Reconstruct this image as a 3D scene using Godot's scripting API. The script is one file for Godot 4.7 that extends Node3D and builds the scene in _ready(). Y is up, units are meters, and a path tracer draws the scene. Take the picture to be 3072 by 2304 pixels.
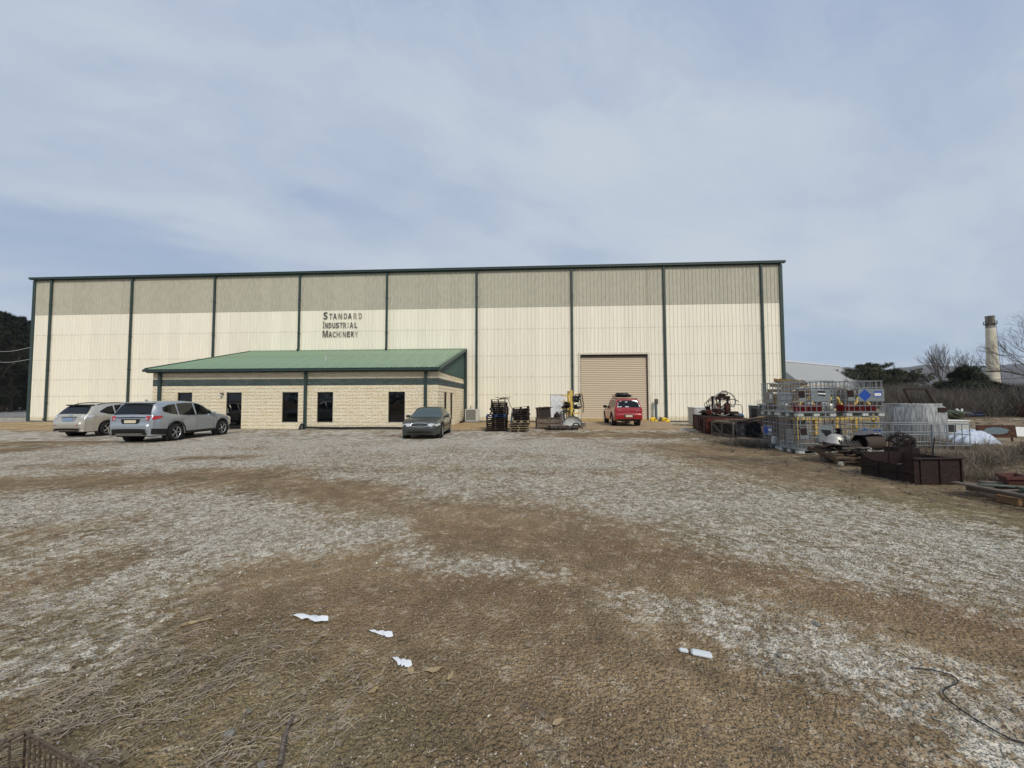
extends Node3D

# A gravel yard in front of a cream metal warehouse. Metres, y up; the camera stands over the origin and looks towards -z.
const F := 1154.0            # focal length in pixels of the 3072 x 2304 photograph
const PITCH := 0.04339
const ROLL := 0.0028
const EYE := 1.70105
const ANG := -0.05777        # the facade is turned by this
const WALL := Vector3(-40.93746, 0, -33.93099)

var M := {}
var T := {}
var names_taken := {}
var rng := RandomNumberGenerator.new()
var base_noise := FastNoiseLite.new()
var cam_r := Vector3.RIGHT
var cam_u := Vector3.UP
var cam_f := Vector3.FORWARD


func _ready() -> void:
	# ---- camera, sky, sun, exposure
	var fw := Vector3(0, sin(PITCH), -cos(PITCH))
	var up := Vector3(0, cos(PITCH), sin(PITCH))
	cam_f = fw
	cam_r = Vector3.RIGHT * cos(ROLL) - up * sin(ROLL)
	cam_u = up * cos(ROLL) + Vector3.RIGHT * sin(ROLL)
	var cam := Camera3D.new()
	cam.name = "camera"
	cam.transform = Transform3D(Basis(cam_r, cam_u, -cam_f), Vector3(0, EYE, 0))
	cam.fov = rad_to_deg(2.0 * atan(1152.0 / F))
	cam.near = 0.05
	cam.far = 6000.0
	add_child(cam)
	rng.seed = 20240
	base_noise.seed = 7
	base_noise.noise_type = FastNoiseLite.TYPE_SIMPLEX_SMOOTH
	base_noise.fractal_type = FastNoiseLite.FRACTAL_FBM
	base_noise.fractal_octaves = 4
	base_noise.frequency = 1.0
	var env := Environment.new()
	env.background_mode = Environment.BG_SKY
	env.sky = Sky.new()
	var sm := PanoramaSkyMaterial.new()
	sm.panorama = sky_picture()
	env.sky.sky_material = sm
	env.tonemap_mode = Environment.TONE_MAPPER_LINEAR
	env.tonemap_exposure = 1.6
	env.fog_enabled = true
	env.fog_density = 0.00012
	env.fog_light_color = Color(0.78, 0.84, 0.92)
	env.sdfgi_enabled = true
	env.ssao_enabled = true
	env.ssil_enabled = true
	var we := WorldEnvironment.new()
	we.name = "world_environment"
	we.environment = env
	add_child(we)
	var sun := DirectionalLight3D.new()
	sun.name = "sun"
	sun.light_energy = 0.5
	sun.light_angular_distance = 12.0
	sun.light_color = Color(1.0, 0.97, 0.92)
	sun.shadow_enabled = true
	sun.look_at_from_position(Vector3.ZERO, -Vector3(0.28, 0.66, 0.70))
	add_child(sun)
	# ---- the place
	make_textures()
	make_materials()
	build_ground()
	build_warehouse()
	build_annex()
	build_cars()
	build_yard_left()
	build_yard_right()
	build_background()
	build_foreground()


func sky_picture() -> ImageTexture:
	# thin high cloud: broad veils and long streaks, pale towards the horizon, the same all round
	var w := 1440
	var h := 720
	var im := Image.create(w, h, false, Image.FORMAT_RGBF)
	im.fill(Color(0.16, 0.165, 0.17))
	var n1 := FastNoiseLite.new()
	n1.seed = 31
	n1.noise_type = FastNoiseLite.TYPE_SIMPLEX_SMOOTH
	n1.fractal_type = FastNoiseLite.FRACTAL_FBM
	n1.fractal_octaves = 5
	n1.fractal_gain = 0.52
	n1.frequency = 0.62
	n1.domain_warp_enabled = true
	n1.domain_warp_amplitude = 0.7
	n1.domain_warp_frequency = 0.6
	var n2 := FastNoiseLite.new()
	n2.seed = 5
	n2.noise_type = FastNoiseLite.TYPE_SIMPLEX_SMOOTH
	n2.fractal_type = FastNoiseLite.FRACTAL_FBM
	n2.fractal_octaves = 4
	n2.frequency = 0.5
	for y in h / 2 + 2:
		var el := PI * (0.5 - (y + 0.5) / h)
		var sy := maxf(sin(el), 0.0)
		var flat := 1.0 / (sy + 0.16)
		for x in w:
			var a := TAU * (x + 0.5) / w
			var dx := sin(a) * cos(el) * flat
			var dz := cos(a) * cos(el) * flat
			# streaks run from upper left to lower right of the picture
			var su := dx * 0.87 + dz * 0.5
			var sv := -dx * 0.5 + dz * 0.87
			var veil := n1.get_noise_2d(su * 0.75, sv * 1.35)
			var broad := n2.get_noise_2d(dx * 0.55 + 9.0, dz * 0.55)
			var fine := n1.get_noise_2d(su * 1.5 + 40.0, sv * 4.2)
			var c := clampf(0.52 + veil * 0.66 + broad * 0.42 + fine * 0.16, 0.0, 1.0)
			c = c * c * (3.0 - 2.0 * c)
			var low := pow(1.0 - sy, 5.0)
			var gap := Vector3(0.212, 0.266, 0.378).lerp(Vector3(0.318, 0.384, 0.452), low)
			var cloud := Vector3(0.352, 0.394, 0.446).lerp(Vector3(0.382, 0.426, 0.470), low)
			var v := gap.lerp(cloud, c)
			im.set_pixel(x, y, Color(v.x, v.y, v.z))
	return ImageTexture.create_from_image(im)


# ------------------------------------------------------------------ helpers
func sight(x: float, y: float) -> Vector3:
	return cam_f + cam_r * ((x - 1536.0) / F) + cam_u * ((1152.0 - y) / F)


func ground_at(x: float, y: float, h := 0.0) -> Vector3:
	var d := sight(x, y)
	return Vector3(0, EYE, 0) + d * ((h - EYE) / d.y)


func depth_at(x: float, y: float, depth: float) -> Vector3:
	var d := sight(x, y)
	return Vector3(0, EYE, 0) + d * (depth / -d.z)


func numbered(n: String) -> String:
	if not names_taken.has(n):
		names_taken[n] = 0
		return n
	names_taken[n] += 1
	return "%s_%03d" % [n, names_taken[n]]


func tag(o: Node, label: String, category: String, group := "") -> Node:
	o.set_meta("label", label)
	o.set_meta("category", category)
	if group:
		o.set_meta("group", group)
	return o


func thing(called: String, label: String, category: String, at := Vector3.ZERO, turn := 0.0, group := "") -> Node3D:
	var o := Node3D.new()
	o.name = numbered(called)
	add_child(o)
	o.position = at
	o.rotation.y = turn
	tag(o, label, category, group)
	return o


func dup(o: Node3D, at: Vector3, turn: float, label := "", group := "") -> Node3D:
	var c: Node3D = o.duplicate()
	c.name = numbered(String(o.name).rstrip("0123456789").trim_suffix("_"))
	add_child(c)
	c.position = at
	c.rotation = Vector3(0, turn, 0)
	if label:
		c.set_meta("label", label)
	if group:
		c.set_meta("group", group)
	return c


func put_mesh(mesh: Mesh, called: String, m: Material, parent: Node, xf := Transform3D()) -> MeshInstance3D:
	var o := MeshInstance3D.new()
	o.name = numbered(called) if parent == self else called
	o.mesh = mesh
	o.material_override = m
	o.transform = xf
	parent.add_child(o, true)
	return o


func done(st: SurfaceTool) -> ArrayMesh:
	st.generate_normals()
	st.index()
	return st.commit()


func put(st: SurfaceTool, called: String, m: Material, parent: Node, xf := Transform3D()) -> MeshInstance3D:
	return put_mesh(done(st), called, m, parent, xf)


func setting(o: Node) -> Node:
	o.set_meta("kind", "structure")
	return o


func stuff(o: Node, label := "", category := "") -> Node:
	o.set_meta("kind", "stuff")
	if label:
		o.set_meta("label", label)
		o.set_meta("category", category)
	return o


func S(smooth := false) -> SurfaceTool:
	var st := SurfaceTool.new()
	st.begin(Mesh.PRIMITIVE_TRIANGLES)
	st.set_smooth_group(0 if smooth else -1)
	return st


func poly(st: SurfaceTool, p: Array, out: Vector3) -> void:
	var n: Vector3 = (p[1] - p[0]).cross(p[2] - p[0])
	if n.length_squared() < 1e-16 and p.size() > 3:
		n = (p[2] - p[0]).cross(p[3] - p[0])
	var turned := -n.dot(out) < 0.0
	for i in range(1, p.size() - 1):
		st.add_vertex(p[0])
		if turned:
			st.add_vertex(p[i + 1])
			st.add_vertex(p[i])
		else:
			st.add_vertex(p[i])
			st.add_vertex(p[i + 1])


func box(st: SurfaceTool, c: Vector3, s: Vector3, b := Basis()) -> void:
	var h := s * 0.5
	var q := []
	for i in 8:
		q.append(c + b * Vector3(h.x if i & 1 else -h.x, h.y if i & 2 else -h.y, h.z if i & 4 else -h.z))
	poly(st, [q[4], q[5], q[7], q[6]], b.z)
	poly(st, [q[0], q[1], q[3], q[2]], -b.z)
	poly(st, [q[1], q[3], q[7], q[5]], b.x)
	poly(st, [q[0], q[2], q[6], q[4]], -b.x)
	poly(st, [q[2], q[3], q[7], q[6]], b.y)
	poly(st, [q[0], q[1], q[5], q[4]], -b.y)


func rbox(st: SurfaceTool, c: Vector3, s: Vector3, r: float, b := Basis()) -> void:
	# box with chamfered edges
	var h := s * 0.5
	r = minf(r, minf(h.x, minf(h.y, h.z)) * 0.98)
	var at := func(i: int, ax: int) -> Vector3:
		var v := Vector3(h.x - r, h.y - r, h.z - r)
		v[ax] += r
		return c + b * Vector3(v.x if i & 1 else -v.x, v.y if i & 2 else -v.y, v.z if i & 4 else -v.z)
	var bits := [1, 2, 4]
	for ax in 3:
		var u: int = bits[(ax + 1) % 3]
		var w: int = bits[(ax + 2) % 3]
		for sgn in [0, bits[ax]]:
			var dir: Vector3 = b[ax] * (1.0 if sgn else -1.0)
			poly(st, [at.call(sgn, ax), at.call(sgn | u, ax), at.call(sgn | u | w, ax), at.call(sgn | w, ax)], dir)
		# the four edges along this axis join the faces of the other two
		var a1 := (ax + 1) % 3
		var a2 := (ax + 2) % 3
		for k in 4:
			var i0: int = (u if k & 1 else 0) | (w if k & 2 else 0)
			var i1: int = i0 | bits[ax]
			var dir2: Vector3 = b[a1] * (1.0 if k & 1 else -1.0) + b[a2] * (1.0 if k & 2 else -1.0)
			poly(st, [at.call(i0, a1), at.call(i1, a1), at.call(i1, a2), at.call(i0, a2)], dir2)
	for i in 8:
		var d := b * Vector3(1 if i & 1 else -1, 1 if i & 2 else -1, 1 if i & 4 else -1)
		poly(st, [at.call(i, 0), at.call(i, 1), at.call(i, 2)], d)


func bar(st: SurfaceTool, a: Vector3, b: Vector3, w: float, t: float, up := Vector3.UP) -> void:
	# straight bar of rectangular section from a to b
	var z := (b - a).normalized()
	if absf(z.dot(up)) > 0.98:
		up = Vector3.RIGHT
	var x := up.cross(z).normalized()
	box(st, (a + b) * 0.5, Vector3(w, t, a.distance_to(b)), Basis(x, z.cross(x), z))


func tube(st: SurfaceTool, pts: Array, r0: float, sides := 6, r1 := -1.0, closed := false) -> void:
	st.set_smooth_group(0)
	var n := pts.size()
	var rings := []
	var side := Vector3.ZERO
	for i in n:
		var prev: Vector3 = pts[(i - 1 + n) % n] if closed or i > 0 else pts[i]
		var nxt: Vector3 = pts[(i + 1) % n] if closed or i < n - 1 else pts[i]
		var d := (nxt - prev).normalized()
		if side == Vector3.ZERO:
			side = d.cross(Vector3.UP if absf(d.y) < 0.9 else Vector3.RIGHT).normalized()
		else:
			side = (side - d * side.dot(d)).normalized()
		var other := d.cross(side)
		var r := r0 if r1 < 0.0 else lerpf(r0, r1, float(i) / maxf(n - 1, 1))
		var ring := []
		for k in sides:
			var a := TAU * k / sides
			ring.append(pts[i] + (side * cos(a) + other * sin(a)) * r)
		rings.append(ring)
	for i in (n if closed else n - 1):
		var j := (i + 1) % n
		for k in sides:
			var l := (k + 1) % sides
			var mid: Vector3 = (rings[i][k] + rings[i][l]) * 0.5 - pts[i]
			poly(st, [rings[i][k], rings[i][l], rings[j][l], rings[j][k]], mid)
	if not closed and r0 > 0.012:
		st.set_smooth_group(-1)
		poly(st, rings[0], pts[0] - pts[1])
		if r1 != 0.0:
			poly(st, rings[n - 1], pts[n - 1] - pts[n - 2])
	st.set_smooth_group(-1)


func lathe(st: SurfaceTool, prof: Array, sides: int, xf := Transform3D(), smooth := true, a0 := 0.0, a1 := TAU) -> void:
	# profile points are (radius, height) from bottom to top on the outside
	st.set_smooth_group(0 if smooth else -1)
	for i in prof.size() - 1:
		var p: Vector2 = prof[i]
		var q: Vector2 = prof[i + 1]
		var nn := Vector2(q.y - p.y, -(q.x - p.x))
		for k in sides:
			var a := lerpf(a0, a1, float(k) / sides)
			var b := lerpf(a0, a1, float(k + 1) / sides)
			var ca := Vector3(cos(a), 0, sin(a))
			var cb := Vector3(cos(b), 0, sin(b))
			var m := (ca + cb).normalized()
			var out := xf.basis * (m * nn.x + Vector3.UP * nn.y)
			var pts := [xf * (ca * p.x + Vector3.UP * p.y), xf * (cb * p.x + Vector3.UP * p.y), xf * (cb * q.x + Vector3.UP * q.y), xf * (ca * q.x + Vector3.UP * q.y)]
			if p.x < 1e-5:
				pts.remove_at(1)
			elif q.x < 1e-5:
				pts.remove_at(2)
			poly(st, pts, out)
	st.set_smooth_group(-1)


func cyl(st: SurfaceTool, a: Vector3, b: Vector3, r: float, sides := 12, r1 := -1.0) -> void:
	var z := (b - a)
	var y := z.normalized()
	var x := y.cross(Vector3.RIGHT if absf(y.x) < 0.9 else Vector3.UP).normalized()
	var xf := Transform3D(Basis(x, y, x.cross(y)), a)
	var top := r if r1 < 0.0 else r1
	lathe(st, [Vector2(r, 0), Vector2(top, z.length())], sides, xf)
	lathe(st, [Vector2(top, z.length()), Vector2(0, z.length())], sides, xf, false)
	lathe(st, [Vector2(0, 0), Vector2(r, 0)], sides, xf, false)


func curve(pts: Array, per := 6, closed := false) -> Array:
	# Catmull-Rom through the points
	var out := []
	var n := pts.size()
	for i in (n if closed else n - 1):
		var p0 = pts[(i - 1 + n) % n] if closed or i > 0 else pts[i]
		var p1 = pts[i]
		var p2 = pts[(i + 1) % n]
		var p3 = pts[(i + 2) % n] if closed or i < n - 2 else pts[i + 1]
		for k in per:
			var t := float(k) / per
			out.append(0.5 * (2.0 * p1 + (p2 - p0) * t + (2.0 * p0 - 5.0 * p1 + 4.0 * p2 - p3) * t * t + (3.0 * p1 - p0 - 3.0 * p2 + p3) * t * t * t))
	if not closed:
		out.append(pts[n - 1])
	return out


func turned(ax: Vector3, a: float) -> Basis:
	return Basis(ax.normalized(), a)


func hash1(i: int) -> float:
	return fposmod(sin(i * 127.1 + 11.7) * 43758.5453, 1.0)


# ------------------------------------------------------------------ textures and materials
func c8(r: float, g: float, b: float, a := 1.0) -> Color:
	return Color(r / 255.0, g / 255.0, b / 255.0, a)


func noise_tex(key: String, freq: float, oct: int, ramp: Array, sd := 1, size := 512, type := FastNoiseLite.TYPE_SIMPLEX_SMOOTH, ridged := false) -> void:
	var n := FastNoiseLite.new()
	n.seed = sd
	n.noise_type = type
	n.frequency = freq
	n.fractal_type = FastNoiseLite.FRACTAL_RIDGED if ridged else FastNoiseLite.FRACTAL_FBM
	n.fractal_octaves = oct
	var t := NoiseTexture2D.new()
	t.width = size
	t.height = size
	t.seamless = true
	t.normalize = true
	t.noise = n
	var g := Gradient.new()
	var offs := PackedFloat32Array()
	var cols := PackedColorArray()
	for r in ramp:
		offs.append(r[0])
		cols.append(r[1])
	g.offsets = offs
	g.colors = cols
	t.color_ramp = g
	T[key] = t


func grey(v: float) -> Color:
	return Color(v, v, v)


func make_textures() -> void:
	noise_tex("grime", 0.012, 5, [[0.2, grey(0.86)], [0.65, grey(1.0)]], 3)
	noise_tex("fine", 0.09, 3, [[0.2, grey(0.84)], [0.7, grey(1.0)]], 4)
	noise_tex("grain", 0.02, 4, [[0.25, grey(0.55)], [0.5, grey(0.85)], [0.8, grey(1.0)]], 5)
	noise_tex("rust", 0.018, 5, [[0.2, c8(62, 42, 34)], [0.45, c8(84, 56, 44)], [0.62, c8(102, 68, 52)], [0.85, c8(120, 82, 62)]], 6)
	noise_tex("rust_dark", 0.022, 5, [[0.2, c8(36, 25, 23)], [0.5, c8(52, 35, 31)], [0.8, c8(72, 50, 42)]], 8)
	noise_tex("mottle", 0.03, 5, [[0.3, c8(70, 84, 84)], [0.55, c8(92, 108, 106)], [0.75, c8(122, 134, 130)]], 9)
	noise_tex("relief", 0.05, 5, [[0.0, grey(0.0)], [1.0, grey(1.0)]], 10)
	noise_tex("galv", 0.03, 2, [[0.3, grey(0.78)], [0.7, grey(1.0)]], 12, 256, FastNoiseLite.TYPE_CELLULAR)
	for v in 5:
		T["cream%d" % v] = panel_picture(v, false)
		T["upper%d" % v] = panel_picture(v, true)


func panel_picture(v: int, upper: bool) -> ImageTexture:
	# one wall panel from eave to base: weather streaks, grime where the screws of the girts weep, splashed dirt at the foot
	var w := 64
	var h := 640
	var im := Image.create(w, h, false, Image.FORMAT_RGB8)
	var n := FastNoiseLite.new()
	n.seed = 50 + v * 3 + (100 if upper else 0)
	n.frequency = 1.0
	n.fractal_octaves = 3
	var tone := 0.985 + 0.03 * hash1(v + 3)
	for y in h:
		var height := 9.42 * (1.0 - (y + 0.5) / h)
		for x in w:
			var streak := n.get_noise_2d(x * 0.16, y * 0.006)
			var speck := n.get_noise_2d(x * 0.45 + 80.0, y * 0.13)
			var c: Vector3
			if upper:
				c = Vector3(182, 179, 162) * (1.0 + streak * 0.10 + speck * 0.13)
			else:
				c = Vector3(238, 233, 215) * (1.0 + streak * 0.035 + speck * 0.035)
				for girt in [7.60, 5.37, 3.61, 2.15]:
					var d: float = (height - girt) / 0.045
					if absf(d) < 3.0:
						var k := exp(-d * d) * clampf(0.5 + n.get_noise_2d(x * 0.22 + girt * 31.0, v * 9.0) * 1.3, 0.0, 1.0)
						c = c.lerp(Vector3(166, 162, 146), k * 0.5)
					elif d < 0.0 and d > -22.0:
						c = c.lerp(Vector3(176, 170, 148), maxf(0.0, n.get_noise_2d(x * 0.3, girt * 7.0) - 0.12) * 0.5 * (1.0 + d / 22.0))
				var splash := n.get_noise_2d(x * 0.2, y * 0.08) * 0.25 + 0.32
				if height < splash:
					c = c.lerp(Vector3(186, 164, 128), 0.42)
			c *= tone
			im.set_pixel(x, y, Color(c.x / 255.0, c.y / 255.0, c.z / 255.0))
	return ImageTexture.create_from_image(im)


func mat(key: String, col: Color, rough := 0.8, metal := 0.0, tex := "", sc = 1.0, more := {}) -> StandardMaterial3D:
	var m := StandardMaterial3D.new()
	m.resource_name = key
	m.albedo_color = col
	m.roughness = rough
	m.metallic = metal
	if tex:
		m.albedo_texture = T[tex]
		m.uv1_triplanar = true
		m.uv1_world_triplanar = more.get("world", false)
		m.uv1_scale = sc if sc is Vector3 else Vector3.ONE * sc
	if more.has("bump"):
		m.uv1_triplanar = true
		m.uv1_scale = sc if sc is Vector3 else Vector3.ONE * sc
		m.heightmap_enabled = true
		m.heightmap_texture = T[more.get("bump_tex", "relief")]
		m.heightmap_scale = more.bump
	if more.has("coat"):
		m.clearcoat_enabled = true
		m.clearcoat = more.coat
		m.clearcoat_roughness = more.get("coat_rough", 0.06)
	if more.has("spec"):
		m.metallic_specular = more.spec
	M[key] = m
	return m


func make_materials() -> void:
	for v in 5:
		for k in ["cream", "upper"]:
			var m := StandardMaterial3D.new()
			m.resource_name = k + "_panel"
			m.albedo_texture = T["%s%d" % [k, v]]
			m.roughness = 0.55 if k == "cream" else 0.7
			m.metallic_specular = 0.35
			M["%s%d" % [k, v]] = m
	mat("trim", c8(46, 66, 62), 0.5, 0.0, "grime", 0.4)
	mat("trim_dark", c8(46, 66, 62), 0.5, 0.0, "grime", 0.4)
	mat("roof_green", c8(138, 162, 134), 0.5, 0.0, "grime", Vector3(0.9, 0.4, 0.12))
	mat("gable_green", c8(64, 92, 84), 0.5, 0.0, "grime", 0.5)
	mat("roof_white", c8(190, 192, 190), 0.6)
	mat("block_a", c8(248, 237, 208), 0.95, 0.0, "fine", 1.6, {"bump": 1.4})
	mat("block_b", c8(244, 230, 198), 0.95, 0.0, "fine", 1.6, {"bump": 1.4})
	mat("block_c", c8(248, 236, 208), 0.95, 0.0, "fine", 1.6, {"bump": 1.4})
	mat("band_a", c8(98, 112, 110), 0.95, 0.0, "grain", 1.8, {"bump": 1.4})
	mat("band_b", c8(86, 104, 102), 0.95, 0.0, "grain", 1.8, {"bump": 1.4})
	mat("mortar", c8(226, 210, 176), 0.95, 0.0, "fine", 1.0)
	mat("band_mortar", c8(70, 82, 80), 0.95)
	mat("white_edge", c8(222, 214, 196), 0.85, 0.0, "grime", 1.0)
	mat("door_curtain", c8(202, 186, 162), 0.5)
	mat("door_yellow", c8(196, 168, 96), 0.6, 0.0, "grime", 0.6)
	mat("black_metal", c8(20, 20, 21), 0.45)
	mat("black_rubber", c8(22, 22, 23), 0.85)
	mat("undercoat_shade", c8(48, 48, 48), 0.9)  # car undercoat; shade inside office, warehouse and cabinet is put into this grey
	mat("pane", c8(7, 8, 10), 0.03, 0.0, "", 1.0, {"spec": 0.5})
	mat("letter", c8(92, 92, 88), 0.6)
	mat("letter_worn", c8(132, 130, 120), 0.7)
	mat("letter_pale", c8(164, 160, 146), 0.7)
	mat("concrete", c8(166, 144, 114), 0.9, 0.0, "grime", 0.5, {"bump": 0.5})
	mat("concrete_grey", c8(150, 148, 140), 0.9, 0.0, "grime", 0.6, {"bump": 0.4})
	mat("ac_paint", c8(202, 204, 196), 0.5, 0.0, "grime", 1.0)
	mat("galvanised", c8(136, 142, 146), 0.5, 0.3)
	mat("galv_plate", c8(140, 147, 150), 0.42, 0.35, "grime", 2.0)
	mat("plastic_white", c8(192, 195, 190), 0.6, 0.0, "grime", 1.2)
	mat("plastic_grey", c8(176, 180, 180), 0.6, 0.0, "grain", Vector3(1.6, 0.16, 1.6))
	mat("plastic_black", c8(17, 17, 19), 0.5)
	mat("tarp_black", c8(20, 22, 30), 0.55, 0.0, "fine", 1.0)
	mat("tarp_pale", c8(196, 208, 226), 0.55, 0.0, "fine", 1.5)
	mat("tarp_blue", c8(62, 118, 180), 0.55, 0.0, "fine", 1.5)
	mat("label_blue", c8(22, 74, 168), 0.5, 0.0, "grime", 4.0)
	mat("label_white", c8(226, 228, 226), 0.5, 0.0, "grime", 3.0)
	mat("label_black", c8(16, 16, 17), 0.5)
	mat("label_red", c8(176, 60, 66), 0.5)
	mat("red_plastic", c8(176, 42, 34), 0.45, 0.0, "grime", 1.5)
	mat("yellow_paint", c8(226, 192, 92), 0.55, 0.0, "grime", 1.4)
	mat("yellow_bright", c8(238, 200, 40), 0.5, 0.0, "grime", 2.0)
	mat("blue_paint", c8(34, 74, 128), 0.7, 0.0, "grain", 2.0)
	mat("wood_dark", c8(66, 56, 50), 0.9, 0.0, "grain", Vector3(0.8, 8, 8), {"bump": 0.3})
	mat("wood_grey", c8(128, 116, 104), 0.9, 0.0, "grain", Vector3(0.8, 8, 8), {"bump": 0.3})
	mat("wood_pale", c8(178, 158, 124), 0.9, 0.0, "grain", Vector3(0.8, 8, 8), {"bump": 0.3})
	mat("wood_brown", c8(104, 82, 64), 0.9, 0.0, "grain", Vector3(0.8, 8, 8), {"bump": 0.3})
	mat("wood_tan", c8(168, 132, 98), 0.9, 0.0, "grain", Vector3(0.8, 8, 8), {"bump": 0.3})
	mat("rust", c8(206, 196, 188), 0.9, 0.1, "rust", 0.9, {"bump": 0.4})
	mat("rust_red", c8(255, 168, 150), 0.85, 0.1, "rust", 0.7, {"bump": 0.3})
	mat("rust_dark", c8(206, 200, 196), 0.9, 0.1, "rust_dark", 1.2, {"bump": 0.3})
	mat("steel_dark", c8(70, 70, 68), 0.55, 0.5, "grain", 2.0)
	mat("steel_grey", c8(118, 116, 110), 0.5, 0.4, "grain", 2.0)
	mat("aluminium", c8(188, 184, 176), 0.45, 0.5, "grime", 2.0)
	mat("hose_grey", c8(150, 148, 144), 0.6)
	mat("hose_black", c8(28, 27, 26), 0.7)
	mat("wire_white", c8(196, 196, 192), 0.5)
	mat("bark", c8(92, 78, 66), 0.95, 0.0, "grain", Vector3(4, 0.8, 4))
	mat("twig", c8(108, 92, 80), 0.95, 0.0, "grain", 1.0)
	mat("twig_grey", c8(112, 102, 94), 0.95, 0.0, "grain", 1.0)
	mat("stack", c8(208, 202, 182), 0.9, 0.0, "grime", Vector3(0.05, 0.12, 0.05))
	mat("stack_top", c8(156, 150, 136), 0.9, 0.0, "grain", 0.05)
	mat("barn", c8(190, 192, 190), 0.6, 0.1, "grain", Vector3(0.9, 0.03, 0.9))
	mat("barn_white", c8(216, 218, 220), 0.6)
	mat("glass_car", c8(16, 18, 20), 0.04, 0.0, "", 1.0, {"spec": 0.5})
	mat("glass_clear", c8(58, 74, 72), 0.04, 0.0, "", 1.0, {"spec": 0.6})
	mat("tyre", c8(24, 24, 24), 0.85, 0.0, "fine", 3.0)
	mat("rim", c8(176, 178, 180), 0.32, 0.8)
	mat("rim_dark", c8(34, 35, 36), 0.5, 0.4)
	mat("chrome", c8(214, 216, 218), 0.12, 0.95)
	mat("lamp_red", c8(168, 18, 24), 0.1, 0.0, "", 1.0, {"coat": 1.0})
	mat("lamp_clear", c8(206, 208, 208), 0.12, 0.3, "", 1.0, {"coat": 1.0})
	mat("lamp_amber", c8(200, 120, 40), 0.15)
	mat("plate", c8(206, 198, 168), 0.5)
	mat("plate_blue", c8(120, 140, 168), 0.5)
	mat("car_black", c8(20, 20, 21), 0.6)
	mat("paint_silver", c8(166, 172, 177), 0.34, 0.55, "", 1.0, {"coat": 0.8})
	mat("paint_champagne", c8(192, 187, 174), 0.36, 0.45, "", 1.0, {"coat": 0.8})
	mat("paint_charcoal", c8(62, 68, 66), 0.38, 0.4, "", 1.0, {"coat": 0.7})
	mat("paint_red", c8(150, 20, 28), 0.34, 0.1, "", 1.0, {"coat": 0.9})
	mat("straw", c8(176, 152, 116), 0.95)
	M["straw"].vertex_color_use_as_albedo = true
	M["straw"].albedo_color = Color.WHITE
	M["straw"].backlight_enabled = true
	M["straw"].backlight = Color(0.25, 0.22, 0.16)
	var st: StandardMaterial3D = mat("stone", Color.WHITE, 0.9, 0.0, "fine", 14.0)
	st.vertex_color_use_as_albedo = true
	var lf: StandardMaterial3D = mat("needles", Color.WHITE, 0.85)
	lf.vertex_color_use_as_albedo = true
	lf.backlight_enabled = true
	lf.backlight = Color(0.2, 0.22, 0.1)
	mat("dry_leaf", c8(196, 172, 132), 0.9, 0.0, "grain", 8.0)
	mat("film_white", c8(222, 226, 230), 0.35)


# ------------------------------------------------------------------ ground
var strokes := []
const NEAR_X := 17.0
const NEAR_Z := 17.0


func stroke(kind: String, half: float, soft: float, k: float, px: Array) -> void:
	var pts := PackedVector2Array()
	for p in px:
		var g := ground_at(p[0], p[1])
		pts.append(Vector2(g.x, g.z))
	var lo := pts[0]
	var hi := pts[0]
	for p in pts:
		lo = Vector2(minf(lo.x, p.x), minf(lo.y, p.y))
		hi = Vector2(maxf(hi.x, p.x), maxf(hi.y, p.y))
	var m := half + soft + 0.6
	strokes.append([kind, half, soft, k, pts, Rect2(lo - Vector2(m, m), hi - lo + Vector2(m, m) * 2.0)])


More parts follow.
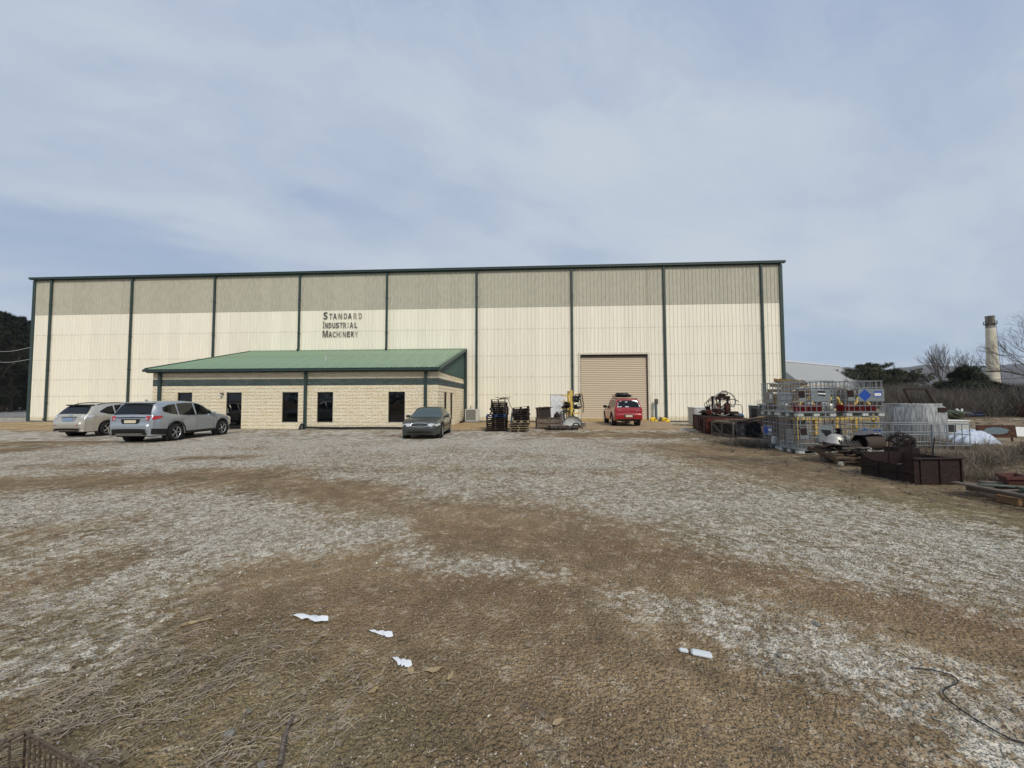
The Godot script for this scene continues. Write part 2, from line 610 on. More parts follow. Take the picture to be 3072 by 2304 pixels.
func lay_strokes() -> void:
	# where gravel was spread, where it has worn off or washed over with dirt, where moss and straw lie
	stroke("bare", 1.15, 0.5, 1.0, [[680, 1487], [850, 1475], [1010, 1490]])
	stroke("bare", 1.0, 0.7, 0.95, [[0, 1450], [200, 1442], [420, 1440], [600, 1425], [760, 1430]])
	stroke("bare", 0.5, 0.4, 0.8, [[575, 1372], [735, 1372]])
	stroke("bare", 0.5, 0.4, 0.6, [[60, 1400], [300, 1395]])
	stroke("bare", 0.9, 0.6, 0.9, [[860, 1720], [1200, 1690], [1550, 1625], [1850, 1650], [2250, 1750], [2700, 1830], [3072, 1890]])
	stroke("bare", 0.42, 0.25, 0.9, [[740, 1675], [900, 1700], [1080, 1660]])
	stroke("bare", 0.8, 0.4, 1.0, [[600, 2080], [1000, 1930], [1400, 1850], [1800, 1900], [2050, 2020], [2350, 2120]])
	stroke("bare", 0.7, 0.4, 1.0, [[900, 2200], [1500, 2150], [2100, 2250], [2500, 2330]])
	stroke("bare", 0.8, 0.6, 0.8, [[1320, 1580], [1500, 1590], [1780, 1640]])
	stroke("bare", 0.22, 0.2, 0.9, [[330, 1665], [500, 1650]])
	stroke("bare", 0.4, 0.3, 0.6, [[40, 1640], [200, 1590], [420, 1570]])
	stroke("bare", 0.5, 0.3, 0.75, [[0, 1850], [200, 1780], [330, 1690]])
	stroke("bare", 1.6, 1.0, 0.9, [[1690, 1303], [2080, 1305]])
	stroke("bare", 1.6, 0.9, 0.95, [[2080, 1345], [2300, 1392], [2600, 1445], [3072, 1520]])
	stroke("bare", 3.5, 1.0, 0.9, [[2400, 1345], [3072, 1400]])
	stroke("gravel", 0.65, 0.5, 0.9, [[0, 1530], [300, 1520], [600, 1497], [760, 1545], [950, 1605]])
	stroke("gravel", 0.42, 0.3, 1.0, [[640, 1612], [900, 1612], [1100, 1598]])
	stroke("gravel", 0.5, 0.5, 0.6, [[300, 1620], [560, 1590]])
	stroke("gravel", 0.27, 0.2, 1.0, [[640, 1640], [340, 1740], [60, 1830]])
	stroke("gravel", 0.3, 0.3, 0.7, [[600, 1690], [470, 1770], [330, 1860]])
	stroke("gravel", 0.20, 0.16, 1.0, [[150, 2010], [240, 1985], [380, 1970]])
	stroke("gravel", 0.12, 0.12, 0.7, [[0, 2040], [60, 2030]])
	stroke("gravel", 0.16, 0.16, 1.0, [[1869, 1783], [2057, 1830]])
	stroke("gravel", 0.24, 0.2, 1.0, [[2150, 1846], [2265, 1915]])
	stroke("gravel", 0.34, 0.25, 1.0, [[2440, 1905], [2570, 2000], [2760, 2100], [2990, 2220], [3100, 2270]])
	stroke("gravel", 0.40, 0.25, 0.7, [[2900, 2080], [3100, 2150]])
	stroke("gravel", 0.15, 0.14, 0.9, [[1400, 1690], [1460, 1702]])
	stroke("gravel", 0.15, 0.14, 0.8, [[1520, 1700], [1650, 1705]])
	stroke("gravel", 0.2, 0.16, 0.9, [[1230, 1655], [1340, 1680], [1460, 1700]])
	stroke("gravel", 0.4, 0.35, 0.85, [[2230, 1630], [2530, 1692]])
	stroke("gravel", 0.8, 0.6, 0.8, [[2840, 1605], [3072, 1740]])
	stroke("gravel", 0.9, 0.8, 0.5, [[2050, 1560], [2500, 1600], [2800, 1660]])
	stroke("olive", 0.7, 0.6, 0.8, [[2380, 1487], [2680, 1500], [2900, 1540]])
	stroke("olive", 1.1, 0.8, 0.55, [[2300, 1550], [3072, 1640]])
	stroke("olive", 0.4, 0.4, 0.6, [[450, 2090], [950, 2210]])
	stroke("olive", 0.5, 0.5, 0.5, [[0, 1980], [200, 1880]])
	stroke("red", 0.2, 0.25, 0.8, [[1850, 1640], [2200, 1700], [2600, 1790], [3072, 1905]])
	stroke("red", 0.3, 0.3, 0.6, [[1380, 1590], [1560, 1610]])
	stroke("red", 0.25, 0.3, 0.5, [[1100, 1790], [1400, 1740], [1500, 1760]])
	stroke("dark", 0.5, 0.4, 0.75, [[2150, 1374], [2300, 1382]])
	stroke("dark", 0.8, 0.8, 0.45, [[2400, 1400], [2560, 1420]])
	stroke("dark", 1.0, 0.8, 0.5, [[2080, 1300], [2240, 1330]])
	stroke("tan", 0.3, 0.4, 0.7, [[720, 1685], [900, 1690], [1060, 1655]])
	stroke("tan", 0.22, 0.3, 0.6, [[1960, 1870], [2060, 1890]])
	stroke("tan", 0.25, 0.3, 0.6, [[2000, 2060], [2180, 2100]])
	stroke("tan", 0.6, 0.6, 0.5, [[2500, 1790], [2900, 1900]])
	stroke("tan", 0.8, 0.8, 0.5, [[1150, 1540], [1500, 1560]])
	stroke("straw", 4.2, 0.5, 1.0, [[-400, 1276], [200, 1276], [480, 1279]])
	stroke("straw", 4.0, 0.5, 1.0, [[1385, 1277], [1500, 1275]])
	stroke("straw", 1.4, 0.8, 0.7, [[2080, 1280], [2300, 1290]])


func seg_dist(p: Vector2, pts: PackedVector2Array) -> float:
	var best := 1e9
	if pts.size() == 1:
		return p.distance_to(pts[0])
	for i in pts.size() - 1:
		var a := pts[i]
		var d := pts[i + 1] - a
		var t := clampf((p - a).dot(d) / maxf(d.length_squared(), 1e-6), 0.0, 1.0)
		best = minf(best, p.distance_squared_to(a + d * t))
	return sqrt(best)


func cover(x: float, z: float) -> Dictionary:
	# how much of each kind of ground lies here
	var out := {"gravel": 0.0, "olive": 0.0, "red": 0.0, "dark": 0.0, "tan": 0.0, "straw": 0.0}
	var away := sqrt(x * x + z * z)
	var g := lerpf(0.16, 0.66, smoothstep(3.2, 8.5, away))
	g = lerpf(g, 0.86, smoothstep(9.0, 15.0, away))
	g -= 0.6 * smoothstep(7.0, 10.5, x - maxf(0.0, -z - 12.0) * 0.25)
	g += base_noise.get_noise_2d(x * 0.22, z * 0.3) * 0.45
	var p := Vector2(x, z)
	var wob := base_noise.get_noise_2d(x * 0.9 + 50.0, z * 0.9) * 0.45
	for s in strokes:
		if not (s[5] as Rect2).has_point(p):
			continue
		var d: float = seg_dist(p, s[4]) + wob * (0.4 + s[1] * 0.45)
		var w: float = (1.0 - smoothstep(s[1] - s[2] * 1.5, s[1] + s[2] * 1.7, d)) * s[3]
		if w <= 0.0:
			continue
		match s[0]:
			"bare":
				g = lerpf(g, 0.04, w)
			"gravel":
				g = lerpf(g, lerpf(0.72, 0.95, smoothstep(3.5, 7.0, away)), w)
			_:
				out[s[0]] = maxf(out[s[0]], w)
	out.gravel = clampf(g, 0.0, 1.0)
	return out


func ground_height(x: float, z: float) -> float:
	var h := base_noise.get_noise_2d(x * 0.35, z * 0.35) * 0.018 + base_noise.get_noise_2d(x * 1.7 + 9.0, z * 1.7) * 0.008
	# ground banks up a little where weeds grow on the right, and along the foot of the warehouse
	h += 0.22 * smoothstep(10.0, 13.5, x) * smoothstep(-19.0, -12.0, z) * (1.0 - smoothstep(-7.0, -5.0, z))
	var tofacade := z - (WALL.z + (x - WALL.x) * 0.0578)
	h += 0.05 * (1.0 - smoothstep(1.0, 5.0, tofacade)) * (1.0 - smoothstep(-6.0, 0.0, -tofacade))
	return h - 0.012


func ground_picture(x0: float, z0: float, sx: float, sz: float, w: int, h: int, cell: float, sd: int) -> ImageTexture:
	var cw := int(sx / cell)
	var ch := int(sz / cell)
	var cim := Image.create(cw, ch, false, Image.FORMAT_RGB8)
	var gim := Image.create(cw, ch, false, Image.FORMAT_L8)
	var dirt := Vector3(156, 134, 104)
	for j in ch:
		var z := z0 + (j + 0.5) * sz / ch
		for i in cw:
			var x := x0 + (i + 0.5) * sx / cw
			var k := cover(x, z)
			var n := base_noise.get_noise_2d(x * 0.6 + 200.0, z * 0.6)
			var c := dirt * (1.0 + 0.16 * n)
			c = c.lerp(Vector3(188, 163, 127), k.tan)
			c = c.lerp(Vector3(134, 126, 90), k.olive * 0.75)
			c = c.lerp(Vector3(148, 119, 92), k.red * 0.8)
			c = c.lerp(Vector3(104, 93, 79), k.dark * 0.8)
			c = c.lerp(Vector3(206, 178, 136) * (1.0 + 0.15 * n), k.straw)
			cim.set_pixel(i, j, Color(c.x / 255.0, c.y / 255.0, c.z / 255.0))
			var gg: float = k.gravel * (1.0 - k.straw) * (1.0 - k.dark * 0.6)
			gim.set_pixel(i, j, grey(gg))
	cim.resize(w, h, Image.INTERPOLATE_CUBIC)
	gim.resize(w, h, Image.INTERPOLATE_CUBIC)
	var f1 := FastNoiseLite.new()
	f1.seed = sd
	f1.frequency = 0.035
	f1.fractal_octaves = 4
	f1.fractal_gain = 0.62
	var f2 := FastNoiseLite.new()
	f2.seed = sd + 1
	f2.noise_type = FastNoiseLite.TYPE_CELLULAR
	f2.frequency = 0.33
	f2.cellular_return_type = FastNoiseLite.RETURN_CELL_VALUE
	f2.fractal_type = FastNoiseLite.FRACTAL_NONE
	var f3 := FastNoiseLite.new()
	f3.seed = sd + 2
	f3.frequency = 0.3
	f3.fractal_octaves = 2
	var a := f1.get_image(w, h, false, false, true).get_data()
	var b := f2.get_image(w, h, false, false, true).get_data()
	var d := f3.get_image(w, h, false, false, true).get_data()
	var cd := cim.get_data()
	var gd := gim.get_data()
	var out := PackedByteArray()
	out.resize(w * h * 3)
	for i in w * h:
		var g: float = gd[i] * 0.00392
		var patch: float = a[i] * 0.00392 - 0.5
		var cellv: float = b[i] * 0.00392
		var fine: float = d[i] * 0.00392
		# single stones show as light cells; how many depends on how much gravel lies here
		var k := clampf((g + patch * 0.6 + (cellv - 0.5) * 0.7 - 0.24) * 1.25, 0.0, 0.86)
		var dark: float = 0.80 + 0.30 * fine + 0.22 * patch
		var st: float = 182.0 + 72.0 * cellv * (0.7 + 0.3 * fine)
		out[i * 3] = clampi(int(cd[i * 3] * dark * (1.0 - k) + st * k), 0, 255)
		out[i * 3 + 1] = clampi(int(cd[i * 3 + 1] * dark * (1.0 - k) + st * 0.975 * k), 0, 255)
		out[i * 3 + 2] = clampi(int(cd[i * 3 + 2] * dark * (1.0 - k) + st * 0.915 * k), 0, 255)
	return ImageTexture.create_from_image(Image.create_from_data(w, h, false, Image.FORMAT_RGB8, out))


func soil_material(key: String, pic: Texture2D) -> StandardMaterial3D:
	var m := StandardMaterial3D.new()
	m.resource_name = key
	m.albedo_texture = T["soil_fine"]
	m.albedo_color = Color.WHITE
	m.roughness = 0.97
	m.metallic_specular = 0.25
	m.heightmap_enabled = true
	m.heightmap_texture = T["soil_relief"]
	m.heightmap_scale = 3.0
	m.detail_enabled = true
	m.detail_blend_mode = BaseMaterial3D.BLEND_MODE_MUL
	m.detail_uv_layer = BaseMaterial3D.DETAIL_UV_2
	m.detail_albedo = pic
	return m


func ground_sheet(called: String, x0: float, z0: float, sx: float, sz: float, nx: int, nz: int, m: Material, lower := 0.0) -> MeshInstance3D:
	var v := PackedVector3Array()
	var n := PackedVector3Array()
	var uv := PackedVector2Array()
	var uv2 := PackedVector2Array()
	var idx := PackedInt32Array()
	for j in nz + 1:
		var z := z0 + sz * j / nz
		for i in nx + 1:
			var x := x0 + sx * i / nx
			var h := ground_height(x, z)
			v.append(Vector3(x, h - lower, z))
			n.append(Vector3(h - ground_height(x + 0.1, z), 0.1, h - ground_height(x, z + 0.1)).normalized())
			uv.append(Vector2(x, z) / 1.9)
			uv2.append(Vector2(float(i) / nx, float(j) / nz))
	for j in nz:
		for i in nx:
			var p := j * (nx + 1) + i
			var q := p + nx + 1
			idx.append_array([p, p + 1, q + 1, p, q + 1, q])
	var arr := []
	arr.resize(Mesh.ARRAY_MAX)
	arr[Mesh.ARRAY_VERTEX] = v
	arr[Mesh.ARRAY_NORMAL] = n
	arr[Mesh.ARRAY_TEX_UV] = uv
	arr[Mesh.ARRAY_TEX_UV2] = uv2
	arr[Mesh.ARRAY_INDEX] = idx
	var mesh := ArrayMesh.new()
	mesh.add_surface_from_arrays(Mesh.PRIMITIVE_TRIANGLES, arr)
	var o := put_mesh(mesh, called, m, self)
	setting(o)
	return o


func build_ground() -> void:
	noise_tex("soil_fine", 0.11, 5, [[0.2, grey(0.64)], [0.48, grey(0.94)], [0.75, grey(1.0)]], 21, 1024)
	noise_tex("soil_relief", 0.05, 6, [[0.0, grey(0.0)], [1.0, grey(1.0)]], 22, 1024)
	lay_strokes()
	var near := ground_picture(-NEAR_X, -NEAR_Z, NEAR_X * 2.0, NEAR_Z + 1.0, 2048, 1084, 0.09, 61)
	var far := ground_picture(-72.0, -49.0, 144.0, 32.0, 2048, 455, 0.28, 71)
	var side := ground_picture(17.0, -17.0, 40.0, 17.0, 800, 340, 0.25, 81)
	ground_sheet("gravel_yard", -NEAR_X, -NEAR_Z, NEAR_X * 2.0, NEAR_Z + 1.0, 260, 136, soil_material("yard_soil", near))
	ground_sheet("dirt_ground", -72.0, -49.0, 144.0, 32.0, 240, 54, soil_material("far_soil", far))
	ground_sheet("dirt_ground", 17.0, -17.0, 40.0, 17.0, 100, 44, soil_material("side_soil", side))
	ground_sheet("dirt_ground", -57.0, -17.0, 40.0, 17.0, 40, 17, soil_material("side_soil_b", side))
	# open country round the yard, out to the horizon
	var field := mat("field", c8(150, 126, 92), 0.97, 0.0, "grain", 0.02, {"world": true})
	field.albedo_color = c8(168, 142, 104)
	var st := S()
	poly(st, [Vector3(-4000, -0.09, -4500), Vector3(4000, -0.09, -4500), Vector3(4000, -0.09, 900), Vector3(-4000, -0.09, 900)], Vector3.UP)
	setting(put(st, "field_ground", field, self))
	# pale gravel lane beyond the left end of the warehouse
	st = S()
	var lane := [ground_at(-700, 1226), ground_at(92, 1226), ground_at(92, 1252), ground_at(-700, 1252)]
	for i in 4:
		lane[i].y = 0.03
	poly(st, lane, Vector3.UP)
	mat("lane", c8(150, 146, 140), 0.95, 0.0, "grain", 0.15, {"world": true})
	setting(put(st, "gravel_lane", M.lane, self))
	scatter_stones()


func rock_mesh(sd: int, squash := 0.6) -> ArrayMesh:
	var r := RandomNumberGenerator.new()
	r.seed = sd
	var t := (1.0 + sqrt(5.0)) / 2.0
	var p := [Vector3(-1, t, 0), Vector3(1, t, 0), Vector3(-1, -t, 0), Vector3(1, -t, 0), Vector3(0, -1, t), Vector3(0, 1, t), Vector3(0, -1, -t), Vector3(0, 1, -t), Vector3(t, 0, -1), Vector3(t, 0, 1), Vector3(-t, 0, -1), Vector3(-t, 0, 1)]
	for i in 12:
		p[i] = p[i].normalized() * r.randf_range(0.68, 1.15) * Vector3(1.0, squash, 0.82)
	var f := [[0, 11, 5], [0, 5, 1], [0, 1, 7], [0, 7, 10], [0, 10, 11], [1, 5, 9], [5, 11, 4], [11, 10, 2], [10, 7, 6], [7, 1, 8], [3, 9, 4], [3, 4, 2], [3, 2, 6], [3, 6, 8], [3, 8, 9], [4, 9, 5], [2, 4, 11], [6, 2, 10], [8, 6, 7], [9, 8, 1]]
	var st := S()
	for k in f:
		poly(st, [p[k[0]], p[k[1]], p[k[2]]], p[k[0]] + p[k[1]] + p[k[2]])
	return done(st)


func scatter(called: String, mesh: Mesh, m: Material, list: Array, label: String, category: String) -> void:
	# list holds [Transform3D, Color]
	var buf := PackedFloat32Array()
	buf.resize(list.size() * 16)
	var i := 0
	for e in list:
		var t: Transform3D = e[0]
		var c: Color = e[1]
		buf[i] = t.basis.x.x
		buf[i + 1] = t.basis.y.x
		buf[i + 2] = t.basis.z.x
		buf[i + 3] = t.origin.x
		buf[i + 4] = t.basis.x.y
		buf[i + 5] = t.basis.y.y
		buf[i + 6] = t.basis.z.y
		buf[i + 7] = t.origin.y
		buf[i + 8] = t.basis.x.z
		buf[i + 9] = t.basis.y.z
		buf[i + 10] = t.basis.z.z
		buf[i + 11] = t.origin.z
		buf[i + 12] = c.r
		buf[i + 13] = c.g
		buf[i + 14] = c.b
		buf[i + 15] = 1.0
		i += 16
	var mm := MultiMesh.new()
	mm.transform_format = MultiMesh.TRANSFORM_3D
	mm.use_colors = true
	mm.mesh = mesh
	mm.instance_count = list.size()
	mm.buffer = buf
	var o := MultiMeshInstance3D.new()
	o.name = numbered(called)
	o.multimesh = mm
	o.material_override = m
	add_child(o)
	stuff(o, label, category)


func scatter_stones() -> void:
	var kinds := [[], [], []]
	var r := RandomNumberGenerator.new()
	r.seed = 404
	var step := 0.5
	for iz in 28:
		for ix in 60:
			var x0 := -15.0 + ix * step
			var z0 := -14.4 + iz * step
			var away := sqrt(x0 * x0 + z0 * z0)
			if away > 14.5 or absf(x0) > -z0 * 1.5 + 1.6:
				continue
			var k := cover(x0 + 0.25, z0 + 0.25)
			var dens: float = lerpf(40.0, 1900.0, pow(k.gravel, 1.8))
			dens *= lerpf(1.0, 0.16, smoothstep(4.0, 12.0, away))
			var count := int(dens * step * step)
			for i in count:
				var x := x0 + r.randf() * step
				var z := z0 + r.randf() * step
				var lump := base_noise.get_noise_2d(x * 2.3 + 70.0, z * 2.3)
				if lump < lerpf(0.02, -0.45, k.gravel) and r.randf() < 0.85:
					continue
				var s := r.randf_range(0.004, 0.0105) if r.randf() < 0.9 else r.randf_range(0.0105, 0.018)
				if k.gravel < 0.4:
					s *= r.randf_range(0.5, 1.0)
				s *= lerpf(1.0, 1.5, smoothstep(5.0, 12.0, away))
				var b := Basis.from_euler(Vector3(r.randf_range(-0.5, 0.5), r.randf() * TAU, r.randf_range(-0.5, 0.5))).scaled(Vector3(s * r.randf_range(0.8, 1.4), s, s))
				var v := r.randf_range(0.20, 0.48) if r.randf() < 0.93 else r.randf_range(0.56, 0.74)
				var warm := r.randf_range(0.82, 0.98)
				var col := Color(v * 1.08, v * 1.02, v * 0.92 * warm)
				if r.randf() < 0.18:
					col = Color(v * 0.62, v * 0.50, v * 0.36)
				kinds[r.randi() % 3].append([Transform3D(b, Vector3(x, ground_height(x, z) + s * 0.22, z)), col])
	# crumbs of soil and grit on the bare dirt near the camera
	for i in 42000:
		var away := 1.6 + 5.2 * pow(r.randf(), 1.35)
		var an := r.randf_range(-0.98, 0.98)
		var x := sin(an) * away
		var z := -cos(an) * away
		var lump := base_noise.get_noise_2d(x * 1.6 + 20.0, z * 1.6)
		if lump < -0.15 and r.randf() < 0.6:
			continue
		var s := r.randf_range(0.0022, 0.0062) * lerpf(1.0, 1.5, (away - 1.6) / 5.2)
		var b := Basis.from_euler(Vector3(r.randf() * 2.0, r.randf() * TAU, r.randf() * 2.0)).scaled(Vector3(s * r.randf_range(0.8, 1.6), s, s))
		var v := r.randf_range(0.35, 1.15)
		var col := Color(0.31 * v, 0.245 * v, 0.160 * v)
		if r.randf() < 0.16:
			v = r.randf_range(0.36, 0.68)
			col = Color(v, v * 0.93, v * 0.80)
		kinds[r.randi() % 3].append([Transform3D(b, Vector3(x, ground_height(x, z) + s * 0.3, z)), col])
	var tot := 0
	for k in 3:
		tot += kinds[k].size()
		scatter("gravel_stones", rock_mesh(90 + k), M.stone, kinds[k], "loose pale limestone gravel lying over the brown dirt yard", "gravel")


# ------------------------------------------------------------------ warehouse
const U0 := -1.69
const U1 := 62.46
const BAND_Y := 9.42
const EAVE := 12.62
const DOOR_A := 46.58
const DOOR_B := 51.98
const DOOR_Y := 5.43


func rib_panel(width: float, ribs: int, deep: float, foot := 1.0) -> ArrayMesh:
	# trapezoid-ribbed sheet, 1 m tall along y, facing +z; its ends are returned 2 mm so that neighbours do not share a face
	var prof := [Vector2(0.001, 0)]
	var pitch := width / ribs
	for i in ribs:
		var c := pitch * (i + 0.5)
		prof.append_array([Vector2(c - 0.042, 0), Vector2(c - 0.016, deep), Vector2(c + 0.016, deep), Vector2(c + 0.042, 0)])
	prof.append(Vector2(width - 0.001, 0))
	var st := S()
	for i in prof.size() - 1:
		var a: Vector2 = prof[i]
		var b: Vector2 = prof[i + 1]
		var q := [Vector3(a.x, 0, a.y), Vector3(b.x, 0, b.y), Vector3(b.x, 1, b.y), Vector3(a.x, 1, a.y)]
		var uvs := [Vector2(a.x / width, foot), Vector2(b.x / width, foot), Vector2(b.x / width, 0), Vector2(a.x / width, 0)]
		for k in [0, 2, 1, 0, 3, 2]:
			st.set_uv(uvs[k])
			st.add_vertex(q[k])
	return done(st)


func build_warehouse() -> void:
	var w := thing("warehouse", "long cream ribbed metal warehouse with grey upper band and dark green downspouts", "warehouse", WALL, ANG)
	var unit := rib_panel(0.9144, 3, 0.034)
	var short := rib_panel(0.9144, 3, 0.034, (BAND_Y - DOOR_Y - 0.16) / BAND_Y)
	# wall panels, each a sheet of its own; over the roll-up door they start at the header
	var x := U0
	var i := 0
	var stops := [DOOR_A - 0.16, DOOR_B + 0.16, U1]
	for stop in stops:
		var over_door: bool = stop == stops[1]
		while x < stop - 0.02:
			var wd := minf(0.9144, stop - x)
			var y0 := DOOR_Y + 0.16 if over_door else 0.06
			var v := int(hash1(i * 3 + 1) * 5.0)
			put_mesh(short if over_door else unit, "wall_panel", M["cream%d" % v], w, Transform3D(Basis.from_scale(Vector3(wd / 0.9144, BAND_Y - y0, 1)), Vector3(x, y0, 0)))
			put_mesh(unit, "upper_panel", M["upper%d" % int(hash1(i * 7 + 2) * 5.0)], w, Transform3D(Basis.from_scale(Vector3(wd / 0.9144, EAVE - BAND_Y - 0.004, 1)), Vector3(x, BAND_Y + 0.004, 0.012)))
			x += wd
			i += 1
	# shell behind the sheets: end walls, back wall, roof
	var st := S()
	box(st, Vector3((U0 + U1) / 2, 6.2, -30.0), Vector3(U1 - U0, 12.4, 0.2))
	box(st, Vector3(U0 + 0.1, 6.2, -15.05), Vector3(0.2, 12.4, 29.6))
	box(st, Vector3(U1 - 0.1, 6.2, -15.05), Vector3(0.2, 12.4, 29.6))
	put(st, "end_walls", M.cream1, w)
	st = S()
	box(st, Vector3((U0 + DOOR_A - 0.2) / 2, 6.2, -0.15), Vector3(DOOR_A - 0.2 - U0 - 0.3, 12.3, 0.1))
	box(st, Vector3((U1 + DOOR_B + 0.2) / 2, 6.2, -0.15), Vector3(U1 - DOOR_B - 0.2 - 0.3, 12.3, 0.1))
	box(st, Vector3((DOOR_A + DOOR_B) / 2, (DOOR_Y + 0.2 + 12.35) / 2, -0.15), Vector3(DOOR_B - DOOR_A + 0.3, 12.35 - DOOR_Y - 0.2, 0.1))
	put(st, "wall_liner", M.undercoat_shade, w)
	st = S()
	for s in [[-0.1, -15.0, 12.72, 13.9], [-15.0, -30.2, 13.9, 12.72]]:
		poly(st, [Vector3(U0 - 0.1, s[2], s[0]), Vector3(U1 + 0.1, s[2], s[0]), Vector3(U1 + 0.1, s[3], s[1]), Vector3(U0 - 0.1, s[3], s[1])], Vector3.UP)
	put(st, "roof", M.roof_white, w)
	# eave: box gutter with a rolled lip, fascia behind it
	st = S()
	var L := U1 - U0
	var cx := (U0 + U1) / 2
	box(st, Vector3(cx, EAVE + 0.02, 0.17), Vector3(L + 0.60, 0.10, 0.26))
	box(st, Vector3(cx, EAVE + 0.115, 0.29), Vector3(L + 0.62, 0.06, 0.06))
	put(st, "gutter", M.trim, w)
	st = S()
	box(st, Vector3(cx, EAVE - 0.07, 0.085), Vector3(L + 0.1, 0.07, 0.07))
	box(st, Vector3(cx, EAVE + 0.13, 0.10), Vector3(L + 0.50, 0.09, 0.24))
	put(st, "fascia", M.trim_dark, w)
	for e in [U0 - 0.02, U1 + 0.02]:
		st = S()
		rbox(st, Vector3(e, EAVE / 2 - 0.05, 0.04), Vector3(0.26, EAVE - 0.12, 0.14), 0.02)
		put(st, "corner_trim", M.trim, w)
	st = S()
	box(st, Vector3((U0 + DOOR_A - 0.2) / 2, 0.035, 0.02), Vector3(DOOR_A - 0.2 - U0, 0.07, 0.10))
	put(st, "base_trim", M.trim_dark, w)
	st = S()
	box(st, Vector3((U1 + DOOR_B + 0.2) / 2, 0.035, 0.02), Vector3(U1 - DOOR_B - 0.2, 0.07, 0.10))
	put(st, "base_trim", M.trim_dark, w)
	# downspouts, cut short where the lean-to roof takes their water
	for k in 9:
		var u := 7.62 * k + (0.22 if k == 6 else 0.0)
		var bottom := 0.22
		if k == 3 or k == 4:
			bottom = 6.08
		st = S()
		rbox(st, Vector3(u, (bottom + EAVE - 0.06) / 2, 0.125), Vector3(0.16, EAVE - 0.06 - bottom, 0.13), 0.015)
		var sp := put(st, "downspout", M.trim, w)
		var y := bottom + 1.4
		while y < EAVE - 1.0:
			st = S()
			box(st, Vector3(u, y, 0.12), Vector3(0.21, 0.05, 0.155))
			put(st, "strap", M.trim_dark, sp)
			y += 2.9
		st = S()
		var el := Transform3D(Basis(Vector3.RIGHT, 0.9), Vector3(u, bottom - 0.05, 0.19))
		rbox(st, el.origin, Vector3(0.15, 0.24, 0.12), 0.015, el.basis)
		put(st, "elbow", M.trim_dark, sp)
	# roll-up door
	var door := Node3D.new()
	door.name = "roll_up_door"
	w.add_child(door)
	st = S()
	var pitch := 0.151
	var n := int((DOOR_Y - 0.2) / pitch)
	for k in n:
		var y0 := 0.2 + k * pitch
		var prof := [Vector2(-0.225, y0), Vector2(-0.172, y0 + pitch * 0.16), Vector2(-0.168, y0 + pitch * 0.5), Vector2(-0.182, y0 + pitch * 0.86), Vector2(-0.225, y0 + pitch)]
		for j in 4:
			var a: Vector2 = prof[j]
			var b: Vector2 = prof[j + 1]
			poly(st, [Vector3(DOOR_A, a.y, a.x), Vector3(DOOR_B, a.y, a.x), Vector3(DOOR_B, b.y, b.x), Vector3(DOOR_A, b.y, b.x)], Vector3(0, 0.01, 1))
	put(st, "slat_curtain", M.door_curtain, door)
	st = S()
	rbox(st, Vector3((DOOR_A + DOOR_B) / 2, 0.11, -0.17), Vector3(DOOR_B - DOOR_A, 0.18, 0.08), 0.015)
	put(st, "bottom_bar", M.door_yellow, door)
	for e in [DOOR_A - 0.08, DOOR_B + 0.08]:
		st = S()
		box(st, Vector3(e, DOOR_Y / 2, -0.06), Vector3(0.16, DOOR_Y, 0.25))
		put(st, "jamb", M.white_edge, door)
		st = S()
		box(st, Vector3(e + (0.10 if e < 48 else -0.10), DOOR_Y / 2, -0.15), Vector3(0.05, DOOR_Y - 0.02, 0.07))
		put(st, "guide", M.rust_dark, door)
	st = S()
	box(st, Vector3((DOOR_A + DOOR_B) / 2, DOOR_Y + 0.08, -0.06), Vector3(DOOR_B - DOOR_A + 0.32, 0.16, 0.25))
	put(st, "header", M.white_edge, door)
	st = S()
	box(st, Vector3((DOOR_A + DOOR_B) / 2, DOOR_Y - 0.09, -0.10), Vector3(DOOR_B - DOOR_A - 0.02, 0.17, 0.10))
	put(st, "brush_seal", M.undercoat_shade, door)
	letters(w)
	# blue-grey service post with a box, bolted to the wall beside the door
	var sp := thing("service_post", "blue grey steel post with a switch box standing beside the roll-up door", "post", WALL + Vector3(cos(ANG), 0, -sin(ANG)) * 52.42 + Vector3(0, 0.0, 0.38))
	st = S()
	rbox(st, Vector3(0, 0.75, 0), Vector3(0.17, 1.5, 0.17), 0.02)
	put(st, "post", mat("post_blue", c8(92, 110, 116), 0.55, 0.2, "grime", 1.0), sp)
	st = S()
	rbox(st, Vector3(0.03, 1.60, 0.02), Vector3(0.25, 0.42, 0.22), 0.03)
	box(st, Vector3(0.03, 1.62, 0.14), Vector3(0.12, 0.2, 0.03))
	put(st, "switch_box", M.steel_grey, sp)


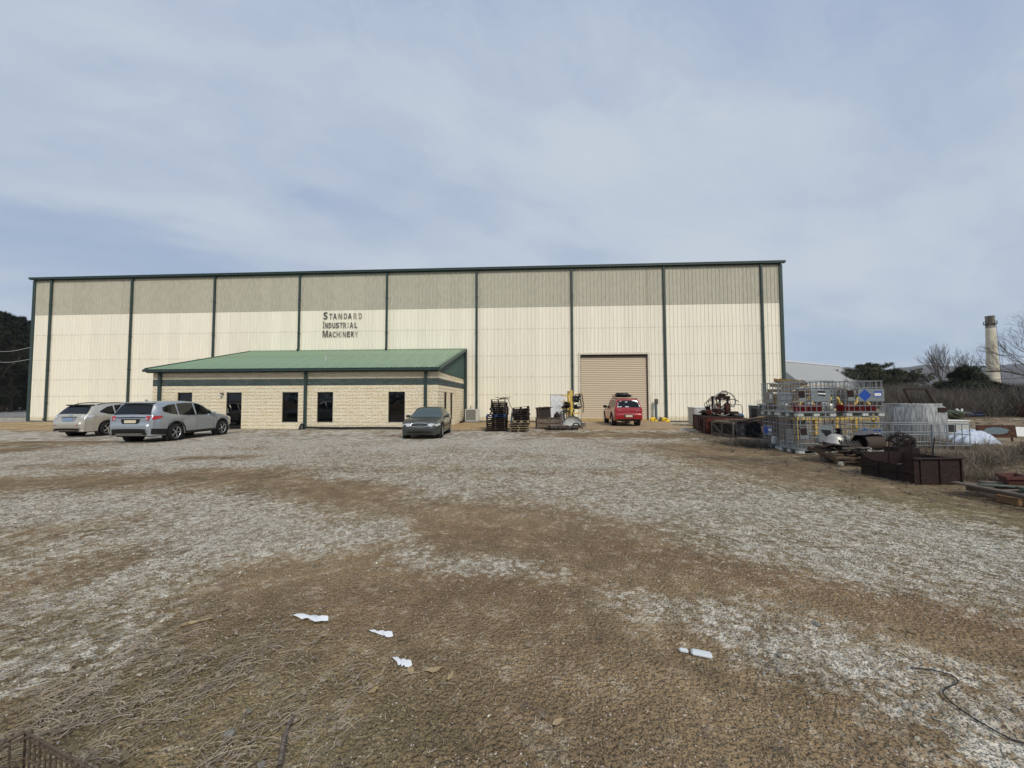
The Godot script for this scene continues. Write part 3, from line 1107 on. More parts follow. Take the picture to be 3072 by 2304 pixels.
func letters(w: Node3D) -> void:
	var rows := [
		["STANDARD", 937.0, 958.5, [630, 745, 785, 870, 890, 985, 1030, 1125, 1175, 1260, 1285, 1380, 1425, 1520, 1565, 1655], 9.27, 8.665],
		["INDUSTRIAL", 965.0, 984.6, [620, 655, 675, 750, 770, 845, 870, 945, 960, 1045, 1060, 1145, 1155, 1240, 1275, 1295, 1330, 1420, 1455, 1530], 8.47, 7.895],
		["MACHINERY", 992.0, 1012.0, [610, 750, 770, 860, 875, 960, 980, 1065, 1085, 1110, 1145, 1230, 1255, 1335, 1360, 1440, 1465, 1540], 7.70, 7.13],
	]
	var font := SystemFont.new()
	font.font_names = PackedStringArray(["Droid Sans"])
	font.font_weight = 700
	var nrm := Vector3(sin(ANG), 0, cos(ANG))
	var along := Vector3(cos(ANG), 0, -sin(ANG))
	var worn := {"STANDARD": "0,1,0,1,1,0,2,2", "INDUSTRIAL": "0,0,0,0,0,1,1,0,0,0", "MACHINERY": "0,0,1,1,2,1,0,0,2"}
	for row in rows:
		var word: String = row[0]
		var how: PackedStringArray = worn[word].split(",")
		for k in word.length():
			var ends := []
			for e in [row[3][k * 2], row[3][k * 2 + 1]]:
				var d := sight(900.0 + e / 8.848, (row[1] + row[2]) / 2)
				var t := (WALL - Vector3(0, EYE, 0)).dot(nrm) / d.dot(nrm)
				ends.append((Vector3(0, EYE, 0) + d * t - WALL).dot(along))
			var tm := TextMesh.new()
			tm.text = word[k]
			tm.font = font
			tm.font_size = 64
			tm.pixel_size = 0.01
			tm.depth = 0.02
			tm.curve_step = 2.0
			var box3 := tm.get_aabb()
			var full: float = row[4] - row[5]
			var tall := full * (1.0 if k == 0 else 0.80)
			var wide: float = ends[1] - ends[0]
			var sx := wide / maxf(box3.size.x, 0.01)
			var sy := tall / maxf(box3.size.y, 0.01)
			var m: Material = [M.letter, M.letter_worn, M.letter_pale][int(how[k])]
			var o := put_mesh(tm, "letter", m, w, Transform3D(Basis.from_scale(Vector3(sx, sy, 1.0)), Vector3(ends[0] - box3.position.x * sx, row[5] - box3.position.y * sy, 0.06)))
			if int(how[k]) == 2:
				o.set_meta("label", "faded sign letter " + word[k])


# ------------------------------------------------------------------ office lean-to
const AU0 := 18.80
const AU1 := 37.0
const AOFF := 8.55
const COURSE := 0.2055


func split_block(sd: int, wd: float, ht: float) -> ArrayMesh:
	# split-faced concrete block: rough broken face, recessed joints all round
	var n := FastNoiseLite.new()
	n.seed = sd
	n.frequency = 5.0
	n.fractal_octaves = 2
	var nx := 6 if wd > 0.3 else 3
	var ny := 3
	var st := S()
	var p := []
	for j in ny + 1:
		for i in nx + 1:
			var x := lerpf(0.005, wd - 0.005, float(i) / nx)
			var y := lerpf(0.005, ht - 0.005, float(j) / ny)
			var edge := i == 0 or j == 0 or i == nx or j == ny
			var z := 0.018 if edge else 0.026 + 0.036 * n.get_noise_2d(x + sd, y) + 0.018 * (hash1(sd * 31 + i * 7 + j * 3) - 0.5)
			if not edge:
				x += (hash1(sd + i * 5 + j) - 0.5) * 0.03
				y += (hash1(sd + i * 3 + j * 11) - 0.5) * 0.03
			p.append(Vector3(x, y, z))
	for j in ny:
		for i in nx:
			var a := j * (nx + 1) + i
			var b := a + nx + 1
			if (i + j + sd) % 2:
				poly(st, [p[a], p[a + 1], p[b + 1]], Vector3.BACK)
				poly(st, [p[a], p[b + 1], p[b]], Vector3.BACK)
			else:
				poly(st, [p[a], p[a + 1], p[b]], Vector3.BACK)
				poly(st, [p[a + 1], p[b + 1], p[b]], Vector3.BACK)
	# short sides back to the mortar plane
	for e in [[0, nx, Vector3.DOWN], [ny * (nx + 1), ny * (nx + 1) + nx, Vector3.UP], [0, ny * (nx + 1), Vector3.LEFT], [nx, ny * (nx + 1) + nx, Vector3.RIGHT]]:
		var a: Vector3 = p[e[0]]
		var b: Vector3 = p[e[1]]
		poly(st, [a, b, Vector3(b.x, b.y, -0.02), Vector3(a.x, a.y, -0.02)], e[2])
	return done(st)


func build_annex() -> void:
	var base := WALL + Vector3(sin(ANG), 0, cos(ANG)) * 0.05
	var w := thing("office_annex", "low tan split-face block office with green metal roof against the warehouse", "office", base, ANG)
	# openings: [u0, u1, y0, y1]; the front wall faces +z at AOFF, the right wall faces +x at AU1
	var front := [[20.46, 21.44, 0.42, 2.27], [23.68, 24.68, 0.0, 2.27], [27.29, 28.31, 0.42, 2.27], [29.52, 30.52, 0.42, 2.27], [33.98, 35.0, 0.42, 2.27]]
	var side := [[AOFF - 7.0, AOFF - 6.04, 0.42, 2.27], [AOFF - 5.12, AOFF - 4.22, 0.42, 2.27]]
	var full := []
	var half := []
	for v in 6:
		full.append(split_block(v + 1, 0.4064, COURSE))
		half.append(split_block(v + 21, 0.2032, COURSE))
	# every block: [transform, mesh, material, distance]
	var list := []
	var eye := w.transform.affine_inverse() * Vector3(0, EYE, 0)
	var walls := [[AU0, AU1, front, Transform3D(Basis(), Vector3(0, 0, AOFF))], [0.0, AOFF - 0.02, side, Transform3D(Basis(Vector3.UP, PI / 2), Vector3(AU1, 0, AOFF))]]
	for wl in walls:
		for cr in 17:
			var y := cr * COURSE
			var x: float = wl[0] + 0.0
			var first := cr % 2 == 1
			while x < wl[1] - 0.06:
				var wd := 0.2032 if first else 0.4064
				first = false
				if x + wd > wl[1]:
					wd = wl[1] - x
				var skip := false
				var cut_to := x + wd
				for o in wl[2]:
					if y + COURSE * 0.5 > o[2] and y + COURSE * 0.5 < o[3]:
						if x >= o[0] - 0.03 and x < o[1] - 0.03:
							skip = true
							cut_to = o[1]
						elif x < o[0] - 0.03 and x + wd > o[0]:
							wd = o[0] - x
							cut_to = o[0]
				if not skip and wd > 0.05:
					var h := int(hash1(list.size() * 5 + 3) * 6.0)
					var src: ArrayMesh = full[h] if wd > 0.25 else half[h]
					var nominal := 0.4064 if wd > 0.25 else 0.2032
					var xf: Transform3D = wl[3] * Transform3D(Basis.from_scale(Vector3(wd / nominal, 1, 1)), Vector3(x, y, 0))
					var band := cr == 13 or cr == 14
					var mk: String = (["band_a", "band_b"] if band else ["block_a", "block_b", "block_c"])[int(hash1(list.size() * 11) * (2.0 if band else 3.0))]
					list.append([xf, src, mk, xf.origin.distance_to(eye)])
				x = cut_to
	list.sort_custom(func(a, b): return a[3] < b[3])
	var rest := {}
	for i in list.size():
		var e: Array = list[i]
		if i < 300:
			put_mesh(e[1], "block", M[e[2]], w, e[0])
		else:
			if not rest.has(e[2]):
				var s0 := SurfaceTool.new()
				s0.begin(Mesh.PRIMITIVE_TRIANGLES)
				rest[e[2]] = s0
			rest[e[2]].append_from(e[1], 0, e[0])
	for k in rest:
		stuff(put_mesh(rest[k].commit(), "blockwork", M[k], w))
	# mortar core behind the block faces, left round the openings
	var st := S()
	wall_core(st, front, AU0 + 0.02, AU1 - 0.03, 3.49, Transform3D(Basis(), Vector3(0, 0, AOFF - 0.10)))
	wall_core(st, side, 0.03, AOFF - 0.1, 3.49, Transform3D(Basis(Vector3.UP, PI / 2), Vector3(AU1 - 0.10, 0, AOFF)))
	put(st, "mortar", M.mortar, w)
	st = S()
	box(st, Vector3(AU0 + 0.1, 1.75, AOFF / 2), Vector3(0.2, 3.49, AOFF - 0.4))
	put(st, "left_wall", M.block_b, w)
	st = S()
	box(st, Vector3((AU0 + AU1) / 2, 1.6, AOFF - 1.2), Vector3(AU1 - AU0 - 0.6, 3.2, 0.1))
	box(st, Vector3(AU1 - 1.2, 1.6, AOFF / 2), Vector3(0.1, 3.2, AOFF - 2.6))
	put(st, "interior_shade", M.undercoat_shade, w)  # bare sheets behind the panes; room shade is put into their dark colour
	# windows and the door
	for o in [front[0], front[2], front[3], front[4]]:
		window(w, o, Transform3D(Basis(), Vector3(0, 0, AOFF)))
	for o in side:
		window(w, o, Transform3D(Basis(Vector3.UP, PI / 2), Vector3(AU1, 0, AOFF)))
	var d := Node3D.new()
	d.name = "door"
	d.position = Vector3(front[1][0], 0, AOFF)
	w.add_child(d)
	st = S()
	for b in [[0.03, 1.13, 0.06, 2.27], [0.97, 1.13, 0.06, 2.27], [0.5, 2.24, 0.88, 0.06], [0.5, 0.10, 0.88, 0.20], [0.5, 1.0, 0.88, 0.05]]:
		rbox(st, Vector3(b[0], b[1], -0.06), Vector3(b[2], b[3], 0.06), 0.006)
	put(st, "frame", M.black_metal, d)
	st = S()
	box(st, Vector3(0.5, 1.2, -0.075), Vector3(0.88, 2.1, 0.012))
	put(st, "pane", M.pane, d)
	st = S()
	rbox(st, Vector3(0.13, 1.12, 0.0), Vector3(0.06, 0.24, 0.05), 0.01)
	put(st, "handle", M.chrome, d)
	# wall lamp beside the door
	var lamp := Node3D.new()
	lamp.name = "wall_lamp"
	lamp.position = Vector3(23.40, 2.12, AOFF + 0.05)
	w.add_child(lamp)
	st = S()
	rbox(st, Vector3(0.06, 0.07, 0.06), Vector3(0.16, 0.08, 0.16), 0.02)
	put(st, "bracket", mat("lamp_bronze", c8(74, 56, 48), 0.5), lamp)
	st = S()
	lathe(st, [Vector2(0.0, -0.12), Vector2(0.06, -0.11), Vector2(0.075, 0.0), Vector2(0.07, 0.04)], 10, Transform3D(Basis(), Vector3(0.02, 0, 0.08)))
	put(st, "globe", M.label_white, lamp)
	# roof sheets: from the eave at z 8.9 up to the warehouse wall
	var z1 := AOFF + 0.33
	var ye := 3.72
	var yr := 5.95
	var slope := Vector3(0, yr - ye, -z1 + 0.04)
	var run := slope.length()
	var sheet := rib_panel(0.914, 3, 0.03)
	# panel x stays along u, panel y runs up the slope, panel z is the roof's normal
	var b := Basis(Vector3.RIGHT, slope.normalized() * run, Vector3.RIGHT.cross(slope.normalized()))
	var x := AU0 - 0.22
	while x < AU1 + 0.2:
		var wd := minf(0.914, AU1 + 0.2 - x)
		if wd > 0.03:
			put_mesh(sheet, "roof_panel", M.roof_green, w, Transform3D(Basis(Vector3(wd / 0.914, 0, 0), b.y, b.z), Vector3(x, ye, z1)))
		x += wd
	st = S()
	for e in [[0.0, 0.03]]:
		poly(st, [Vector3(AU0 - 0.18, ye - 0.10, z1 - 0.03), Vector3(AU1 + 0.16, ye - 0.10, z1 - 0.03), Vector3(AU1 + 0.16, yr - 0.10, 0.02), Vector3(AU0 - 0.18, yr - 0.10, 0.02)], Vector3.DOWN)
	put(st, "roof_deck", M.trim_dark, w)
	# rake trims along both sloping edges, flashing at the wall
	for e in [AU0 - 0.24, AU1 + 0.22]:
		st = S()
		var mid := Vector3(e, (ye + yr) / 2 - 0.02, z1 / 2)
		box(st, mid, Vector3(0.07, 0.20, run), Basis(Vector3.RIGHT, slope.normalized().cross(Vector3.RIGHT) * -1.0, -slope.normalized()))
		put(st, "rake_trim", M.gable_green, w)
	st = S()
	box(st, Vector3((AU0 + AU1) / 2, yr + 0.03, 0.07), Vector3(AU1 - AU0 + 0.5, 0.10, 0.08))
	put(st, "flashing", M.roof_green, w)
	# eave gutter and soffit
	st = S()
	box(st, Vector3((AU0 + AU1) / 2, 3.615, z1 + 0.07), Vector3(AU1 - AU0 + 0.5, 0.13, 0.14))
	box(st, Vector3((AU0 + AU1) / 2, 3.69, z1 + 0.14), Vector3(AU1 - AU0 + 0.52, 0.04, 0.04))
	put(st, "gutter", M.trim, w)
	st = S()
	box(st, Vector3((AU0 + AU1) / 2, 3.54, z1 - 0.14), Vector3(AU1 - AU0 + 0.30, 0.09, 0.27))
	put(st, "soffit", M.trim_dark, w)
	# right gable: green ribbed sheets between the block wall and the roof
	x = 0.15
	while x < z1 - 0.4:
		var wd := minf(0.914, z1 - 0.4 - x)
		# panel runs from the wall (z small) to the front, its height follows the roof
		var zm := x + wd / 2
		var top := lerpf(yr, ye, zm / z1) - 0.12
		if top > 3.56:
			put_mesh(sheet, "gable_panel", M.gable_green, w, Transform3D(Basis(Vector3(0, 0, -1) * (wd / 0.914), Vector3.UP * (top - 3.50), Vector3(1, 0, 0)), Vector3(AU1 + 0.06, 3.50, x + wd)))
		x += wd
	st = S()
	poly(st, [Vector3(AU1 + 0.045, 3.5, 0.02), Vector3(AU1 + 0.045, 3.5, z1 - 0.2), Vector3(AU1 + 0.045, ye - 0.08, z1 - 0.2), Vector3(AU1 + 0.045, yr - 0.08, 0.02)], Vector3.RIGHT)
	put(st, "gable_backing", M.gable_green, w)
	st = S()
	poly(st, [Vector3(AU0 - 0.02, 3.5, 0.02), Vector3(AU0 - 0.02, 3.5, z1 - 0.2), Vector3(AU0 - 0.02, ye - 0.08, z1 - 0.2), Vector3(AU0 - 0.02, yr - 0.08, 0.02)], Vector3.LEFT)
	put(st, "left_gable", M.gable_green, w)
	st = S()
	rbox(st, Vector3(AU1 + 0.20, 3.0, 0.10), Vector3(0.20, 5.9, 0.20), 0.02)
	put(st, "corner_trim", M.trim, w)
	# downspouts on the front
	for u in [19.36, 28.83, 36.30]:
		st = S()
		rbox(st, Vector3(u, 1.86, AOFF + 0.12), Vector3(0.17, 3.36, 0.13), 0.015)
		var sp := put(st, "downspout", M.trim, w)
		st = S()
		box(st, Vector3(u, 3.53, AOFF + 0.24), Vector3(0.16, 0.12, 0.3))
		put(st, "outlet", M.trim_dark, sp)
	# plumbing vent on the roof
	st = S()
	var vz := z1 * (1.0 - (4.55 - ye) / (yr - ye))
	cyl(st, Vector3(28.35, 4.4, vz), Vector3(28.35, 4.86, vz), 0.06)
	put(st, "vent_pipe", M.plastic_white, w)
	# black corrugated drain pipes lying along the foot of the wall, things of their own
	var loc := w.transform
	drain(loc, [Vector3(28.95, 0.12, AOFF + 0.28), Vector3(31.0, 0.09, AOFF + 0.30), Vector3(33.5, 0.10, AOFF + 0.27), Vector3(36.6, 0.08, AOFF + 0.32)], "long black corrugated drain pipe along the foot of the tan block wall")
	drain(loc, [Vector3(AU1 + 0.25, 0.18, 0.6), Vector3(AU1 + 0.3, 0.14, 1.3), Vector3(AU1 + 0.25, 0.10, 2.6)], "short black drain pipe leaving the corner by the air conditioner")
	var boot := S()
	lathe(boot, [Vector2(0.20, 0.0), Vector2(0.19, 0.06), Vector2(0.09, 0.34), Vector2(0.0, 0.36)], 8, Transform3D(Basis(), loc * Vector3(28.72, 0, AOFF + 0.22)))
	tag(put(boot, "drain_boot", M.plastic_black, self), "black rubber boot under the middle downspout of the office", "drain boot")


func drain(loc: Transform3D, pts: Array, label: String) -> void:
	var path := curve(pts, 30)
	var st := S()
	var wpts := []
	for p in path:
		wpts.append(loc * p)
	# corrugated: rings swell and shrink along the run
	for i in wpts.size() - 1:
		var a: Vector3 = wpts[i]
		var b: Vector3 = wpts[i + 1]
		var m := a.lerp(b, 0.5)
		tube(st, [a, m], 0.075, 8, 0.06)
		tube(st, [m, b], 0.06, 8, 0.075)
	tag(put(st, "drain_pipe", M.plastic_black, self), label, "pipe")


func wall_core(st: SurfaceTool, holes: Array, a: float, b: float, h: float, xf: Transform3D) -> void:
	# slabs 0.18 m thick between and above the openings
	var x := a
	var hs := holes.duplicate()
	hs.sort_custom(func(p, q): return p[0] < q[0])
	for o in hs:
		core_box(st, x, o[0], 0.0, h, xf)
		core_box(st, o[0], o[1], o[3], h, xf)
		if o[2] > 0.0:
			core_box(st, o[0], o[1], 0.0, o[2], xf)
		x = o[1]
	core_box(st, x, b, 0.0, h, xf)


func core_box(st: SurfaceTool, a: float, b: float, y0: float, y1: float, xf: Transform3D) -> void:
	box(st, xf * Vector3((a + b) / 2, (y0 + y1) / 2, 0), Vector3(b - a, y1 - y0, 0.20), xf.basis)


func window(w: Node3D, o: Array, xf: Transform3D) -> void:
	var n := Node3D.new()
	n.name = "window"
	n.transform = xf * Transform3D(Basis(), Vector3(o[0], o[2], 0))
	w.add_child(n, true)
	var wd: float = o[1] - o[0]
	var ht: float = o[3] - o[2]
	var st := S()
	for b in [[0.03, ht / 2, 0.06, ht], [wd - 0.03, ht / 2, 0.06, ht], [wd / 2, ht - 0.03, wd - 0.12, 0.06], [wd / 2, 0.03, wd - 0.12, 0.06]]:
		rbox(st, Vector3(b[0], b[1], -0.07), Vector3(b[2], b[3], 0.06), 0.006)
	put(st, "frame", M.black_metal, n)
	st = S()
	box(st, Vector3(wd / 2, ht / 2, -0.085), Vector3(wd - 0.1, ht - 0.1, 0.012))
	put(st, "pane", M.pane, n)
	st = S()
	box(st, Vector3(wd / 2, -0.014, -0.03), Vector3(wd + 0.04, 0.028, 0.14))
	put(st, "sill", M.white_edge, n)


# ------------------------------------------------------------------ cars
# A car is lofted from rings set across a top profile that runs from the front bumper over the roof to the rear bumper.
# Local axes: the car faces -z, x to its right, y up, origin on the ground under its middle. s is the distance from the front bumper.
class Car:
	var len := 4.9
	var half := [] # (s, half width)
	var belt := [] # (s, height)
	var sill := 0.27
	var axle := []
	var wheel_r := 0.36
	var arch_r := 0.43
	var tumble := 0.76
	var st := [] # stations (s, y)
	var pass_roof := 0

	static func look(tab: Array, s: float) -> float:
		if s <= tab[0].x:
			return tab[0].y
		for i in tab.size() - 1:
			if s <= tab[i + 1].x:
				var t: float = (s - tab[i].x) / maxf(tab[i + 1].x - tab[i].x, 1e-5)
				t = t * t * (3.0 - 2.0 * t)
				return lerpf(tab[i].y, tab[i + 1].y, t)
		return tab[tab.size() - 1].y

	func bottom(s: float) -> float:
		var b := sill
		for a in axle:
			var d := absf(s - a)
			if d < arch_r:
				b = maxf(b, wheel_r + sqrt(arch_r * arch_r - d * d))
		return b

	func ring(i: float) -> Array:
		# half ring as (x, y), from the top centre down to the lower edge
		var k := clampi(int(floor(i)), 0, st.size() - 2)
		var p: Vector2 = st[k].lerp(st[k + 1], clampf(i - k, 0.0, 1.0))
		var w := look(half, p.x)
		var bl := look(belt, p.x)
		var yb := minf(bottom(p.x), p.y - 0.03)
		var yl := minf(bl, p.y - 0.035)
		yl = maxf(yl, yb + 0.01)
		var g := clampf((p.y - bl) / 0.42, 0.0, 1.0)
		var wr := w * lerpf(0.90, tumble, g)
		var dr := lerpf(0.02, 0.075, g)
		return [Vector2(0, p.y), Vector2(wr * 0.5, p.y - dr * 0.10), Vector2(wr * 0.82, p.y - dr * 0.38), Vector2(wr, maxf(p.y - dr, yl + 0.005)), Vector2(w * 0.955, yl), Vector2(w * 0.992, lerpf(yl, yb, 0.16)), Vector2(w, lerpf(yl, yb, 0.45)), Vector2(w * 0.985, lerpf(yl, yb, 0.8)), Vector2(w * 0.955, yb)]

	func at_s(s: float) -> float:
		# station index where the profile passes s between the bumpers
		for i in range(1, st.size()):
			if st[i].x >= s and st[i].y > sill + 0.35:
				var d: float = st[i].x - st[i - 1].x
				return i - 1 + (clampf((s - st[i - 1].x) / d, 0.0, 1.0) if d > 1e-5 else 0.0)
		return st.size() - 1.0

	func rear_at(y: float) -> float:
		for i in range(pass_roof, st.size() - 1):
			if st[i + 1].y <= y:
				var d: float = st[i].y - st[i + 1].y
				return i + clampf((st[i].y - y) / maxf(d, 1e-5), 0.0, 1.0)
		return st.size() - 1.0

	func front_at(y: float) -> float:
		for i in range(0, pass_roof):
			if st[i + 1].y >= y:
				var d: float = st[i + 1].y - st[i].y
				return i + clampf((y - st[i].y) / maxf(d, 1e-5), 0.0, 1.0)
		return 0.0

	func place(s: float, x: float, y: float) -> Vector3:
		return Vector3(x, y, s - len / 2)

	func s_of(i: float) -> float:
		var k := clampi(int(floor(i)), 0, st.size() - 2)
		return lerpf(st[k].x, st[k + 1].x, clampf(i - k, 0.0, 1.0))

	func top_point(i: float, frac: float) -> Vector3:
		var r := ring(i)
		var f := absf(frac) * 3.0
		var k := clampi(int(floor(f)), 0, 2)
		var p: Vector2 = r[k].lerp(r[k + 1], f - k)
		return place(s_of(i), p.x * signf(frac), p.y)

	func side_point(s: float, y: float, sgn: float) -> Vector3:
		var r := ring(at_s(s))
		for k in range(2, 8):
			if r[k + 1].y <= y:
				var d: float = r[k].y - r[k + 1].y
				var t := clampf((r[k].y - y) / maxf(d, 1e-5), 0.0, 1.0)
				var p: Vector2 = r[k].lerp(r[k + 1], t)
				return place(s, p.x * sgn, y)
		return place(s, r[8].x * sgn, y)


func car_new(length: float, profile: Array, half: Array, belt: Array, axle: Array, wheel_r: float, sill: float, tumble: float) -> Car:
	var c := Car.new()
	c.len = length
	c.half = half
	c.belt = belt
	c.axle = axle
	c.wheel_r = wheel_r
	c.arch_r = wheel_r + 0.075
	c.sill = sill
	c.tumble = tumble
	var fine := curve(profile, 5)
	var list := [fine[0]]
	for i in range(1, fine.size()):
		var a: Vector2 = fine[i - 1]
		var b: Vector2 = fine[i]
		var n := maxi(1, int(ceil(absf(b.x - a.x) / 0.04)))
		for k in range(1, n + 1):
			list.append(a.lerp(b, float(k) / n))
	c.st = list
	for i in list.size():
		if list[i].y > list[c.pass_roof].y:
			c.pass_roof = i
	return c


func car_body(c: Car, m: Material, root: Node3D) -> void:
	var st := S(true)
	var rings := []
	for i in c.st.size():
		var r := c.ring(i)
		var full := []
		for k in range(8, 0, -1):
			full.append(c.place(c.st[i].x, -r[k].x, r[k].y))
		for k in 9:
			full.append(c.place(c.st[i].x, r[k].x, r[k].y))
		rings.append(full)
	for i in rings.size() - 1:
		for k in 16:
			var a: Vector3 = rings[i][k]
			var b: Vector3 = rings[i][k + 1]
			var d: Vector3 = rings[i + 1][k + 1]
			var e: Vector3 = rings[i + 1][k]
			st.add_vertex(a); st.add_vertex(b); st.add_vertex(d)
			st.add_vertex(a); st.add_vertex(d); st.add_vertex(e)
	put(st, "body", m, root)
	# dark floor pan and wheel wells
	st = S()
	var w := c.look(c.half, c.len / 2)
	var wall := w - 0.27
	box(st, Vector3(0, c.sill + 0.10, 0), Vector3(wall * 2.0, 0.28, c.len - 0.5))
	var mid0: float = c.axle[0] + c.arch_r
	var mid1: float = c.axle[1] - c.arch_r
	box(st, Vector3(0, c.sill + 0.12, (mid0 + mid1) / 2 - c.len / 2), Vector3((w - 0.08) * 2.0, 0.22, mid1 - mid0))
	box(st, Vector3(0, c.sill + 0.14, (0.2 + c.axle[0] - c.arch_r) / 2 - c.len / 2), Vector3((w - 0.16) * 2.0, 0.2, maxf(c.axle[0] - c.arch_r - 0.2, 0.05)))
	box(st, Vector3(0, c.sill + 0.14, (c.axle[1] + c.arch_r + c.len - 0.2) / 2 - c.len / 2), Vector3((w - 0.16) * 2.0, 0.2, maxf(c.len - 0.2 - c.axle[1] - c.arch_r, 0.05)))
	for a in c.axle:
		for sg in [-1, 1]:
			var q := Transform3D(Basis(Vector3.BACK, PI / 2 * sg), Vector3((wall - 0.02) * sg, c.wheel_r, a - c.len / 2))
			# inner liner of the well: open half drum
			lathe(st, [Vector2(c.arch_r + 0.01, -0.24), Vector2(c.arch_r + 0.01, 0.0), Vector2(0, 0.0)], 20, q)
	put(st, "underbody", M.undercoat_shade, root)


func car_side(c: Car, called: String, m: Material, root: Node3D, cols: Array, off := 0.006, both := true) -> void:
	# cols: (s, y low, y high); a skin over the side of the body
	for sg in ([-1.0, 1.0] if both else [1.0]):
		var st := S(true)
		var ny := 4
		var pts := []
		for i in cols.size():
			var v: Vector3 = cols[i]
			var row := []
			for k in ny + 1:
				var y := lerpf(v.y, v.z, float(k) / ny)
				row.append(c.side_point(v.x, y, sg) + Vector3(off * sg, 0, 0))
			pts.append(row)
		for i in cols.size() - 1:
			for k in ny:
				poly(st, [pts[i][k], pts[i + 1][k], pts[i + 1][k + 1], pts[i][k + 1]], Vector3(sg, 0.3, 0))
		put(st, called, m, root)


func cols(pts: Array, n := 14) -> Array:
	# pts (s, low, high) interpolated
	var out := []
	for i in n + 1:
		var s := lerpf(pts[0].x, pts[pts.size() - 1].x, float(i) / n)
		for k in pts.size() - 1:
			if s <= pts[k + 1].x + 1e-6:
				var t: float = (s - pts[k].x) / maxf(pts[k + 1].x - pts[k].x, 1e-5)
				out.append(Vector3(s, lerpf(pts[k].y, pts[k + 1].y, t), lerpf(pts[k].z, pts[k + 1].z, t)))
				break
	return out


func car_top(c: Car, called: String, m: Material, root: Node3D, i0: float, i1: float, f0: float, f1: float, off := 0.008, fend0 := -9.0, fend1 := -9.0) -> void:
	# skin over the top, front or back between two stations and two fractions of the width; fend: other fractions at i1
	var st := S(true)
	var ni := 10
	var nf := 10
	if fend0 < -5.0:
		fend0 = f0
		fend1 = f1
	var pts := []
	for i in ni + 1:
		var t := float(i) / ni
		var row := []
		var k := lerpf(i0, i1, t)
		for j in nf + 1:
			var fr := lerpf(lerpf(f0, fend0, t), lerpf(f1, fend1, t), float(j) / nf)
			var p := c.top_point(k, fr)
			var nrm := (c.top_point(k + 0.5, fr) - c.top_point(k - 0.5, fr)).cross(c.top_point(k, fr + 0.03) - c.top_point(k, fr - 0.03)).normalized()
			var out := Vector3(p.x * 0.3, p.y - 0.75, p.z).normalized()
			if nrm.dot(out) < 0.0:
				nrm = -nrm
			row.append(p + nrm * off)
		pts.append(row)
	for i in ni:
		for j in nf:
			poly(st, [pts[i][j], pts[i + 1][j], pts[i + 1][j + 1], pts[i][j + 1]], Vector3(pts[i][j].x * 0.3, pts[i][j].y - 0.75, pts[i][j].z))
	put(st, called, m, root)


func car_wheels(c: Car, root: Node3D, spokes: int, tw: float, split := false, rim_m: Material = null) -> void:
	var w := c.look(c.half, c.len / 2)
	var R := c.wheel_r
	var rr := R * 0.70
	if rim_m == null:
		rim_m = M.rim
	var tst := S()
	lathe(tst, [Vector2(rr, 0.0), Vector2(R * 0.93, 0.008), Vector2(R, 0.045), Vector2(R, tw - 0.045), Vector2(R * 0.93, tw - 0.008), Vector2(rr, tw), Vector2(rr * 0.97, tw - 0.03), Vector2(rr * 0.97, 0.03), Vector2(rr, 0.0)], 28)
	var tm := done(tst)
	var rst := S()
	lathe(rst, [Vector2(rr * 0.99, tw - 0.012), Vector2(rr * 0.92, tw - 0.012), Vector2(rr * 0.90, tw - 0.05)], 28)
	lathe(rst, [Vector2(rr * 0.22, tw - 0.05), Vector2(rr * 0.22, tw - 0.022), Vector2(0, tw - 0.016)], 14)
	for k in spokes:
		var a := TAU * k / spokes
		if split:
			for d in [-0.085, 0.085]:
				bar(rst, Vector3(cos(a) * rr * 0.2, tw - 0.035, sin(a) * rr * 0.2), Vector3(cos(a + d) * rr * 0.93, tw - 0.028, sin(a + d) * rr * 0.93), 0.026, 0.03)
		else:
			bar(rst, Vector3(cos(a) * rr * 0.18, tw - 0.035, sin(a) * rr * 0.18), Vector3(cos(a) * rr * 0.93, tw - 0.028, sin(a) * rr * 0.93), 0.052, 0.03)
	var rm := done(rst)
	var dst := S()
	lathe(dst, [Vector2(rr * 0.97, tw - 0.09), Vector2(0, tw - 0.09)], 20)
	var dm := done(dst)
	for a in c.axle:
		for sg in [-1.0, 1.0]:
			var n := Node3D.new()
			n.name = "wheel"
			n.transform = Transform3D(Basis(Vector3.BACK, -PI / 2 * sg) * Basis(Vector3.UP, 0.3 + a), Vector3((w - 0.02 - tw) * sg, R, a - c.len / 2))
			root.add_child(n, true)
			put_mesh(tm, "tyre", M.tyre, n)
			put_mesh(rm, "rim", rim_m, n)
			put_mesh(dm, "brake_disc", M.rim_dark, n)


func car_seam(c: Car, root: Node3D, s0: float, s1: float, y0: float, y1: float) -> void:
	var st := S()
	for sg in [1.0]:
		var prev := Vector3.ZERO
		for k in 9:
			var t := k / 8.0
			var p := c.side_point(lerpf(s0, s1, t), lerpf(y0, y1, t), sg) + Vector3(0.003, 0, 0)
			if k > 0:
				var d := Vector3(0, 0, 0.006)
				poly(st, [prev - d, prev + d, p + d, p - d], Vector3.RIGHT)
			prev = p
	var mesh := done(st)
	put_mesh(mesh, "door_gap", M.car_black, root)
	put_mesh(mesh, "door_gap", M.car_black, root, Transform3D(Basis.from_scale(Vector3(-1, 1, 1)), Vector3.ZERO))


func car_box(c: Car, called: String, m: Material, root: Node3D, at: Vector3, size: Vector3, r: float, both := true, b := Basis()) -> void:
	for sg in ([1.0, -1.0] if both else [1.0]):
		var st := S()
		rbox(st, Vector3(at.x * sg, at.y, at.z), size, r, b if sg > 0 else Basis(Vector3(b.x.x, -b.x.y, -b.x.z), Vector3(-b.y.x, b.y.y, b.y.z), Vector3(-b.z.x, b.z.y, b.z.z)))
		put(st, called, m, root)


func V(x: float, y: float, z: float) -> Vector3:
	return Vector3(x, y, z)


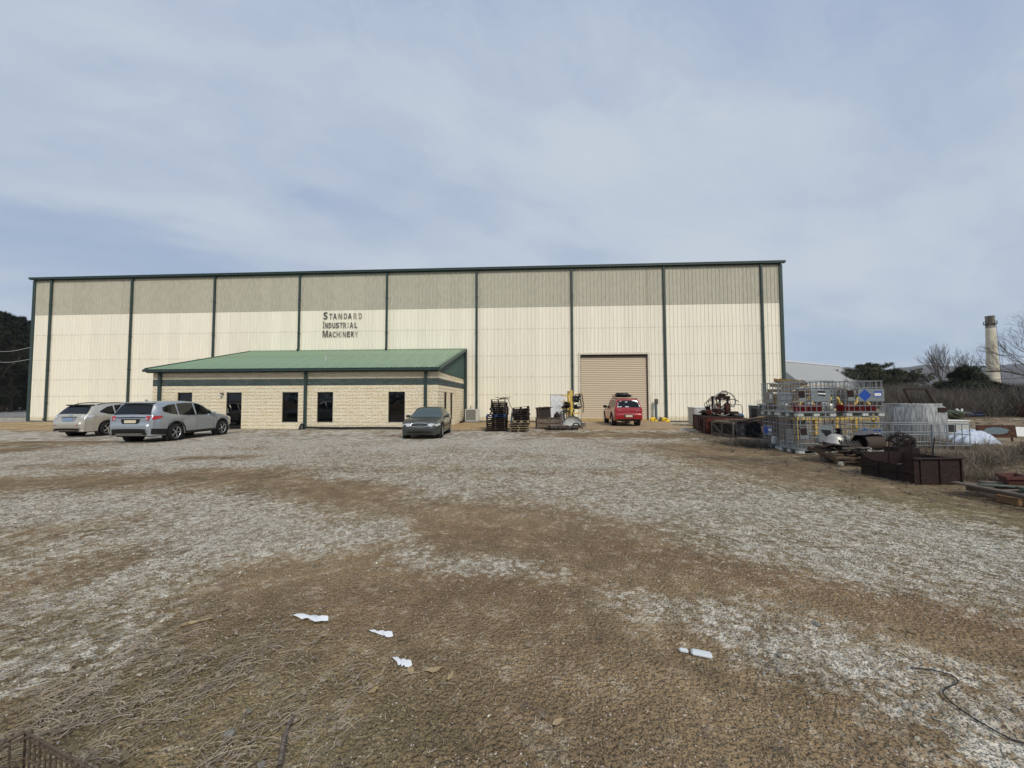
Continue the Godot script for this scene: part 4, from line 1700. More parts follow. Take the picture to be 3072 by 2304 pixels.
func P(x: float, y: float) -> Vector2:
	return Vector2(x, y)


func wheel_spot(x: float, y: float) -> Vector3:
	return ground_at(x, y)


func build_cars() -> void:
	silver_suv()
	champagne_suv()
	charcoal_sedan()
	red_suv()


func silver_suv() -> void:
	var c := car_new(4.94, [P(0.10, 0.24), P(0.03, 0.34), P(0.0, 0.55), P(0.03, 0.78), P(0.12, 0.95), P(0.40, 1.04), P(0.9, 1.11), P(1.28, 1.17), P(1.75, 1.44), P(2.1, 1.63), P(2.5, 1.73), P(3.2, 1.765), P(4.0, 1.74), P(4.42, 1.69), P(4.56, 1.63), P(4.70, 1.38), P(4.80, 1.17), P(4.86, 1.02), P(4.88, 0.84), P(4.94, 0.74), P(4.94, 0.52), P(4.88, 0.36), P(4.8, 0.30)],
		[P(0.0, 0.62), P(0.14, 0.80), P(0.5, 0.93), P(1.2, 0.985), P(2.6, 0.995), P(3.9, 0.985), P(4.5, 0.955), P(4.8, 0.87), P(4.94, 0.74)],
		[P(0.0, 0.9), P(1.1, 1.04), P(3.0, 1.08), P(4.6, 1.14), P(4.94, 1.16)], [0.94, 3.77], 0.375, 0.29, 0.75)
	var rr := wheel_spot(522, 1321)
	var fr := wheel_spot(669, 1303)
	var ahead := (fr - rr).normalized()
	ahead = (ahead + Vector3(-0.03, 0, -1.0)).normalized()
	var right := ahead.cross(Vector3.UP)
	var mid := rr - right * 0.87 + ahead * (3.77 - 2.47)
	var t := thing("silver_suv", "silver grey mid-size SUV with red tail lamps parked before the office door", "car", Vector3(mid.x, -0.01, mid.z), atan2(-ahead.x, -ahead.z), "cars parked in the yard")
	car_body(c, M.paint_silver, t)
	car_wheels(c, t, 5, 0.24, true)
	car_side(c, "side_window", M.glass_car, t, cols([V(1.52, 1.10, 1.14), V(1.95, 1.10, 1.42), V(2.35, 1.10, 1.60), V(2.62, 1.10, 1.64)]))
	car_side(c, "side_window", M.glass_car, t, cols([V(2.72, 1.11, 1.645), V(3.1, 1.11, 1.655), V(3.60, 1.12, 1.63)]))
	car_side(c, "side_window", M.glass_car, t, cols([V(3.68, 1.13, 1.62), V(4.05, 1.16, 1.57), V(4.34, 1.30, 1.46)]))
	car_side(c, "window_trim", M.chrome, t, cols([V(1.5, 1.078, 1.10), V(3.0, 1.085, 1.108), V(3.9, 1.115, 1.14), V(4.38, 1.28, 1.31)]), 0.009)
	car_top(c, "windscreen", M.glass_car, t, c.at_s(1.32), c.at_s(2.12), -0.93, 0.93, 0.006, -0.86, 0.86)
	car_top(c, "rear_window", M.glass_car, t, c.rear_at(1.60), c.rear_at(1.185), -0.86, 0.86, 0.008, -0.95, 0.95)
	# spoiler over the rear glass
	var st := S(true)
	rbox(st, V(0, 1.665, 4.56 - 2.47), V(1.30, 0.05, 0.24), 0.02)
	put(st, "spoiler", M.paint_silver, t)
	car_top(c, "tail_lamp", M.lamp_red, t, c.rear_at(1.12), c.rear_at(0.955), 0.62, 1.0, 0.012, 0.72, 1.0)
	car_top(c, "tail_lamp", M.lamp_red, t, c.rear_at(1.12), c.rear_at(0.955), -1.0, -0.62, 0.012, -1.0, -0.72)
	car_side(c, "tail_lamp", M.lamp_red, t, cols([V(4.46, 1.08, 1.125), V(4.62, 0.98, 1.13), V(4.84, 0.955, 1.12)]), 0.012)
	car_top(c, "lamp_insert", M.lamp_clear, t, c.rear_at(1.03), c.rear_at(0.99), 0.70, 0.86, 0.016)
	car_top(c, "lamp_insert", M.lamp_clear, t, c.rear_at(1.03), c.rear_at(0.99), -0.86, -0.70, 0.016)
	car_top(c, "garnish", M.car_black, t, c.rear_at(1.075), c.rear_at(1.035), -0.60, 0.60, 0.012)
	car_top(c, "rear_bumper_trim", M.car_black, t, c.rear_at(0.60), c.rear_at(0.36), -1.0, 1.0, 0.012)
	car_top(c, "skid_plate", M.rim, t, c.rear_at(0.42), c.rear_at(0.375), -0.62, 0.62, 0.02)
	car_top(c, "number_plate", M.plate, t, c.rear_at(0.955), c.rear_at(0.83), -0.215, 0.215, 0.018)
	car_top(c, "plate_recess", M.car_black, t, c.rear_at(1.0), c.rear_at(0.80), -0.36, 0.36, 0.010, -0.30, 0.30)
	car_top(c, "emblem", M.chrome, t, c.rear_at(1.15), c.rear_at(1.09), -0.075, 0.075, 0.014)
	car_side(c, "rocker_trim", M.car_black, t, cols([V(1.40, 0.29, 0.40), V(3.30, 0.29, 0.40)]), 0.012)
	car_side(c, "rear_corner_trim", M.car_black, t, cols([V(4.24, 0.30, 0.56), V(4.86, 0.37, 0.60)]), 0.010)
	for a in c.axle:
		arch_trim(c, t, a)
	for s in [[1.56, 1.60, 1.08, 0.42], [2.66, 2.68, 1.09, 0.42], [3.62, 3.42, 1.10, 0.78]]:
		car_seam(c, t, s[0], s[1], s[2], s[3])
	for s in [2.42, 3.44]:
		var p := c.side_point(s, 0.985, 1.0)
		car_box(c, "door_handle", M.paint_silver, t, p + V(0.012, 0, 0), V(0.03, 0.035, 0.20), 0.012)
	var mp := c.side_point(1.66, 1.12, 1.0)
	car_box(c, "door_mirror", M.paint_silver, t, mp + V(0.12, 0.03, 0.02), V(0.22, 0.15, 0.11), 0.04)
	st = S()
	tube(st, curve([V(0.1, 1.30, 4.78 - 2.47), V(0.35, 1.24, 4.815 - 2.47), V(0.5, 1.235, 4.815 - 2.47)], 5), 0.012, 5)
	put(st, "rear_wiper", M.car_black, t)
	st = S(true)
	rbox(st, V(0, 1.775, 4.2 - 2.47), V(0.05, 0.06, 0.16), 0.024)
	put(st, "antenna_fin", M.paint_silver, t)
	car_top(c, "headlamp", M.lamp_clear, t, c.front_at(0.80), c.front_at(0.93), 0.45, 1.0)
	car_top(c, "headlamp", M.lamp_clear, t, c.front_at(0.80), c.front_at(0.93), -1.0, -0.45)
	car_top(c, "grille", M.car_black, t, c.front_at(0.55), c.front_at(0.86), -0.42, 0.42)
	car_side(c, "headlamp", M.lamp_clear, t, cols([V(0.12, 0.80, 0.9), V(0.5, 0.88, 0.97)]), 0.01)


func arch_trim(c: Car, root: Node3D, a: float) -> void:
	# dark moulding round the wheel opening
	for sg in [-1.0, 1.0]:
		var st := S(true)
		var inner := []
		var outer := []
		for k in 17:
			var an := PI * k / 16.0
			var s := a - cos(an) * (c.arch_r - 0.004)
			var y := c.wheel_r + sin(an) * (c.arch_r - 0.004)
			var s2 := a - cos(an) * (c.arch_r + 0.045)
			var y2 := c.wheel_r + sin(an) * (c.arch_r + 0.045)
			var w := Car.look(c.half, s)
			inner.append(c.place(s, (w - 0.012) * sg, maxf(y, c.sill)))
			outer.append(c.place(s2, (Car.look(c.half, s2) + 0.006) * sg, maxf(y2, c.sill)))
		for k in 16:
			poly(st, [inner[k], inner[k + 1], outer[k + 1], outer[k]], V(sg, 0, 0))
		put(st, "arch_trim", M.car_black, root)


func champagne_suv() -> void:
	var c := car_new(4.73, [P(0.10, 0.24), P(0.03, 0.34), P(0.0, 0.52), P(0.04, 0.72), P(0.18, 0.86), P(0.5, 0.96), P(0.9, 1.03), P(1.15, 1.08), P(1.65, 1.36), P(2.05, 1.56), P(2.5, 1.65), P(3.1, 1.67), P(3.7, 1.63), P(4.05, 1.575), P(4.18, 1.53), P(4.42, 1.22), P(4.56, 1.05), P(4.63, 0.93), P(4.66, 0.80), P(4.73, 0.70), P(4.73, 0.50), P(4.66, 0.36), P(4.58, 0.30)],
		[P(0.0, 0.58), P(0.14, 0.76), P(0.5, 0.87), P(1.2, 0.915), P(2.6, 0.925), P(3.7, 0.915), P(4.3, 0.875), P(4.6, 0.79), P(4.73, 0.66)],
		[P(0.0, 0.85), P(1.1, 0.98), P(3.0, 1.03), P(4.3, 1.10), P(4.73, 1.10)], [0.92, 3.635], 0.36, 0.27, 0.74)
	var rr := wheel_spot(319, 1306)
	var rl := wheel_spot(222, 1306)
	var right := (rr - rl).normalized()
	var ahead := Vector3.UP.cross(right).normalized()
	ahead = (ahead + Vector3(0.02, 0, -1.2)).normalized()
	right = ahead.cross(Vector3.UP)
	var mid := rr - right * 0.80 + ahead * (3.635 - 2.365)
	var t := thing("champagne_suv", "champagne beige SUV with clear tail lamps and black roof rails behind the silver one", "car", Vector3(mid.x, -0.01, mid.z), atan2(-ahead.x, -ahead.z), "cars parked in the yard")
	car_body(c, M.paint_champagne, t)
	car_wheels(c, t, 5, 0.23)
	car_side(c, "side_window", M.glass_car, t, cols([V(1.42, 1.05, 1.08), V(1.9, 1.05, 1.40), V(2.2, 1.05, 1.52), V(2.5, 1.05, 1.56)]))
	car_side(c, "side_window", M.glass_car, t, cols([V(2.58, 1.06, 1.565), V(2.95, 1.06, 1.575), V(3.25, 1.07, 1.54)]))
	car_side(c, "side_window", M.glass_car, t, cols([V(3.32, 1.075, 1.53), V(3.6, 1.09, 1.46), V(3.98, 1.19, 1.25)]))
	car_top(c, "windscreen", M.glass_car, t, c.at_s(1.2), c.at_s(2.02), -0.93, 0.93, 0.006, -0.86, 0.86)
	car_top(c, "rear_window", M.glass_car, t, c.rear_at(1.49), c.rear_at(1.13), -0.86, 0.86, 0.008, -0.95, 0.95)
	var st := S(true)
	rbox(st, V(0, 1.55, 4.16 - 2.365), V(1.22, 0.06, 0.26), 0.02)
	put(st, "spoiler", M.car_black, t)
	for sg in [1.0, -1.0]:
		car_top(c, "tail_lamp", M.lamp_clear, t, c.rear_at(1.09), c.rear_at(0.93), 0.58 * sg, 1.0 * sg, 0.012, 0.70 * sg, 1.0 * sg)
	car_side(c, "tail_lamp", M.lamp_clear, t, cols([V(4.18, 1.02, 1.06), V(4.4, 0.95, 1.08), V(4.6, 0.93, 1.08)]), 0.012)
	car_top(c, "rear_bumper_trim", M.car_black, t, c.rear_at(0.44), c.rear_at(0.34), -1.0, 1.0, 0.012)
	car_top(c, "plate_recess", M.rim, t, c.rear_at(0.95), c.rear_at(0.76), -0.36, 0.36, 0.010, -0.28, 0.28)
	car_top(c, "garnish", M.car_black, t, c.rear_at(0.99), c.rear_at(0.955), -0.38, 0.38, 0.014)
	car_top(c, "number_plate", M.plate_blue, t, c.rear_at(0.92), c.rear_at(0.79), -0.22, 0.22, 0.018)
	car_top(c, "emblem", M.chrome, t, c.rear_at(1.09), c.rear_at(1.03), -0.08, 0.08, 0.014)
	for sg in [1.0, -1.0]:
		car_top(c, "bumper_reflector", M.lamp_red, t, c.rear_at(0.62), c.rear_at(0.58), 0.72 * sg, 0.96 * sg, 0.012)
	for s in [[1.5, 1.52, 1.03, 0.42], [2.53, 2.55, 1.04, 0.42], [3.28, 3.18, 1.05, 0.72]]:
		car_seam(c, t, s[0], s[1], s[2], s[3])
	for s in [2.36, 3.10]:
		var p := c.side_point(s, 0.95, 1.0)
		car_box(c, "door_handle", M.paint_champagne, t, p + V(0.012, 0, 0), V(0.03, 0.035, 0.19), 0.012)
	var mp := c.side_point(1.55, 1.06, 1.0)
	car_box(c, "door_mirror", M.paint_champagne, t, mp + V(0.11, 0.03, 0.02), V(0.2, 0.14, 0.11), 0.04)
	for sg in [1.0, -1.0]:
		st = S()
		var pts := []
		for k in 9:
			var s := lerpf(2.1, 3.95, k / 8.0)
			var q := c.top_point(c.at_s(s), 0.80 * sg)
			pts.append(q + V(0, 0.055 if k > 0 and k < 8 else 0.005, 0))
		tube(st, pts, 0.022, 6)
		put(st, "roof_rail", M.car_black, t)
	st = S()
	tube(st, curve([V(0.0, 1.17, 4.47 - 2.365), V(0.25, 1.155, 4.49 - 2.365), V(0.45, 1.15, 4.48 - 2.365)], 5), 0.012, 5)
	put(st, "rear_wiper", M.car_black, t)
	car_side(c, "rocker_trim", M.car_black, t, cols([V(1.36, 0.27, 0.36), V(3.18, 0.27, 0.36)]), 0.010)


func charcoal_sedan() -> void:
	# faces the camera
	var c := car_new(4.94, [P(0.14, 0.20), P(0.05, 0.28), P(0.0, 0.45), P(0.03, 0.60), P(0.12, 0.70), P(0.5, 0.80), P(1.0, 0.88), P(1.45, 0.93), P(1.75, 1.06), P(2.15, 1.28), P(2.5, 1.395), P(2.9, 1.43), P(3.3, 1.41), P(3.65, 1.32), P(4.0, 1.12), P(4.25, 1.00), P(4.6, 0.97), P(4.82, 0.93), P(4.9, 0.78), P(4.94, 0.6), P(4.92, 0.42), P(4.84, 0.30)],
		[P(0.0, 0.60), P(0.12, 0.76), P(0.4, 0.86), P(1.2, 0.915), P(2.6, 0.925), P(3.9, 0.905), P(4.5, 0.86), P(4.8, 0.78), P(4.94, 0.66)],
		[P(0.0, 0.70), P(1.3, 0.86), P(3.0, 0.92), P(4.2, 0.96), P(4.94, 0.94)], [0.98, 3.75], 0.325, 0.22, 0.70)
	var fl := wheel_spot(1215, 1312.8)
	var fr := wheel_spot(1325, 1311)
	var re := wheel_spot(1345, 1297)
	var ahead := (fr - re).normalized()
	ahead = (ahead + Vector3(0.0, 0, 0.6)).normalized()
	var right := ahead.cross(Vector3.UP)
	var mid := (fl + fr) / 2 - ahead * (2.47 - 0.98)
	var t := thing("charcoal_sedan", "dark charcoal four-door sedan with oval chrome grille facing the yard", "car", Vector3(mid.x, -0.01, mid.z), atan2(-ahead.x, -ahead.z), "cars parked in the yard")
	car_body(c, M.paint_charcoal, t)
	car_wheels(c, t, 7, 0.21)
	car_side(c, "side_window", M.glass_car, t, cols([V(1.80, 0.93, 0.96), V(2.15, 0.935, 1.17), V(2.45, 0.94, 1.31), V(2.82, 0.945, 1.345)]))
	car_side(c, "side_window", M.glass_car, t, cols([V(2.9, 0.95, 1.345), V(3.2, 0.955, 1.33), V(3.55, 0.965, 1.24), V(3.85, 0.99, 1.06)]))
	car_top(c, "windscreen", M.glass_clear, t, c.at_s(1.50), c.at_s(2.40), -0.93, 0.93, 0.006, -0.86, 0.86)
	car_top(c, "rear_window", M.glass_clear, t, c.at_s(3.42), c.at_s(4.15), -0.86, 0.86, 0.006, -0.90, 0.90)
	# what shows through the windscreen: mirror
	for sg in [1.0, -1.0]:
		car_top(c, "headlamp", M.lamp_clear, t, c.front_at(0.585), c.front_at(0.70), 0.46 * sg, 1.0 * sg, 0.010)
		car_side_one(c, "headlamp", M.lamp_clear, t, cols([V(0.08, 0.57, 0.665), V(0.3, 0.60, 0.70), V(0.42, 0.64, 0.70)]), 0.010, sg)
		car_top(c, "indicator", M.lamp_amber, t, c.front_at(0.60), c.front_at(0.645), 0.93 * sg, 1.0 * sg, 0.014)
	# oval grille with a chrome surround
	var g0 := c.front_at(0.655)
	var fz := c.top_point(g0, 0.0).z
	var st := S()
	var ring := []
	for k in 36:
		var a := TAU * k / 36
		var x := cos(a) * 0.40
		var y := 0.635 + sin(a) * 0.085
		var idx := c.front_at(clampf(y, 0.5, 0.72))
		ring.append(V(x, y, minf(c.top_point(idx, absf(x) / 0.8).z, fz + 0.05) - 0.012))
	tube(st, ring, 0.020, 7, -1.0, true)
	put(st, "grille_surround", M.chrome, t)
	st = S()
	var face := []
	for p in ring:
		face.append(p + V(0, 0, 0.004))
	var cen := V(0, 0.635, fz - 0.004)
	for k in 36:
		poly(st, [cen, face[k], face[(k + 1) % 36]], Vector3.FORWARD)
	var gr := put(st, "grille", M.car_black, t)
	for k in 11:
		st = S()
		var x := (k - 5) * 0.066
		var hh := 0.075 * sqrt(maxf(0.0, 1.0 - pow(x / 0.40, 2.0)))
		bar(st, V(x, 0.635 - hh, fz - 0.014), V(x, 0.635 + hh, fz - 0.014), 0.010, 0.012, Vector3.FORWARD)
		put(st, "grille_bar", M.steel_dark, gr)
	car_top(c, "bumper_strip", M.steel_grey, t, c.front_at(0.475), c.front_at(0.50), -1.0, 1.0, 0.012)
	car_top(c, "lower_intake", M.car_black, t, c.front_at(0.30), c.front_at(0.36), -0.85, 0.85, 0.012)
	car_top(c, "number_plate", M.paint_charcoal, t, c.front_at(0.39), c.front_at(0.46), -0.2, 0.2, 0.014)
	car_side(c, "side_moulding", M.car_black, t, cols([V(1.42, 0.50, 0.54), V(3.30, 0.51, 0.55)]), 0.012)
	for s in [[1.72, 1.70, 0.90, 0.34], [2.86, 2.86, 0.92, 0.34], [3.72, 3.45, 0.95, 0.56]]:
		car_seam(c, t, s[0], s[1], s[2], s[3])
	for s in [2.66, 3.56]:
		var p := c.side_point(s, 0.82, 1.0)
		car_box(c, "door_handle", M.paint_charcoal, t, p + V(0.012, 0, 0), V(0.03, 0.035, 0.18), 0.012)
	var mp := c.side_point(1.98, 0.94, 1.0)
	car_box(c, "door_mirror", M.paint_charcoal, t, mp + V(0.12, 0.02, 0.0), V(0.22, 0.13, 0.12), 0.04)
	car_top(c, "tail_lamp", M.lamp_red, t, c.rear_at(0.9), c.rear_at(0.78), -1.0, 1.0, 0.010)


func car_side_one(c: Car, called: String, m: Material, root: Node3D, cl: Array, off: float, sg: float) -> void:
	var st := S(true)
	var pts := []
	for v in cl:
		var row := []
		for k in 5:
			row.append(c.side_point(v.x, lerpf(v.y, v.z, k / 4.0), sg) + V(off * sg, 0, 0))
		pts.append(row)
	for i in pts.size() - 1:
		for k in 4:
			poly(st, [pts[i][k], pts[i + 1][k], pts[i + 1][k + 1], pts[i][k + 1]], V(sg, 0.3, 0))
	put(st, called, m, root)


func red_suv() -> void:
	var c := car_new(4.91, [P(0.10, 0.26), P(0.03, 0.36), P(0.0, 0.6), P(0.04, 0.85), P(0.15, 0.98), P(0.6, 1.06), P(1.2, 1.14), P(1.40, 1.18), P(1.75, 1.46), P(2.05, 1.66), P(2.4, 1.74), P(3.2, 1.765), P(4.1, 1.75), P(4.5, 1.71), P(4.64, 1.66), P(4.74, 1.36), P(4.80, 1.15), P(4.83, 0.95), P(4.84, 0.80), P(4.91, 0.74), P(4.91, 0.52), P(4.88, 0.42), P(4.82, 0.38)],
		[P(0.0, 0.64), P(0.14, 0.80), P(0.5, 0.88), P(1.2, 0.905), P(2.6, 0.91), P(4.3, 0.90), P(4.7, 0.865), P(4.84, 0.83), P(4.91, 0.78)],
		[P(0.0, 0.9), P(1.2, 1.06), P(3.0, 1.11), P(4.8, 1.16)], [0.86, 3.81], 0.385, 0.36, 0.76)
	var rl := wheel_spot(1838, 1280)
	var rr := wheel_spot(1915, 1280)
	var fl := wheel_spot(1826, 1272)
	var ahead := (fl - rl).normalized()
	var right := (rr - rl).normalized()
	ahead = (ahead + Vector3.UP.cross(right) + Vector3(0.05, 0, -1)).normalized()
	right = ahead.cross(Vector3.UP)
	var mid := (rl + rr) / 2 + ahead * (3.81 - 2.455)
	var t := thing("red_suv", "red SUV with stickers on its rear glass before the roll-up door", "car", Vector3(mid.x, 0.09, mid.z), atan2(-ahead.x, -ahead.z), "cars parked in the yard")
	car_body(c, M.paint_red, t)
	car_wheels(c, t, 5, 0.25)
	car_side(c, "side_window", M.glass_car, t, cols([V(1.62, 1.13, 1.17), V(1.9, 1.13, 1.45), V(2.15, 1.13, 1.62), V(2.5, 1.13, 1.655)]))
	car_side(c, "side_window", M.glass_car, t, cols([V(2.6, 1.14, 1.66), V(3.1, 1.14, 1.665), V(3.55, 1.14, 1.65)]))
	car_side(c, "side_window", M.glass_car, t, cols([V(3.65, 1.15, 1.65), V(4.1, 1.155, 1.63), V(4.48, 1.16, 1.58)]))
	car_top(c, "windscreen", M.glass_car, t, c.at_s(1.43), c.at_s(2.02), -0.93, 0.93, 0.006, -0.86, 0.86)
	car_top(c, "rear_window", M.glass_car, t, c.rear_at(1.62), c.rear_at(1.17), -0.86, 0.86, 0.008, -0.95, 0.95)
	# stickers round the edge of the rear glass
	for s in [[-0.80, 1.25, 0.10, 0.05], [-0.82, 1.36, 0.07, 0.06], [-0.80, 1.47, 0.08, 0.06], [-0.55, 1.58, 0.12, 0.03], [-0.12, 1.51, 0.10, 0.04], [0.30, 1.58, 0.10, 0.03], [0.76, 1.52, 0.09, 0.05], [0.79, 1.43, 0.08, 0.05], [0.82, 1.32, 0.08, 0.06], [-0.62, 1.215, 0.32, 0.04], [-0.08, 1.215, 0.13, 0.05], [0.84, 1.24, 0.07, 0.05]]:
		var half_f: float = s[2] / 1.36
		car_top(c, "sticker", M.label_white, t, c.rear_at(s[1] + s[3] / 2), c.rear_at(s[1] - s[3] / 2), s[0] - half_f, s[0] + half_f, 0.014)
	for sg in [1.0, -1.0]:
		car_top(c, "tail_lamp", M.lamp_red, t, c.rear_at(1.16), c.rear_at(0.84), 0.84 * sg, 1.0 * sg, 0.014)
	car_side(c, "tail_lamp", M.lamp_red, t, cols([V(4.62, 0.88, 1.14), V(4.80, 0.86, 1.15)]), 0.012)
	car_top(c, "number_plate", M.plate, t, c.rear_at(0.70), c.rear_at(0.58), -0.20, 0.20, 0.02)
	car_top(c, "plate_recess", M.car_black, t, c.rear_at(0.735), c.rear_at(0.55), -0.27, 0.27, 0.012)
	car_top(c, "gate_gap", M.car_black, t, c.rear_at(0.80), c.rear_at(0.785), -0.95, 0.95, 0.012)
	car_top(c, "badge", M.chrome, t, c.rear_at(1.0), c.rear_at(0.98), -0.75, -0.42, 0.012)
	car_top(c, "badge", M.chrome, t, c.rear_at(1.0), c.rear_at(0.98), 0.42, 0.75, 0.012)
	car_top(c, "bumper_base", M.car_black, t, c.rear_at(0.46), c.rear_at(0.39), -1.0, 1.0, 0.012)
	var st := S()
	cyl(st, V(0.42, 0.30, 4.55 - 2.455), V(0.42, 0.30, 4.9 - 2.455), 0.035, 8)
	put(st, "exhaust", M.steel_grey, t)
	st = S()
	cyl(st, V(-0.4, 0.33, 4.6 - 2.455), V(0.0, 0.33, 4.6 - 2.455), 0.07, 8)
	put(st, "silencer", M.steel_grey, t)
	st = S()
	box(st, V(0, 0.34, 4.86 - 2.455), V(0.10, 0.10, 0.16))
	box(st, V(0, 0.30, 4.95 - 2.455), V(0.22, 0.03, 0.06))
	put(st, "tow_hitch", M.steel_dark, t)
	for s in [[1.66, 1.66, 1.10, 0.46], [2.55, 2.57, 1.11, 0.46], [3.6, 3.42, 1.12, 0.86]]:
		car_seam(c, t, s[0], s[1], s[2], s[3])
	var mp := c.side_point(1.80, 1.14, 1.0)
	car_box(c, "door_mirror", M.car_black, t, mp + V(0.14, 0.06, 0.0), V(0.26, 0.19, 0.12), 0.05)
	for a in c.axle:
		arch_trim(c, t, a)
	for sg in [1.0, -1.0]:
		st = S()
		var pts := []
		for k in 9:
			var s := lerpf(2.2, 4.4, k / 8.0)
			pts.append(c.top_point(c.at_s(s), 0.86 * sg) + V(0, 0.05 if k > 0 and k < 8 else 0.0, 0))
		tube(st, pts, 0.02, 6)
		put(st, "roof_rail", M.car_black, t)
	# luggage basket with black bags on the roof: it lies on the car, so it is a thing of its own
	var rb := thing("roof_basket", "black roof basket loaded with dark bags on the red SUV", "roof basket", t.position + Vector3(0, 1.80, 0) - ahead * 0.3, t.rotation.y)
	st = S()
	for z in [-0.55, 0.0, 0.55]:
		bar(st, V(-0.52, 0.03, z), V(0.52, 0.03, z), 0.04, 0.03)
	put(st, "crossbars", M.black_metal, rb)
	st = S()
	for y in [0.05, 0.17]:
		tube(st, [V(-0.53, y, -0.62), V(0.53, y, -0.62), V(0.53, y, 0.62), V(-0.53, y, 0.62)], 0.014, 6, -1.0, true)
	for p in [V(-0.53, 0, -0.62), V(0.53, 0, -0.62), V(0.53, 0, 0.62), V(-0.53, 0, 0.62), V(0, 0, 0.62), V(0.53, 0, 0), V(-0.53, 0, 0), V(-0.27, 0, 0.62), V(0.27, 0, 0.62)]:
		tube(st, [p + V(0, 0.05, 0), p + V(0, 0.17, 0)], 0.011, 5)
	put(st, "rails", M.black_metal, rb)
	st = S(true)
	rbox(st, V(-0.02, 0.19, 0.1), V(0.80, 0.26, 0.9), 0.09)
	put(st, "bag", M.plastic_black, rb)
	st = S(true)
	rbox(st, V(0.44, 0.12, 0.35), V(0.14, 0.12, 0.3), 0.05)
	put(st, "bag", M.steel_dark, rb)


# ------------------------------------------------------------------ yard, left and middle
func piece(called: String, m: Material, root: Node, at: Vector3, size: Vector3, r := 0.006, b := Basis()) -> MeshInstance3D:
	var st := S()
	rbox(st, at, size, r, b)
	return put(st, called, m, root)


func pipe(called: String, m: Material, root: Node, pts: Array, r: float, sides := 6, per := 5, r1 := -1.0) -> MeshInstance3D:
	var st := S()
	tube(st, curve(pts, per) if per > 1 else pts, r, sides, r1)
	return put(st, called, m, root)


func drum(called: String, m: Material, root: Node, prof: Array, xf := Transform3D(), sides := 18) -> MeshInstance3D:
	var st := S()
	lathe(st, prof, sides, xf)
	return put(st, called, m, root)


var pallet_meshes := {}


func pallet_piece(key: String, size: Vector3) -> ArrayMesh:
	if not pallet_meshes.has(key):
		var st := S()
		rbox(st, Vector3.ZERO, size, 0.003)
		pallet_meshes[key] = done(st)
	return pallet_meshes[key]


func pallet(w: float, d: float, at: Vector3, turn: float, m: Material, label: String, group: String, blocks := false, notch := false) -> Node3D:
	# stringers run front to back; deck boards across; about 0.125 m high
	var t := thing("pallet", label, "pallet", at, turn, group)
	var sm := pallet_piece("stringer%.2f" % d, Vector3(0.038, 0.086, d))
	if blocks:
		sm = pallet_piece("block", Vector3(0.13, 0.086, 0.12))
	var dm := pallet_piece("deck%.2f" % w, Vector3(w, 0.018, 0.092))
	for k in 3:
		var x := (k - 1) * (w / 2 - 0.03)
		if blocks:
			for z in 3:
				put_mesh(sm, "block", m, t, Transform3D(Basis(), V((k - 1) * (w / 2 - 0.065), 0.062, (z - 1) * (d / 2 - 0.06))))
		else:
			put_mesh(sm, "stringer", m, t, Transform3D(Basis(), V(x, 0.062, 0)))
	var n := 6
	for k in n:
		var z := lerpf(-d / 2 + 0.047, d / 2 - 0.047, float(k) / (n - 1))
		put_mesh(dm, "deck_board", m, t, Transform3D(Basis(Vector3.UP, rng.randf_range(-0.012, 0.012)), V(rng.randf_range(-0.008, 0.008), 0.115, z)))
	for k in 3:
		var z := lerpf(-d / 2 + 0.047, d / 2 - 0.047, k / 2.0)
		put_mesh(dm, "bottom_board", m, t, Transform3D(Basis(), V(0, 0.009, z)))
	return t


